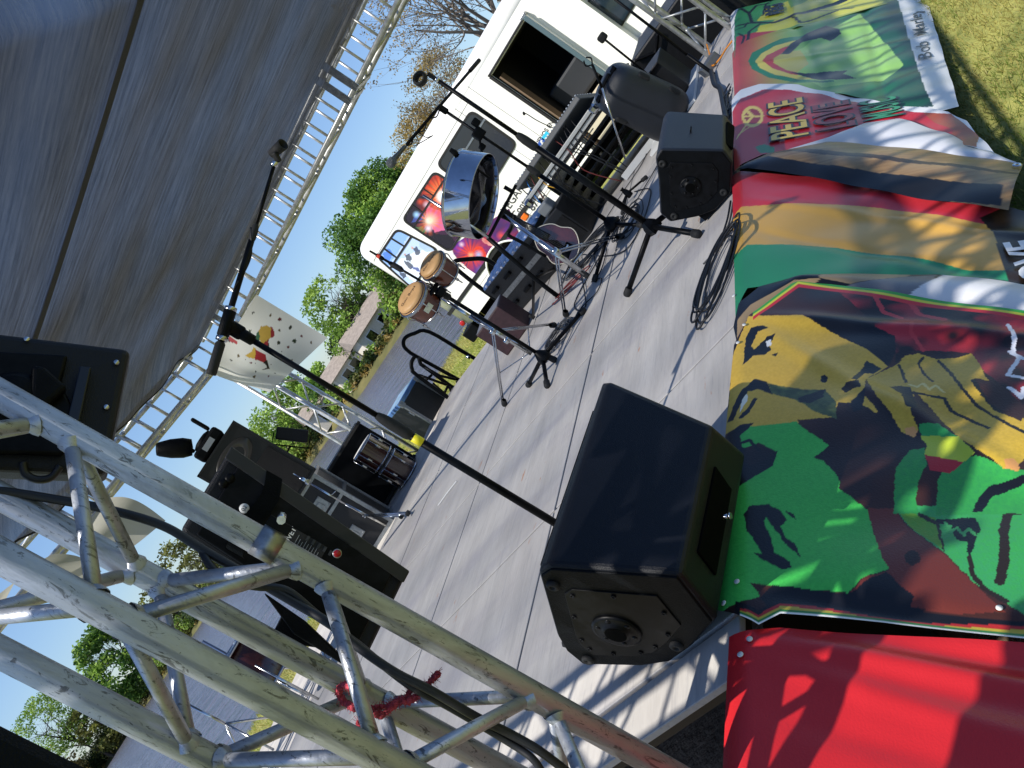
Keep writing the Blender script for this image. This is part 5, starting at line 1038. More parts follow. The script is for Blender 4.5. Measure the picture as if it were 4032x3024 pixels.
for k in (.12, .38, .62, .88):
    for z_ in (.09, .30): b = BM(); box(b, a+d*L*k-nn*.012+V((0, 0, z_)), (.10, .03, .035), yaw=yw, bev=.006); obj('latch', b, M['blackmetal'], t)
t, a, c, d, nn, L = floorbox('guitar_amplifier', 'small black guitar amplifier behind the guitar near the bus wheel arch', 'amplifier', (2272, 985), (2330, 915), .28, .34, M['case'])
b = BM(); box(b, (a+c)/2-nn*.004+V((0, 0, .15)), (L*.86, .008, .24), yaw=math.atan2(d.y, d.x)); obj('grille', b, M['blackgrille'], t)
b = BM(); box(b, (a+c)/2+nn*.1+V((0, 0, .39)), (.12, .10, .09), yaw=math.atan2(d.y, d.x), bev=.015); o = obj('grey_box', b, mat('grey_plastic', '777b7e', .4), label='small grey plastic box standing on top of the guitar amplifier', cat='box')
# guitar
gc = atd((2190, 955), 6.25); gax = (atd((2052, 880), 6.3)-gc).normalized(); gv = V((-gc.x, -gc.y, 0)).normalized(); gn = (gv*.8+V((0, 0, .5))).normalized(); gn = (gn-gax*gn.dot(gax)).normalized(); gy = gn.cross(gax)
t = thing('guitar', 'dark red sunburst guitar with cream edge lying against the amplifier, neck to the left', 'guitar', gc)
def gout(k):
    out = []
    for i in range(48):
        a = 6.283*i/48; x_ = .165*math.cos(a); y_ = (.115+.02*math.cos(2*a)*-1)*math.sin(a)*(1-.18*math.cos(a)-.22*math.exp(-((math.cos(a)-.12)/.33)**2)); out.append(gc+gax*x_*k+gy*y_*k*1.05-gn*.01)
    return out
b = BM(); prism(b, [p-gn*.03 for p in gout(1)], gn*.045, bev=.006); body = obj('body', b, M['guitar'], t)
b = BM(); tube(b, [p+gn*.029 for p in gout(1.005)], .0035, 5, closed=True); obj('binding', b, M['cream'], t)
b = BM(); pts = [gc+gax*(.06+.28*k)+gn*.022 for k in (0, 1, 1.35)]; prism(b, [pts[0]+gy*.028, pts[0]-gy*.028, pts[1]-gy*.022, pts[1]+gy*.022], gn*.016); prism(b, [pts[1]+gy*.03, pts[1]-gy*.03, pts[2]-gy*.04, pts[2]+gy*.035], gn*.012); obj('neck', b, M['blackplastic'], t)
b = BM(); box(b, gc-gax*.09+gn*.018, (.06, .08, .006), rot=Matrix((gax, gy, gn)).transposed(), bev=.02); prism(b, [gc+gn*.032+gy*v_+gax*u_ for u_, v_ in ((.08, .02), (-.01, .03), (-.08, .08), (-.13, .07), (-.12, .01), (.0, -.015))], -gn*.010); obj('scratch_plate', b, M['blackplastic'], t)
b = BM(); box(b, gc-gax*.08+gn*.026, (.014, .05, .012), rot=Matrix((gax, gy, gn)).transposed(), bev=.003); 
for k in range(4): tube(b, [gc-gax*.10+gy*(.018-.012*k)+gn*.052, pts[1]+gy*(.012-.008*k)+gn*.02], .0009, 3)
obj('bridge_and_strings', b, M['chrome2'], t)
# drum hardware seen through the near tower
kc = onz((1165, 2700), 0); t = thing('drum_kit', 'drum kit of kick and snare on chrome stands glimpsed between the tower tubes', 'drum kit', (4.1, 6.3, 0))
dco = atd((1085, 2545), 7.3); b = BM(); lathe(b, dco-V((0, 0, .12)), (0, 0, 1), [(.17, 0), (.17, .17), (0, .172)], 30); obj('snare_shell', b, M['blackplastic'], t)
for z_ in (-.11, .05): b = BM(); tube(b, [dco+V((.178*math.cos(a), .178*math.sin(a), z_)) for a in np.linspace(0, 6.283, 31)[:-1]], .009, 6, closed=True); obj('hoop', b, M['chrome'], t)
for k in range(3):
    a = k*2.094+.5; b = BM(); tube(b, [dco-V((0, 0, .45)), V((dco.x+.3*math.cos(a), dco.y+.3*math.sin(a), .02))], .010, 6); obj('leg', b, M['chrome2'], t)
b = BM(); tube(b, [dco-V((0, 0, .10)), V((dco.x, dco.y, .15))], .013, 8); obj('pole', b, M['chrome'], t)
for pp in ((1190, 2735), (1060, 2940)):
    q = onz(pp, .02) if pp[1] < 2800 else onz(pp, .02); 
    for k in range(3):
        a = k*2.1; b = BM(); tube(b, [q+V((0, 0, .38)), q+V((.28*math.cos(a), .28*math.sin(a), 0))], .010, 6); obj('leg', b, M['chrome2'], t)
    b = BM(); tube(b, [q+V((0, 0, .1)), q+V((0, 0, .85))], .011, 8); obj('pole', b, M['chrome'], t)
cg = atd((995, 2618), 6.9); t = thing('floor_tom', 'dark red drum with chrome hoops glimpsed between two tower tubes over the lake', 'drum', cg)
b = BM(); lathe(b, cg-V((0, 0, .18)), (0, 0, 1), [(.15, 0), (.15, .36), (0, .361)], 32); obj('shell', b, M['drumshell'], t)
for z_ in (-.18, .18): b = BM(); tube(b, [cg+V((.158*math.cos(a), .158*math.sin(a), z_)) for a in np.linspace(0, 6.283, 31)[:-1]], .012, 6, closed=True); obj('hoop', b, M['chrome'], t)
for k in range(5): a = k*1.257; b = BM(); tube(b, [cg+V((.168*math.cos(a), .168*math.sin(a), -.19)), cg+V((.168*math.cos(a), .168*math.sin(a), .19))], .004, 5); obj('lug', b, M['chrome2'], t)
for k in range(3): a = k*2.094; b = BM(); tube(b, [cg+V((.17*math.cos(a), .17*math.sin(a), 0)), V((cg.x+.2*math.cos(a), cg.y+.2*math.sin(a), .0))], .009, 6); obj('leg', b, M['chrome2'], t)
# ------------------------------------------------------------------ cables on the deck
def coil(name, label, c, rx, ry, turns, r, m='cable', yaw=0, tails=(), z0=.006):
    pts = []; N = int(turns*14)
    for i in range(N):
        a = i/14*6.283; k = 1+.16*math.sin(i*.37+1)+.08*math.sin(i*1.3); x_ = rx*k*math.cos(a)+.03*math.sin(i*.21); y_ = ry*k*math.sin(a)+.02*math.cos(i*.17)
        pts.append(V((c[0]+x_*math.cos(yaw)-y_*math.sin(yaw), c[1]+x_*math.sin(yaw)+y_*math.cos(yaw), z0+r+.022*abs(math.sin(i*.31))*min(1, turns/5))))
    b = BM(); tube(b, curve_pts(pts, 3), r, 6)
    for tl in tails: tube(b, curve_pts([pts[-1]]+[V((q[0], q[1], r+.003)) for q in tl], 8), r, 6)
    o = obj(name, b, M[m]); tag(o, label, 'cable'); return o
k1 = onz((2840, 1070), 0); coil('cable_coil', 'loose coil of black cable on the deck at the edge beside the gold stripe', (k1.x, k1.y), .26, .085, 7, .0045, yaw=math.radians(-20), tails=[[(3.62, 1.36), (3.75, 1.33), (3.9, 1.31)]])
k2 = onz((2330, 985), 0); coil('cable_coil', 'tangled heap of black cables on the deck behind the straight microphone stand', (k2.x, k2.y), .34, .16, 12, .0045, yaw=math.radians(60), tails=[[(4.9, 2.7), (5.2, 2.9), (5.6, 2.6)], [(5.0, 2.3), (5.5, 2.1), (6.0, 2.35)]])
k2 = onz((2480, 880), 0); coil('cable_coil', 'open coil of thin black cable near the grey topped monitor', (k2.x, k2.y), .22, .13, 6, .004, yaw=.3)
k3 = onz((2205, 1330), 0); coil('cable_coil', 'grey cable coil over the foot of the short black microphone stand', (k3.x, k3.y), .15, .11, 9, .004, 'cablegrey', yaw=.9)
k4 = onz((2270, 1130), 0); coil('cable_coil', 'dark red cable in a long narrow loop on the deck near the pan stand', (k4.x+.15, k4.y+.1), .24, .04, 2.5, .005, 'cablered', yaw=1.1)
def fl(name, label, pts, r, m='cable', cat='cable'): return cable(name, label, [onz(p, r+.004) for p in pts], r, m, cat, 6)
fl('floor_cable', 'thin black cable wandering over the deck from the heap to the bongo stand', [(2390, 980), (2372, 1050), (2345, 1100), (2330, 1110), (2368, 1096), (2350, 1150), (2290, 1210), (2240, 1290)], .004)
fl('floor_cable', 'black cable curling on the deck between the two right hand stands', [(2352, 1062), (2340, 1005), (2365, 975), (2410, 930), (2440, 880), (2470, 860)], .004)
fl('floor_cable', 'fine white cord lying on the deck in front of the latched road case', [(1725, 1990), (1765, 1935), (1798, 1893)], .0035, 'whiteplain', 'cord')
bx_ = onz((2795, 255), .03); b = BM(); box(b, bx_, (.10, .16, .07), yaw=.5, bev=.006); o = obj('junction_box', b, mat('metal_box', '77797a', .35, .6), label='small grey metal power box on the deck corner by the orange cord', cat='power box')
b = BM(); tube(b, curve_pts([onz(p, .03) for p in ((2800, 280), (2812, 330), (2835, 350), (2850, 420), (2860, 470))], 6), .016, 10); o = obj('power_cable', b, M['cable'], label='thick black power cable running from the grey box along the deck edge', cat='cable')
M['orange'] = mat('orange_cord', 'e08a20', .5)
cable('orange_cord', 'orange extension cord looping at the far front corner of the deck', [onz(p, .02)+V((0, 0, z_)) for p, z_ in (((2884, 160), .0), ((2860, 190), 0), ((2835, 230), 0), ((2808, 258), .0), ((2803, 245), .01), ((2815, 225), .05), ((2818, 200), .08))], .006, 'orange', 'cord')
b = BM()
for k in range(9):
    pts = [onz((2872+6*math.sin(k), 330+12*k), .012), onz((2850+10*math.sin(k*2), 380+9*k), .02+.01*(k % 3)), onz((2868+8*math.cos(k), 440+8*k), .012), onz((2852+8*math.sin(k*3), 500+9*k), .015), onz((2880, 560+10*k), .012)]; tube(b, curve_pts(pts, 5), .005, 6)
o = obj('cable_bundle', b, M['cable'], label='messy bundle of black cables along the deck edge behind the PEACE banner', cat='cable')
b = BM(); 
for pts in (((2440, 905), (2500, 800), (2560, 700), (2640, 560)), ((2380, 870), (2450, 760), (2530, 640), (2560, 560)), ((2770, 1040), (2850, 940), (2890, 800))):
    tube(b, curve_pts([onz(p, .007) for p in pts], 8), .004, 6)
o = obj('straight_cables', b, M['cablegrey'], label='grey cables running straight over the deck between the monitors', cat='cable')
# ------------------------------------------------------------------ hung painted sheets
def sheet(name, label, c4, px4, paint, bulge, nu=90, nv=90, base='dcdcd6', wob=.01, trans=True):
    """c4: 3d corners (u0v0,u1v0,u1v1,u0v1); px4 their pixels, used only to read the drawing off the photo"""
    A = np.array([list(p) for p in c4]); Q = np.array(px4, float); U, Vv = np.meshgrid(np.linspace(0, 1, nu), np.linspace(0, 1, nv), indexing='ij')
    def bil(K): return (K[0][None, None]*((1-U)*(1-Vv))[..., None]+K[1][None, None]*(U*(1-Vv))[..., None]+K[2][None, None]*(U*Vv)[..., None]+K[3][None, None]*((1-U)*Vv)[..., None])
    P = bil(A); X = bil(Q); nrm = np.cross(A[1]-A[0], A[3]-A[0]); nrm /= np.linalg.norm(nrm)
    if np.dot(nrm, A[0]) > 0: nrm = -nrm
    B = bulge(U, Vv)+wob*np.sin(U*9+Vv*4)*Vv; P = P+nrm*B[..., None]
    C = np.zeros(P.shape); C[:] = lin(base)
    jx = X[..., 0]+3*(vnoise(U, Vv, 60, 2)-.5); jy = X[..., 1]+3*(vnoise(U, Vv, 60, 5)-.5)
    for c, poly in paint: C[inpoly(jx, jy, poly)] = lin(c)
    idx = np.arange(nu*nv).reshape(nu, nv); F = np.stack([idx[:-1, :-1], idx[1:, :-1], idx[1:, 1:], idx[:-1, 1:]], -1).reshape(-1, 4)
    me = bpy.data.meshes.new(name); me.from_pydata(P.reshape(-1, 3).tolist(), [], F.tolist()); me.update()
    at = me.color_attributes.new('Col', 'FLOAT_COLOR', 'POINT'); at.data.foreach_set('color', np.c_[C.reshape(-1, 3), np.ones(nu*nv)].ravel().astype('f4'))
    me.polygons.foreach_set('use_smooth', [True]*len(me.polygons)); me.materials.append(M['sheet']); o = bpy.data.objects.new(name, me); COL.objects.link(o); tag(o, label, 'banner', 'white sheets hung from the roof truss'); return o
M['sheet'] = mat('painted_sheet', 'ffffff', .6, vcol='Col', var=.05, scale=3)
n_ = M['sheet'].node_tree.nodes; l_ = M['sheet'].node_tree.links; tr_ = n_.new('ShaderNodeBsdfTranslucent'); mx_ = n_.new('ShaderNodeMixShader'); mx_.inputs[0].default_value = .38
src_ = n_['Principled BSDF'].inputs['Base Color'].links[0].from_socket; l_.new(src_, tr_.inputs[0]); l_.new(n_['Principled BSDF'].outputs[0], mx_.inputs[1]); l_.new(tr_.outputs[0], mx_.inputs[2]); l_.new(mx_.outputs[0], n_['Material Output'].inputs[0])
z5 = lambda *p: [(800+x*.2712, 1080+y*.2712) for x, y in p]
spots = [(735, 545, 22), (988, 580, 24), (1125, 640, 28), (715, 800, 32), (1285, 755, 30), (1140, 785, 16), (1445, 880, 18), (1355, 940, 36), (1135, 955, 30), (1575, 980, 20), (1270, 1020, 22), (1195, 1075, 10), (1170, 1130, 18), (1310, 1220, 20), (1035, 1265, 16), (1050, 1428, 18), (420, 1228, 24), (550, 1145, 28), (745, 1235, 22), (820, 1235, 12), (775, 1390, 16), (757, 1468, 20), (938, 1484, 16), (665, 1195, 10)]
paint = [('b8963a', z5((830, 800), (880, 730), (960, 710), (1020, 740), (1030, 880), (900, 975), (860, 900))), ('1f5a34', z5((800, 900), (820, 820), (850, 790), (870, 900), (850, 950))), ('8a1c24', z5((1010, 720), (1070, 800), (1070, 860), (1030, 880))), ('8e1a22', z5((900, 975), (1000, 900), (1010, 1030), (930, 1000))),
         ('c9a438', z5((660, 1135), (770, 1060), (780, 1000), (830, 1030), (810, 1170), (760, 1165))), ('9c1c26', z5((820, 1040), (960, 1100), (985, 1190), (930, 1215), (810, 1180))), ('1b1618', z5((1000, 900), (1015, 1060), (990, 1050))), ('15110f', z5((930, 1215), (985, 1180), (1005, 1330), (960, 1330), (975, 1290))), ('15110f', z5((885, 1345), (960, 1320), (1000, 1325), (900, 1355))),
         ('b02028', z5((375, 885), (520, 950), (535, 985), (500, 990), (360, 935))), ('15110f', z5((350, 930), (500, 990), (530, 990), (380, 965)))] + \
        [(('2a2f22', '5a4a20', '5e1c20', '24361f')[i % 4], [(p[0]+r_*.2712*(.6+.5*random.random())*math.cos(a), p[1]+r_*.2712*(.6+.5*random.random())*math.sin(a)) for a in np.linspace(0, 6.28, 9)[:-1]]) for i, (x_, y_, r_) in enumerate(spots) for p in z5((x_, y_))]
px4 = [(1010, 1160), (1290, 1330), (1062, 1545), (812, 1468)]
sheet('painted_sheet', 'white sheet painted with a red, yellow and green figure hung on the roof truss corner',
      [onx(px4[0], 7.02), onx(px4[1], 7.00), ony(px4[2], 6.62), ony(px4[3], 6.66)], px4, paint, lambda U, W: .14*np.sin(np.pi*U)*np.sin(np.pi*W)-.10*np.exp(-((W-.78)/.07)**2)*U, wob=.012)
px4 = [(412, 1962), (652, 2050), (480, 2186), (300, 2140)]
sheet('hung_sheet', 'pale blank sheet billowing under the back roof truss, framed by the near tower tubes', [ony(px4[0], 6.66), ony(px4[1], 6.45), ony(px4[2], 6.40), ony(px4[3], 6.66)], px4, [('8a1c24', [(300, 2090), (325, 2080), (320, 2110), (300, 2110)])], lambda U, W: .12*np.sin(np.pi*U), 40, 40, base='b9b8ae')
px4 = [(210, 2180), (400, 2250), (290, 2300), (150, 2215)]
sheet('hung_sheet', 'lower corner of a pale sheet beneath the back roof truss, left of the billowing one', [ony(p, 6.62) for p in px4], px4, [], lambda U, W: .08*np.sin(np.pi*U), 30, 30, base='b5b4a8')
px4 = [(-150, 2480), (60, 2290), (0, 2400), (-150, 2600)]
sheet('hung_sheet', 'end of a pale sheet at the left edge of the picture over the sky', [ony(p, 6.62) for p in px4], px4, [], lambda U, W: .05*np.sin(np.pi*U), 30, 30, base='b5b4a8')
"""end part 5"""
# ------------------------------------------------------------------ white shuttle bus
BX = 14.0
def onb(p, off=0): q = onx(p, BX-off); return q
t = thing('shuttle_bus', 'white shuttle bus with picture covered windows and an open side door, parked beside the stage', 'bus', (BX+1.1, 6.5, -.95))
y0, y1, z0, z1 = 3.55, 9.55, -.50, 1.98; oy0, oy1, oz0, oz1 = 4.22, 5.24, -.62, 1.52
b = BM(); tb = bmesh.new(); bmesh.ops.create_cube(tb, size=1)
for v in tb.verts: v.co = V((BX+1.15+v.co.x*2.3, (y0+y1)/2+v.co.y*(y1-y0), (z0+z1)/2+v.co.z*(z1-z0)))
ed = [e for e in tb.edges if (e.verts[0].co.z > 1.5 and e.verts[1].co.z > 1.5) or (abs(e.verts[0].co.z-e.verts[1].co.z) > 1 and e.verts[0].co.y > 9)]
bmesh.ops.bevel(tb, geom=ed, offset=.26, segments=8, profile=.55, affect='EDGES')
fl_ = [f for f in tb.faces if f.normal.x < -.99 and f.calc_area() > 3]
bmesh.ops.delete(tb, geom=fl_, context='FACES')
for f in tb.faces: f.smooth = len(f.verts) == 4 and f.calc_area() < 4 and abs(max(map(abs, f.normal))-1) > .001
yy1, zz1 = y1-.26, z1-.26
def q4(a, c, d, e): 
    vs = [tb.verts.new((BX, *p)) for p in (a, c, d, e)]; f = tb.faces.new(vs); return f
zd = z0
for (ya, yb, za, zb) in ((y0, oy0, z0, zz1), (oy1, yy1, z0, zz1), (oy0, oy1, oz1, zz1)): q4((ya, za), (ya, zb), (yb, zb), (yb, za))
me = bpy.data.meshes.new('tmp'); tb.to_mesh(me); tb.free(); b.from_mesh(me)
bmesh.ops.recalc_face_normals(b, faces=b.faces[:]); obj('body', b, M['white'], t)
def dkp(name, pts, x, th, m, parent=t, bev=0): # prism in the side plane from (y,z) points
    b = BM(); prism(b, [V((x, *p)) for p in pts], (th, 0, 0), bev=bev); return obj(name, b, m, parent)
# doorway and its inside
b = BM()
for (a, c) in (((oy0, -.5), (oy0, 1.52)), ((oy1, 1.52), (oy1, -.5))): b.faces.new([b.verts.new(q) for q in ((BX+.003, a[0], a[1]), (BX+.003, c[0], c[1]), (BX+1.9, c[0], c[1]), (BX+1.9, a[0], a[1]))])
b.faces.new([b.verts.new(q) for q in ((BX+1.9, oy0, -.5), (BX+1.9, oy0, 1.52), (BX+1.9, oy1, 1.52), (BX+1.9, oy1, -.5))]); b.faces.new([b.verts.new(q) for q in ((BX+.003, oy0, 1.515), (BX+1.9, oy0, 1.515), (BX+1.9, oy1, 1.515), (BX+.003, oy1, 1.515))]); b.faces.new([b.verts.new(q) for q in ((BX+.003, oy0, -.49), (BX+1.9, oy0, -.49), (BX+1.9, oy1, -.49), (BX+.003, oy1, -.49))])
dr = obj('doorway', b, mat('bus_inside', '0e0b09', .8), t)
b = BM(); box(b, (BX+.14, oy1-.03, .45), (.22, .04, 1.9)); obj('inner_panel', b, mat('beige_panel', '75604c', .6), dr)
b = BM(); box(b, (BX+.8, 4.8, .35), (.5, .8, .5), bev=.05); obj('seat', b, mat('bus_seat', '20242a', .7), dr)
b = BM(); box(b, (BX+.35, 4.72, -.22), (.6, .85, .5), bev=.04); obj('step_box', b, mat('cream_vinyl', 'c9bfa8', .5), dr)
b = BM(); box(b, (BX-.02, oy1+.03, (oz0+oz1)/2), (.05, .045, 2.16)); box(b, (BX-.02, (oy0+oy1)/2, oz1+.03), (.05, 1.1, .035)); obj('door_frame', b, M['rubber'], dr)
b = BM(); box(b, (BX-.06, oy0-.04, (oz0+oz1)/2), (.13, .05, 2.2), bev=.012); leaf = obj('door_leaf', b, M['white'], t)
b = BM(); box(b, (BX-.135, oy0-.04, .45), (.02, .07, 2.2)); obj('door_seal', b, mat('door_glass_blue', '51636a', .25), leaf)
b = BM(); box(b, (BX-.05, oy0-.02, oz1+.05), (.10, .12, .05), bev=.01); obj('hinge', b, M['alu'], t)
# windows
def winframe(name, cs, parent, m=M['rubber'], w_=.045, r=.13, pane=None, off=.012):
    C = [V((0, p.y, p.z)) for p in cs]; cen = sum(C, V())/4
    def rr(k):
        out = []
        for i in range(4):
            p = C[i]; a = (C[i-1]-p).normalized(); c = (C[(i+1) % 4]-p).normalized(); pp = cen+(p-cen)
            for u in np.linspace(0, 1, 6):
                P0, P1, P2 = pp+a*r, pp, pp+c*r; q = P0*(1-u)**2+P1*2*u*(1-u)+P2*u*u; out.append(q)
        return [q+(cen-q).normalized()*k for q in out]
    o, i_ = rr(0), rr(w_); b = BM(); n = len(o); vo = [b.verts.new((BX-off, p.y, p.z)) for p in o]; vi = [b.verts.new((BX-off, p.y, p.z)) for p in i_]; vb = [b.verts.new((BX+.0, p.y, p.z)) for p in o]; vj = [b.verts.new((BX-.002, p.y, p.z)) for p in i_]
    for k in range(n):
        j = (k+1) % n; b.faces.new((vo[k], vo[j], vi[j], vi[k])); b.faces.new((vb[k], vb[j], vo[j], vo[k])); b.faces.new((vi[k], vi[j], vj[j], vj[k]))
    f = obj('window', b, m, parent)
    if pane:
        b = BM(); b.faces.new([b.verts.new((BX-.0045, p.y, p.z)) for p in i_]); obj('pane', b, pane, f)
    return f
def zq(o, s, *p): return [onb((o[0]+x*s, o[1]+y*s)) for x, y in p]
W1 = zq((1344, 0), .6076, (612, 1070), (838, 705), (1145, 925), (915, 1295))
f1_ = winframe('w', W1, t, pane=mat('tinted_glass', '23272e', .08, spec=.5))
b = BM(); a_, c_ = (W1[0]*.72+W1[3]*.28), (W1[1]*.72+W1[2]*.28); prism(b, [V((BX-.016, p.y, p.z+dz)) for p, dz in ((a_, 0), (c_, 0), (c_, -.03), (a_, -.03))], (.01, 0, 0)); obj('window_bar', b, M['alu'], f1_)
W2 = zq((1344, 0), .6076, (388, 1425), (600, 1100), (915, 1320), (705, 1640))
W3 = [onb(p) for p in ((1400+.3038*268, 900+.3038*375), (1400+.3038*530, 900+.3038*-15), (1400+.3038*1085, 900+.3038*270), (1400+.3038*740, 900+.3038*790))]
def art(name, cs, px4, paint, base, parent, off):
    A = [(p.y, p.z) for p in cs]; U, W = np.meshgrid(np.linspace(0, 1, 110), np.linspace(0, 1, 110), indexing='ij')
    bil = lambda K: K[0][None, None]*((1-U)*(1-W))[..., None]+K[1][None, None]*(U*(1-W))[..., None]+K[2][None, None]*(U*W)[..., None]+K[3][None, None]*((1-U)*W)[..., None]
    P = bil(np.array(A, float)); X = bil(np.array(px4, float)); C = np.zeros(X.shape[:2]+(3,)); C[:] = lin(base) if isinstance(base, str) else 0
    if callable(base): C = base(U, W)
    jx = X[..., 0]+5*(vnoise(U, W, 25, 2)-.5); jy = X[..., 1]+5*(vnoise(U, W, 25, 5)-.5)
    for it in paint:
        if len(it) == 5:
            dx_, dy_ = X[..., 0]-it[1][0], X[..., 1]-it[1][1]; d = np.hypot(dx_, dy_)/it[2]; an = np.arctan2(dy_, dx_); k = (np.clip(1-d, 0, 1)*np.clip(.25+.75*np.sin(an*it[4]+2*np.sin(an*3))**2+.35*np.sin(an*it[4]*2.3), 0, 1)*it[3])[..., None]; k = np.clip(k, 0, 1); C = C*(1-k)+np.array(lin(it[0]))*k
        elif len(it) == 4: # glow blob: color, centre, radius, strength
            d = np.hypot(X[..., 0]-it[1][0], X[..., 1]-it[1][1])/it[2]; k = (np.clip(1-d, 0, 1)**1.3*it[3])[..., None]; C = C*(1-k)+np.array(lin(it[0]))*k
        else: m_ = inpoly(jx, jy, it[1]); C[m_] = C[m_]*.15+.85*np.array(lin(it[0]))
    idx = np.arange(110*110).reshape(110, 110); F = np.stack([idx[:-1, :-1], idx[1:, :-1], idx[1:, 1:], idx[:-1, 1:]], -1).reshape(-1, 4)
    me = bpy.data.meshes.new(name); me.from_pydata([(BX-off, p[0], p[1]) for p in P.reshape(-1, 2)], [], F.tolist()); me.update()
    at = me.color_attributes.new('Col', 'FLOAT_COLOR', 'POINT'); at.data.foreach_set('color', np.c_[C.reshape(-1, 3), np.ones(110*110)].ravel().astype('f4')); me.materials.append(M['busart'])
    o = bpy.data.objects.new(name, me); COL.objects.link(o); o.parent = parent; o.matrix_local = Matrix.Translation(-V(t.location)); return o
M['busart'] = mat('printed_film', 'ffffff', .2, vcol='Col')
shr = lambda cs, k: (lambda c: [c+(p-c)*k for p in cs])(sum(cs, V())/4)
g2 = lambda *p: [(1344+x*.6076, y*.6076) for x, y in p]
f2_ = winframe('w', W2, t)
art('pane', shr(W2, .93), [(c[0], c[1]) for c in g2((403, 1417), (601, 1122), (892, 1322), (695, 1620))], [
    ('201a24', g2((380, 1400), (610, 1090), (690, 1140), (470, 1490))), ('15171c', g2((560, 1500), (700, 1520), (800, 1640), (640, 1640), (520, 1550))),
    ('7a2a22', g2((560, 1130), (690, 1160), (700, 1260), (560, 1290), (520, 1240))), ('2f6a3c', g2((460, 1470), (520, 1460), (560, 1500), (480, 1510))), ('d86a9a', g2((560, 1330), (640, 1360), (700, 1480), (600, 1500), (540, 1400))), ('3a4f9a', g2((480, 1380), (540, 1370), (520, 1420), (450, 1440))),
    ('e0401a', g2((650, 1260))[0], 110, 1.5, 7), ('f08a4a', g2((650, 1262))[0], 70, 1.4, 9), ('ffffff', g2((655, 1268))[0], 34, 1.8), ('e8662a', g2((570, 1430))[0], 60, 1.3, 6), ('ffffff', g2((565, 1425))[0], 18, 1.5), ('f2d0b0', g2((575, 1420))[0], 38, 1.1), ('d04a2a', g2((510, 1300))[0], 16, .9), ('9ac8f0', g2((485, 1385))[0], 18, 1.2), ('e8c8d8', g2((550, 1320))[0], 18, .8), ('d05a4a', g2((600, 1345))[0], 20, .8), ('f0e8ff', g2((560, 1475))[0], 20, .9)], '3a2038', f2_, .006)
b = BM(); a_, c_ = (W2[0]*.78+W2[3]*.22), (W2[1]*.78+W2[2]*.22); prism(b, [V((BX-.016, p.y, p.z+dz)) for p, dz in ((a_, 0), (c_, 0), (c_, -.025), (a_, -.025))], (.009, 0, 0))
for k in (.33, .66): p = W2[0]*(1-k)+W2[1]*k; q = a_*(1-k)+c_*k; prism(b, [V((BX-.016, v_.y+dy, v_.z)) for v_, dy in ((p, 0), (p, .02), (q, .02), (q, 0))], (.009, 0, 0))
obj('window_bar', b, M['rubber'], f2_)
f3_ = winframe('w', W3, t); e8 = lambda *p: [(1400+.3038*x, 900+.3038*y) for x, y in p]
art('pane', shr(W3, .94), e8((283, 374), (524, 8), (1048, 276), (717, 762)), [
    ('7fa8e0', e8((283, 370), (530, 0), (700, 60), (420, 480))), ('4a78d0', e8((340, 330), (420, 250), (480, 330), (400, 440))), ('e4ecf8', e8((760, 300), (950, 250), (1080, 300), (900, 560), (760, 700), (640, 600), (520, 480), (560, 400))),
    ('a4bcd8', e8((820, 160), (960, 200), (1060, 290), (900, 300), (820, 230))), ('1f2740', e8((735, 250), (780, 230), (830, 290), (800, 340), (770, 330))), ('c8967a', e8((700, 230), (730, 225), (740, 260), (715, 270))), ('1c2236', e8((630, 340), (690, 320), (720, 380), (700, 420), (640, 400))), ('b88a70', e8((620, 315), (645, 320), (640, 345), (615, 340))),
    ('20263e', e8((620, 410), (700, 430), (740, 480), (700, 520), (640, 470))), ('2c3a8a', e8((700, 480), (800, 500), (840, 560), (780, 540))), ('20263a', e8((550, 560), (640, 570), (650, 620), (600, 640), (560, 600))), ('ece8e0', e8((800, 420), (900, 380), (940, 420), (850, 480)))], 'b8cdf0', f3_, .006)
b = BM(); a_, c_ = (W3[0]*.66+W3[3]*.34), (W3[1]*.66+W3[2]*.34); prism(b, [V((BX-.016, p.y, p.z+dz)) for p, dz in ((a_, 0), (c_, 0), (c_, -.035), (a_, -.035))], (.009, 0, 0))
for k in (.36, .70): p = W3[0]*(1-k)+W3[1]*k; q = a_*(1-k)+c_*k; prism(b, [V((BX-.016, v_.y+dy, v_.z)) for v_, dy in ((p, 0), (p, .03), (q, .03), (q, 0))], (.009, 0, 0))
obj('window_bar', b, M['rubber'], f3_)
LA = e8((1130, 300), (1990, -260), (2120, 60), (1590, 610)); LA3 = [onb(p) for p in LA]
def lb_(U, W): n = vnoise(U, W, 5, 3)[..., None]; n2 = vnoise(U, W, 9, 8)[..., None]; return np.array(lin('3a2658'))*(1-n)+np.array(lin('9a3040'))*n*(1-n2)+np.array(lin('5a2a80'))*n2*n
art('body_graphic', LA3, LA, [('f0ede6', e8((1050, 230), (1200, 160), (1270, 330), (1400, 460), (1560, 640), (1300, 600))), ('5a2a90', e8((1250, 130), (1400, 120), (1440, 220), (1330, 300), (1240, 240))), ('d03a2a', e8((1560, 240), (1640, 220), (1740, 390), (1690, 400), (1600, 300))), ('e8b8b0', e8((1640, 110), (1840, 160), (1780, 230), (1660, 170))),
    ('e8441a', e8((1500, 330))[0], 70, 1.4, 8), ('ffd0a0', e8((1500, 330))[0], 16, 1.2), ('d8452a', e8((1500, 300))[0], 30, .8), ('e05030', e8((1890, 85))[0], 22, .9), ('a8c4f0', e8((1600, 330))[0], 22, .8), ('f0d8e8', e8((1380, 200))[0], 14, .8), ('b8282a', e8((1700, 150))[0], 40, .8), ('3a3f8a', e8((1650, 520))[0], 40, .9), ('7a7ac0', e8((1640, 560))[0], 30, .7)], lb_, t, .003)
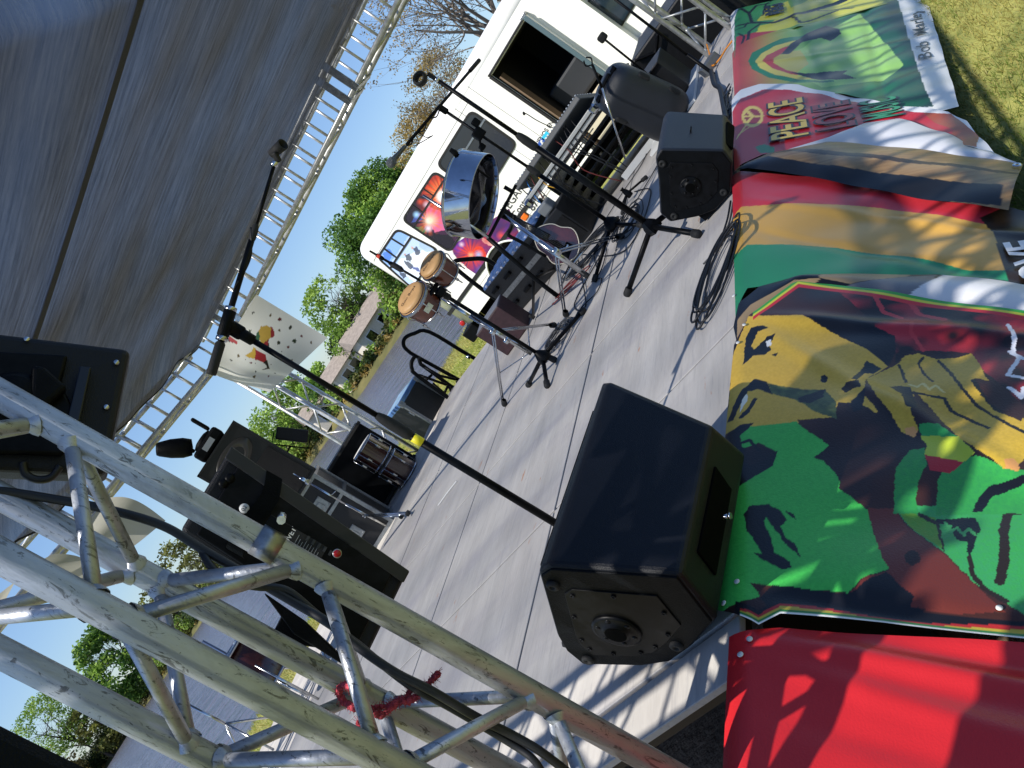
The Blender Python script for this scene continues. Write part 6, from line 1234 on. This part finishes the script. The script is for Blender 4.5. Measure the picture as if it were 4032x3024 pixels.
# stripe, seams, lettering
sA, sB = onb((1761, 1262)), onb((2165, 703)); b = BM(); zc_ = [sA.z, onb((1958, 978)).z, sB.z]
prism(b, [V((BX-.010, yq, zq_+dz)) for yq, zq_, dz in ((9.5, sA.z, 0), (sB.y-1.5+1.0, sB.z, 0), (sB.y-1.5+1.0, sB.z, .075), (9.5, sA.z, .075))], (.008, 0, 0)); obj('rub_rail', b, M['rubber'], t)
b = BM()
for yq in (6.05, 5.62): box(b, (BX-.001, yq, .7), (.004, .008, 2.1))
box(b, (BX-.001, 7.6, 1.62), (.004, 3.6, .008)); box(b, (BX-.001, 7.0, -.22), (.004, 3.2, .006)); obj('panel_seam', b, mat('seam_grey', '8a8a88', .6), t)
fd = [onb((1900+.3038*x, 500+.3038*y)) for x, y in ((850, 870), (1000, 690)[0:0] or (880, 840), (1100, 975), (1060, 1035))]
b = BM(); c_ = onb((1900+.3038*975, 500+.3038*930))
for dy, dz, sy, sz in ((0, .19, .30, .012), (0, -.19, .30, .012), (.15, 0, .012, .39), (-.15, 0, .012, .39)): box(b, (BX-.003, c_.y+dy, c_.z+dz), (.006, sy, sz))
box(b, (BX-.006, c_.y-.06, c_.z-.05), (.01, .05, .03)); obj('fuel_flap', b, mat('flap_grey', 'a8a49c', .5), t)
def bt_text(s, p, size, m, bold=0, sx=1): q = onb(p); b = text_on(s, size, V((BX-.004, q.y, q.z)), (0, -1, 0), (0, 0, 1), bold=bold, sx=sx); return obj('lettering', b, m, t)
M['txt'] = mat('vinyl_letter_grey', '3c3c3a', .5)
bt_text('VEGANTES', (2038, 756), .205, M['txt'], sx=.92, bold=.002); bt_text('Contratac', (2064, 795), .165, M['txt'], bold=.003); bt_text('901 8732', (2092, 822), .185, M['txt'], bold=.004); bt_text('BUENOS EN', (2140, 530), .10, M['txt'], bold=.002)
for p, col, s_ in (((2141, 566), '2f55a8', 'f'), ((2157, 541), '35b6d8', 'v')):
    q = onb(p); b = BM(); box(b, (BX-.004, q.y, q.z), (.006, .15, .16), bev=.003); ic = obj('decal', b, mat('decal_'+s_, col, .3), t); obj('lettering', text_on(s_, .17, V((BX-.0085, q.y, q.z)), (0, -1, 0), (0, 0, 1), bold=.006), M['whiteplain'], ic)
q = onb((2073, 856)); b = BM(); box(b, (BX-.02, q.y, q.z+.03), (.04, .12, .10), bev=.012); obj('marker_lamp', b, M['amber'], t); b = BM(); box(b, (BX-.012, q.y-.02, q.z-.07), (.03, .13, .10), bev=.012); obj('lamp_housing', b, mat('lamp_grey', '9b9b96', .5), t)
q = onb((1821, 1272)); b = BM(); lathe(b, (BX+.0, q.y, q.z), (-1, 0, 0), [(.055, 0), (.055, .012), (.04, .02), (0, .022)], 20); obj('reflector', b, M['redlens'], t)
b = BM(); box(b, (BX+.2, y1-.02, z0-.12), (.5, .35, .26), bev=.02); obj('rear_bumper', b, M['blackplastic'], t)
b = BM(); box(b, (BX+1.2, 6.4, z0-.10), (2.0, 5.6, .2)); obj('underbody', b, M['darkin'], t)
for name_, yq in (('wheel', onb((2020, 1044)).y), ('wheel', 1.35)):
    for xx in (BX+.14, BX+1.9):
        b = BM(); lathe(b, (xx, yq, -.55), (-1, 0, 0), [(.20, -.10), (.36, -.11), (.40, -.07), (.40, .07), (.36, .11), (.24, .115)], 40); wh = obj('wheel', b, M['rubber'], t); b = BM(); lathe(b, (xx, yq, -.55), (-1, 0, 0), [(.24, .11), (.22, .06), (.12, .05), (.10, .10), (0, .10)], 32); obj('rim', b, M['alu'], wh)
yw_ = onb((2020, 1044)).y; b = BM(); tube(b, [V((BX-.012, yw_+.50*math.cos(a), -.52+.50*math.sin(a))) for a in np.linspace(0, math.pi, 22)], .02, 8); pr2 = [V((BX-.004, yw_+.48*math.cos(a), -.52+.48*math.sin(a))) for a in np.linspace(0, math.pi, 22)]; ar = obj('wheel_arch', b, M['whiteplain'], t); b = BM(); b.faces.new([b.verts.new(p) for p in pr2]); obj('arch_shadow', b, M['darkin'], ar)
# cab
b = BM(); box(b, (BX+1.25, 2.5, .45), (2.1, 2.25, 1.9), bev=.14, seg=5); cb = obj('cab', b, M['white'], t)
b = BM(); box(b, (BX+1.2, .6, .1), (1.9, 2.0, 1.1), bev=.2, seg=5); obj('hood', b, M['white'], t)
CW = [onx(p, BX+.185) for p in ((2282, 66), (2352, -40), (2500, 8), (2402, 166))]
b = BM(); cc_ = sum(CW, V())/4; prism(b, [cc_+(p-cc_)*1.10 for p in CW], (.02, 0, 0), bev=.008); cwf = obj('window', b, M['rubber'], t); b = BM(); prism(b, [V((BX+.178, p.y, p.z)) for p in CW], (.01, 0, 0)); obj('pane', b, mat('cab_glass', '1e2c36', .05, spec=.8), cwf)
b = BM(); pts = [onx(p, BX+.10) for p in ((2330, -150), (2225, 40), (2212, 95), (2260, 150), (2400, 250), (2520, 335), (2620, 400))]; tube(b, curve_pts(pts, 8), .085, 12); obj('fairing', b, M['white'], t)
b = BM(); p0, p1 = onx((2560, 80), BX+.15), onx((2478, 240), BX+.15); box(b, (p0+p1)/2, (.04, (p0-p1).length, .07), bev=.01); obj('trim_strip', b, mat('trim_grey', '88888a', .5), t)
# ------------------------------------------------------------------ black cabinets off stage right
b = BM(); box(b, (8.3, 1.74, -.18), (.8, .92, 1.12), bev=.02); t2 = thing('subwoofer', 'big black bass cabinet with bent steel handles standing between the deck and the bus cab', 'speaker', (8.3, 2.25, -.78)); obj('cabinet', b, M['case'], t2)
for p_ in (((2590, 130), (2583, 200), (2560, 215), (2500, 240)), ((2470, 250), (2480, 275), (2530, 320))): b = BM(); tube(b, curve_pts([onx(p, 7.86) for p in p_], 5), .014, 8); obj('handle', b, M['blackmetal'], t2)
b = BM(); box(b, (9.2, 1.1, -.05), (1.0, .7, 1.3), bev=.02); o = obj('cabinet_stack', b, M['case']); tag(o, 'black equipment cabinets stacked on the grass behind the slim truss tower', 'cabinet')
# ------------------------------------------------------------------ mixing desk
mx0, mxx = 2.28, 3.26
t = thing('mixing_desk', 'long grey mixing desk with rows of knobs in a silver edged case by the bus', 'mixing desk', (6.95, 2.77, .46))
tilt = Matrix.Rotation(math.radians(24), 3, 'Y'); mc = V((6.98, (mx0+mxx)/2, .585))
b = BM(); box(b, mc, (.34, mxx-mx0-.06, .05), rot=tilt, bev=.008); obj('console', b, mat('console_grey', '4a4e52', .45), t)
b = BM(); kb2 = BM()
for j in range(30):
    for i in range(7):
        q = mc+tilt @ V((-.14+.042*i, -.44+.0303*j, .026)); lathe(b if i < 5 else kb2, q, tilt @ V((0, 0, 1)), [(.0085, 0), (.007, .014), (0, .015)], 7)
obj('knobs', b, mat('knob_grey', 'b0b4b6', .4), t, kind='stuff'); obj('fader_caps', kb2, M['whiteplain'], t, kind='stuff')
b = BM(); box(b, (6.79, (mx0+mxx)/2, .505), (.03, mxx-mx0, .07), bev=.004); box(b, (6.97, mx0, .50), (.38, .03, .08), bev=.004); box(b, (6.97, mxx, .50), (.38, .03, .08), bev=.004); obj('case_rim', b, mat('silver_case', 'c4c4c0', .35, .3), t)
b = BM(); box(b, (6.772, (mx0+mxx)/2, .505), (.008, mxx-mx0-.02, .012)); obj('rim_groove', b, M['rubber'], t)
b = BM(); box(b, (6.78, mx0+.02, .51), (.06, .07, .07), bev=.02); box(b, (6.78, mxx-.02, .50), (.06, .07, .07), bev=.02); obj('ball_corner', b, M['chrome'], t)
for k, (mn, y_) in enumerate((('cable', 2.5), ('cable', 2.55), ('cable', 2.6), ('cable', 2.66), ('cablered', 2.7), ('cable', 2.9), ('cable', 2.95), ('yel', 3.0), ('cablered', 3.08), ('blu', 3.15), ('cable', 3.2), ('cable', 3.12))):
    if mn == 'yel': M['yel'] = mat('yellow_cable', 'd8a020', .5)
    if mn == 'blu': M['blu'] = mat('blue_cable', '2a78c0', .5)
    q = mc+tilt @ V((.02, y_-mc.y, .03)); b = BM(); tube(b, curve_pts([q, q+V((-.04, .0, .06)), q+V((-.12, .02*math.sin(k*2), .03)), V((6.76, y_+.03*math.sin(k), .48)), V((6.74, y_+.06*math.sin(k*1.7), .30)), V((6.70, y_-.05+.05*math.cos(k), .02))], 6), .0045, 6); obj('patch_cable', b, M[mn], t)
lamp = curve_pts([mc+tilt @ V((.12, -.06, .03)), V((7.02, 2.72, .78)), V((6.95, 2.70, .90)), V((6.88, 2.68, .93))], 6); b = BM(); tube(b, lamp, .004, 6); lathe(b, lamp[-1], (-.8, 0, -.4), [(.006, -.01), (.010, .0), (.010, .02), (0, .022)], 10); obj('gooseneck_lamp', b, M['blackmetal'], t)
t = thing('equipment_rack', 'open black rack of shelves and rails supporting the mixing desk, white strips as daylight gaps', 'rack', (6.95, 2.7, 0))
b = BM(); box(b, (7.0, 2.23, .23), (.42, .02, .46)); box(b, (7.0, 2.98, .23), (.42, .02, .46)); box(b, (7.0, 2.6, .452), (.44, .78, .016)); box(b, (7.0, 2.6, .01), (.44, .78, .018)); obj('rack_frame', b, M['case'], t)
for z_ in (.10, .19, .27, .35): b = BM(); box(b, (7.07, 2.6, z_), (.30, .72, .028), bev=.003); obj('rack_unit', b, M['darkin'], t)
b = BM(); box(b, (7.12, 2.42, .06), (.02, .30, .02)); box(b, (7.12, 2.7, .145), (.02, .22, .012)); box(b, (7.12, 2.7, .395), (.02, .3, .008)); obj('painted_daylight', b, M['whiteplain'], t)  # white strips painted in for daylight between the shelves
for y_ in (3.1, 3.25): b = BM(); box(b, (6.95, y_, .22), (.03, .03, .44)); obj('table_leg', b, M['blackmetal'], t)
b = BM(); box(b, (6.8, 1.95, .012), (.9, .5, .02)); box(b, (6.62, 2.30, .03), (.03, .5, .05))
o = obj('white_trim_board', b, M['whiteplain'], label='narrow white board lying on the deck at the foot of the rack', cat='board'); 
t = thing('equipment_case', 'black flat equipment case on the deck between the rack and the rounded speaker', 'case', (7.05, 1.98, 0)); b = BM(); box(b, (7.08, 1.98, .17), (.40, .40, .30), bev=.006); obj('body', b, M['case'], t); b = BM(); box(b, (6.875, 1.98, .30), (.02, .40, .02)); obj('edge_trim', b, M['blackmetal'], t)
"""end part 6"""
# ------------------------------------------------------------------ trees, houses, undergrowth, grass
def leafmat(name, c, tr=.3):
    m = mat(name, c, .55, var=.35, scale=.5, spec=.3); n = m.node_tree.nodes; l = m.node_tree.links
    tl = n.new('ShaderNodeBsdfTranslucent'); tl.inputs[0].default_value = (*[min(1, x*1.6) for x in lin(c)], 1); mx = n.new('ShaderNodeMixShader'); mx.inputs[0].default_value = tr
    l.new(n['Principled BSDF'].outputs[0], mx.inputs[1]); l.new(tl.outputs[0], mx.inputs[2]); l.new(mx.outputs[0], n['Material Output'].inputs[0]); return m
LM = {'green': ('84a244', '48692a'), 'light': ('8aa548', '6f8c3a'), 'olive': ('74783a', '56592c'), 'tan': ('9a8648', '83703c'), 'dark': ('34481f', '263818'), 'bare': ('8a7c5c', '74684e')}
LM = {k: (leafmat('leaf_'+k, a), leafmat('leaf_darker_'+k, b_)) for k, (a, b_) in LM.items()}  # second leaf tone is darker, scattered in clumps by noise
M['bark'] = mat('tree_bark', '4a4038', .9, var=.4, scale=2); M['barkgrey'] = mat('grey_bark', '6a625a', .9, var=.3, scale=2)
def leaves(name, cen, rad, dens, size, mats, parent, rr, elong=1.0):
    n = len(cen); tot = []
    for c, r in zip(cen, rad):
        k = int(dens*r*r); d = rr.normal(size=(k, 3)); d /= np.linalg.norm(d, axis=1)[:, None]; rad_ = r*(rr.rand(k, 1)**.45)
        tot.append(np.array(c)[None]+d*rad_*np.array([1, 1, .72]))
    P = np.concatenate(tot); k = len(P); a = rr.normal(size=(k, 3)); a /= np.linalg.norm(a, axis=1)[:, None]; b_ = np.cross(a, rr.normal(size=(k, 3))); b_ /= np.linalg.norm(b_, axis=1)[:, None]
    s = (size*(.6+.8*rr.rand(k)))[:, None]; q = np.stack([P-a*s-b_*s*.6, P+a*s-b_*s*.6, P+a*s+b_*s*.6, P-a*s+b_*s*.6], 1).reshape(-1, 3)
    off = np.array(parent.location); q = q-off
    me = bpy.data.meshes.new(name); me.from_pydata(q.tolist(), [], np.arange(4*k).reshape(k, 4).tolist()); me.update()
    for m in mats: me.materials.append(m)
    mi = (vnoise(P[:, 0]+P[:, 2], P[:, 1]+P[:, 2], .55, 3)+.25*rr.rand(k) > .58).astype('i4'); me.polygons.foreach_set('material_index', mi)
    o = bpy.data.objects.new(name, me); COL.objects.link(o); o.parent = parent; return o
def tree(label, az, d, eltop, wdeg, style, seed, low=.22, dens=1.0, bare=False, gap=1.0, lean=0, trunkm='bark'):
    rr = np.random.RandomState(seed); base = azel(az, 0, d); base.z = farz(az, d)-.2 if d > fard(az)-1 else -1.2
    top = H+d*math.tan(math.radians(eltop)); Ht = top-base.z; R = d*math.tan(math.radians(wdeg/2)); side = V((-math.sin(math.radians(az)), math.cos(math.radians(az)), 0)); fw = V((math.cos(math.radians(az)), math.sin(math.radians(az)), 0))
    t = thing('tree', label, 'tree', base, 'trees on the far shore')
    b = BM(); tips = []
    def limb(p, dr, L, r, lv):
        pts = [p]; q = V(p); dd = V(dr)
        for i in range(4): dd = (dd+V((rr.normal()*.13, rr.normal()*.13, rr.normal()*.08+.05))).normalized(); q = q+dd*L/4; pts.append(q)
        tube(b, pts, [r*(1-.17*i) for i in range(5)], 5, cap=False)
        tips.append(pts[-1])
        if lv > 0:
            for k in range(4 if lv > 1 else 5):
                s_ = pts[1+int(rr.randint(0, 4))]; nd = (dd*.6+V((rr.normal(), rr.normal(), rr.normal()*.5+.25))*.62).normalized(); limb(s_, nd, L*(.62 if not bare else .72), r*.42, lv-1)
    cr = max(.10, Ht*.018); limb(base, (V((0, 0, 1))+side*lean).normalized(), Ht*.42, cr, 0)
    fork = tips[-1]; nl = 7 if not bare else 8
    for k in range(nl):
        a = k*6.283/nl+rr.rand(); sp = .75 if not bare else .6
        limb(fork-V((0, 0, Ht*.12*rr.rand())), (side*math.cos(a)*sp*R/Ht*2.4+fw*math.sin(a)*sp*.8+V((0, 0, .9))).normalized(), Ht*.34, cr*.5, 2 if not bare else 3)
    obj('trunk', b, M[trunkm], t)
    cen, rad = [], []; nC = int(80*gap)
    for k in range(nC):
        u = rr.rand(); ph = rr.rand()*6.283; hz = low+(.96-low)*u; rk = R*(.45+.75*math.sin(math.pi*min(1, .18+.78*(hz-low)/(1-low)))**.8)*(rr.rand()**.5)
        cen.append(tuple(base+side*(rk*math.cos(ph)+lean*hz*Ht)+fw*(rk*.7*math.sin(ph))+V((0, 0, hz*Ht-R*.12)))); rad.append(R*(.17+.22*rr.rand()))
    if bare: cen = [tuple(x) for x in tips]; rad = [R*.07]*len(cen)
    sz = max(.05, d*.00125)*(.62 if dens < .5 else 1)
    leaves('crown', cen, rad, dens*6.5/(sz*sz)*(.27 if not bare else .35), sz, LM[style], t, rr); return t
tree('full bright green tree rising beyond the bus roof on the left', 31.0, 66, 5.6, 7.4, 'green', 1, dens=1.2)
tree('rounded mid green tree joined to the right of the full bright one', 28.3, 70, 3.9, 5.0, 'green', 2)
tree('tan budding tree over the middle of the bus roof', 26.0, 62, 5.4, 4.6, 'tan', 3, dens=.40, trunkm='barkgrey')
tree('taller tan budding tree behind the two microphones', 23.2, 60, 6.3, 4.8, 'tan', 4, dens=.30, trunkm='barkgrey')
tree('large bare grey tree with spreading branches above the bus door', 18.6, 34, 12.5, 13, 'bare', 5, dens=.06, bare=True, trunkm='barkgrey')
tree('small dark green tree just over the bus roof near the bare tree', 21.4, 66, 3.6, 1.6, 'dark', 6, dens=.7)
tree('light green tree with open crown right of the painted sheet', 38.3, 84, 4.7, 3.2, 'light', 7, dens=.6, lean=-.12)
tree('dark evergreen tree with ragged crown before the pale houses', 38.0, 88, 1.9, 4.0, 'dark', 8, low=.3, dens=.9)
tree('slim light green tree between the evergreen and the bus corner', 35.5, 86, 2.5, 1.9, 'light', 9, dens=.8)
tree('leafless hazy tree beside the rear corner of the bus', 33.9, 80, 2.6, 2.6, 'bare', 10, dens=.10, bare=True, trunkm='barkgrey')
tree('airy yellow green tree between the painted sheet and the grille speaker', 44.6, 96, 3.5, 4.6, 'light', 11, dens=.55)
tree('bushy olive tree behind the small panel light', 46.6, 104, 1.6, 3.6, 'olive', 12, dens=.9, low=.1)
tree('dense olive tree behind the leaning truss tower', 42.4, 92, 1.8, 3.0, 'green', 13, low=.1, dens=.8)
tree('brownish tree with thin top seen between the tower tubes', 54.6, 140, 3.5, 2.8, 'olive', 14, dens=.5, trunkm='barkgrey')
tree('low tan and olive tree beside the lower stage light', 52.4, 134, 1.9, 2.6, 'tan', 15, dens=.8, low=.1)
tree('yellowish tree between the two middle tower tubes', 57.9, 165, 3.0, 2.2, 'olive', 16, dens=.6, low=.12)
tree('massive dark and bright green tree between the lower tower tubes', 61.4, 190, 4.5, 3.9, 'green', 17, low=.12, dens=1.25)
tree('pale green open tree at the lower left edge', 65.6, 205, 4.9, 2.9, 'light', 18, dens=.4, low=.3)
tree('short brown olive tree at the lower left corner', 64.4, 203, 2.5, 2.2, 'olive', 19, dens=.8, low=.12)
tree('brown budding tree at the far lower left', 67.6, 206, 3.1, 2.2, 'tan', 20, dens=.6, low=.15)
tree('grey olive tree behind the middle of the tower', 50.4, 122, 2.4, 2.4, 'olive', 21, dens=.7, low=.1)
# undergrowth along the far shore
rr = np.random.RandomState(44); ug = thing('undergrowth', 'mass of low bushes along the far shore of the lake', 'bushes', (0, 0, 0))
for sty, sd_ in (('dark', 1), ('olive', 2), ('light', 3), ('tan', 4)):
    cen, rad = [], []
    for az in np.arange(12, 72, .42 if sty in ('dark', 'olive') else .9):
        az_ = az+rr.rand()*.8; d = fard(az_)+1.4+rr.rand()*(6 if sty != 'tan' else .4); h = (1.0+1.9*rr.rand())*(1+max(0, az_-45)/30) if sty != 'tan' else .5
        if sty != 'tan' and (35.2 < az_ < 41.4 or 42.2 < az_ < 43.6): h *= .38; d = fard(az_)+1.6+rr.rand()*2
        p = azel(az_, 0, d); cen.append((p.x, p.y, farz(az_, d)+h*.5)); rad.append(h*(.75 if sty != 'tan' else 1.0))
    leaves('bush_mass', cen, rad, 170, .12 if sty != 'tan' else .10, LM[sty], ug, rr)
ug['kind'] = 'stuff'
for ch in ug.children: ch['kind'] = 'stuff'
# houses
def house(label, az, d, wdt, dep, h, rh, rot, wall, roof):
    c = azel(az, 0, d); c.z = farz(az, d)-.1; t = thing('house', label, 'house', c, 'houses across the lake'); R = Matrix.Rotation(math.radians(rot), 3, 'Z')
    b = BM(); box(b, c+V((0, 0, h/2)), (wdt, dep, h), rot=R); obj('wall', b, wall, t)
    b = BM(); e = .4; P = [R @ V(p) for p in ((-wdt/2-e, -dep/2-e, h), (-wdt/2-e, dep/2+e, h), (-wdt/2-e, 0, h+rh))]; prism(b, [c+p for p in P], R @ V((wdt+2*e, 0, 0))); obj('roof', b, roof, t)
    for i, x_ in enumerate(np.linspace(-wdt/2+1.2, wdt/2-1.2, 4)):
        b = BM(); w_, hh = (1.0, 1.2) if i != 2 else (.95, 2.0); zc = h*.55 if i != 2 else 1.05
        box(b, c+R @ V((x_, -dep/2-.02, zc)), (w_, .06, hh), rot=R); f = obj('window' if i != 2 else 'door', b, M['whiteplain'], t); b = BM(); box(b, c+R @ V((x_, -dep/2-.05, zc)), (w_*.8, .04, hh*.86), rot=R); obj('pane', b, M['glass'], f)
    return t
HW = mat('house_wall_pale', 'cfc8ba', .8, var=.1); HR = mat('house_roof_grey', '8a8078', .9, var=.2, scale=3)
house('long low house with grey shingled roof beside the bus corner', 36.3, 83, 8, 5, 2.2, 1.3, -40, HW, HR)
house('pale house half hidden behind the dark evergreen', 39.6, 86, 6, 5, 2.1, 1.2, -44, HW, HR)
house('small white house showing between tree gaps behind the leaning truss tower', 42.9, 93, 5, 5, 2.1, 1.2, -40, HW, HR)
# grass blades
def grass(name, x0, x1, y0_, y1_, n, hmin, hmax, wid, c, seed, keep):
    rr = np.random.RandomState(seed); X = x0+(x1-x0)*rr.rand(n); Y = y0_+(y1_-y0_)*rr.rand(n); k = keep(X, Y); X, Y = X[k], Y[k]; n = len(X)
    Z = np.array([ground_z(a, b_) for a, b_ in zip(X.tolist(), Y.tolist())])-.004; a = rr.rand(n)*6.283; hh = hmin+(hmax-hmin)*rr.rand(n); le_ = rr.normal(size=(n, 2))*hh[:, None]*.55
    dx, dy = np.cos(a)*wid, np.sin(a)*wid; P = np.stack([np.c_[X-dx, Y-dy, Z], np.c_[X+dx, Y+dy, Z], np.c_[X+le_[:, 0], Y+le_[:, 1], Z+hh]], 1).reshape(-1, 3)
    me = bpy.data.meshes.new(name); me.from_pydata(P.tolist(), [], np.arange(3*n).reshape(n, 3).tolist()); me.update()
    for m in c: me.materials.append(m)
    me.polygons.foreach_set('material_index', (vnoise(X, Y, 1.3, 4)+.5*rr.rand(n) > .75).astype('i4')); o = bpy.data.objects.new(name, me); COL.objects.link(o); o['kind'] = 'stuff'
    tag(o, {'grass': 'short sunlit yellow green grass in front of the stage', 'lawn': 'bright grass on the bank behind the stage'}[name], 'grass')
G1, G2, G3 = leafmat('grass_blade', '66782f', .35), leafmat('grass_straw', '989050', .3), leafmat('grass_bright', '8a9440', .4)
grass('grass', 2.6, 11.5, -1.6, 1.0, 90000, .018, .05, .0028, (G1, G2), 1, lambda X, Y: Y < 1.0)
grass('lawn', 4.5, 21, 5.5, 16.5, 60000, .04, .10, .008, (G3, G2), 2, lambda X, Y: (np.array([shore_y(x_) for x_ in X]) - Y > .2) & ~((X < 7.3) & (Y < 7.2)))
"""end"""
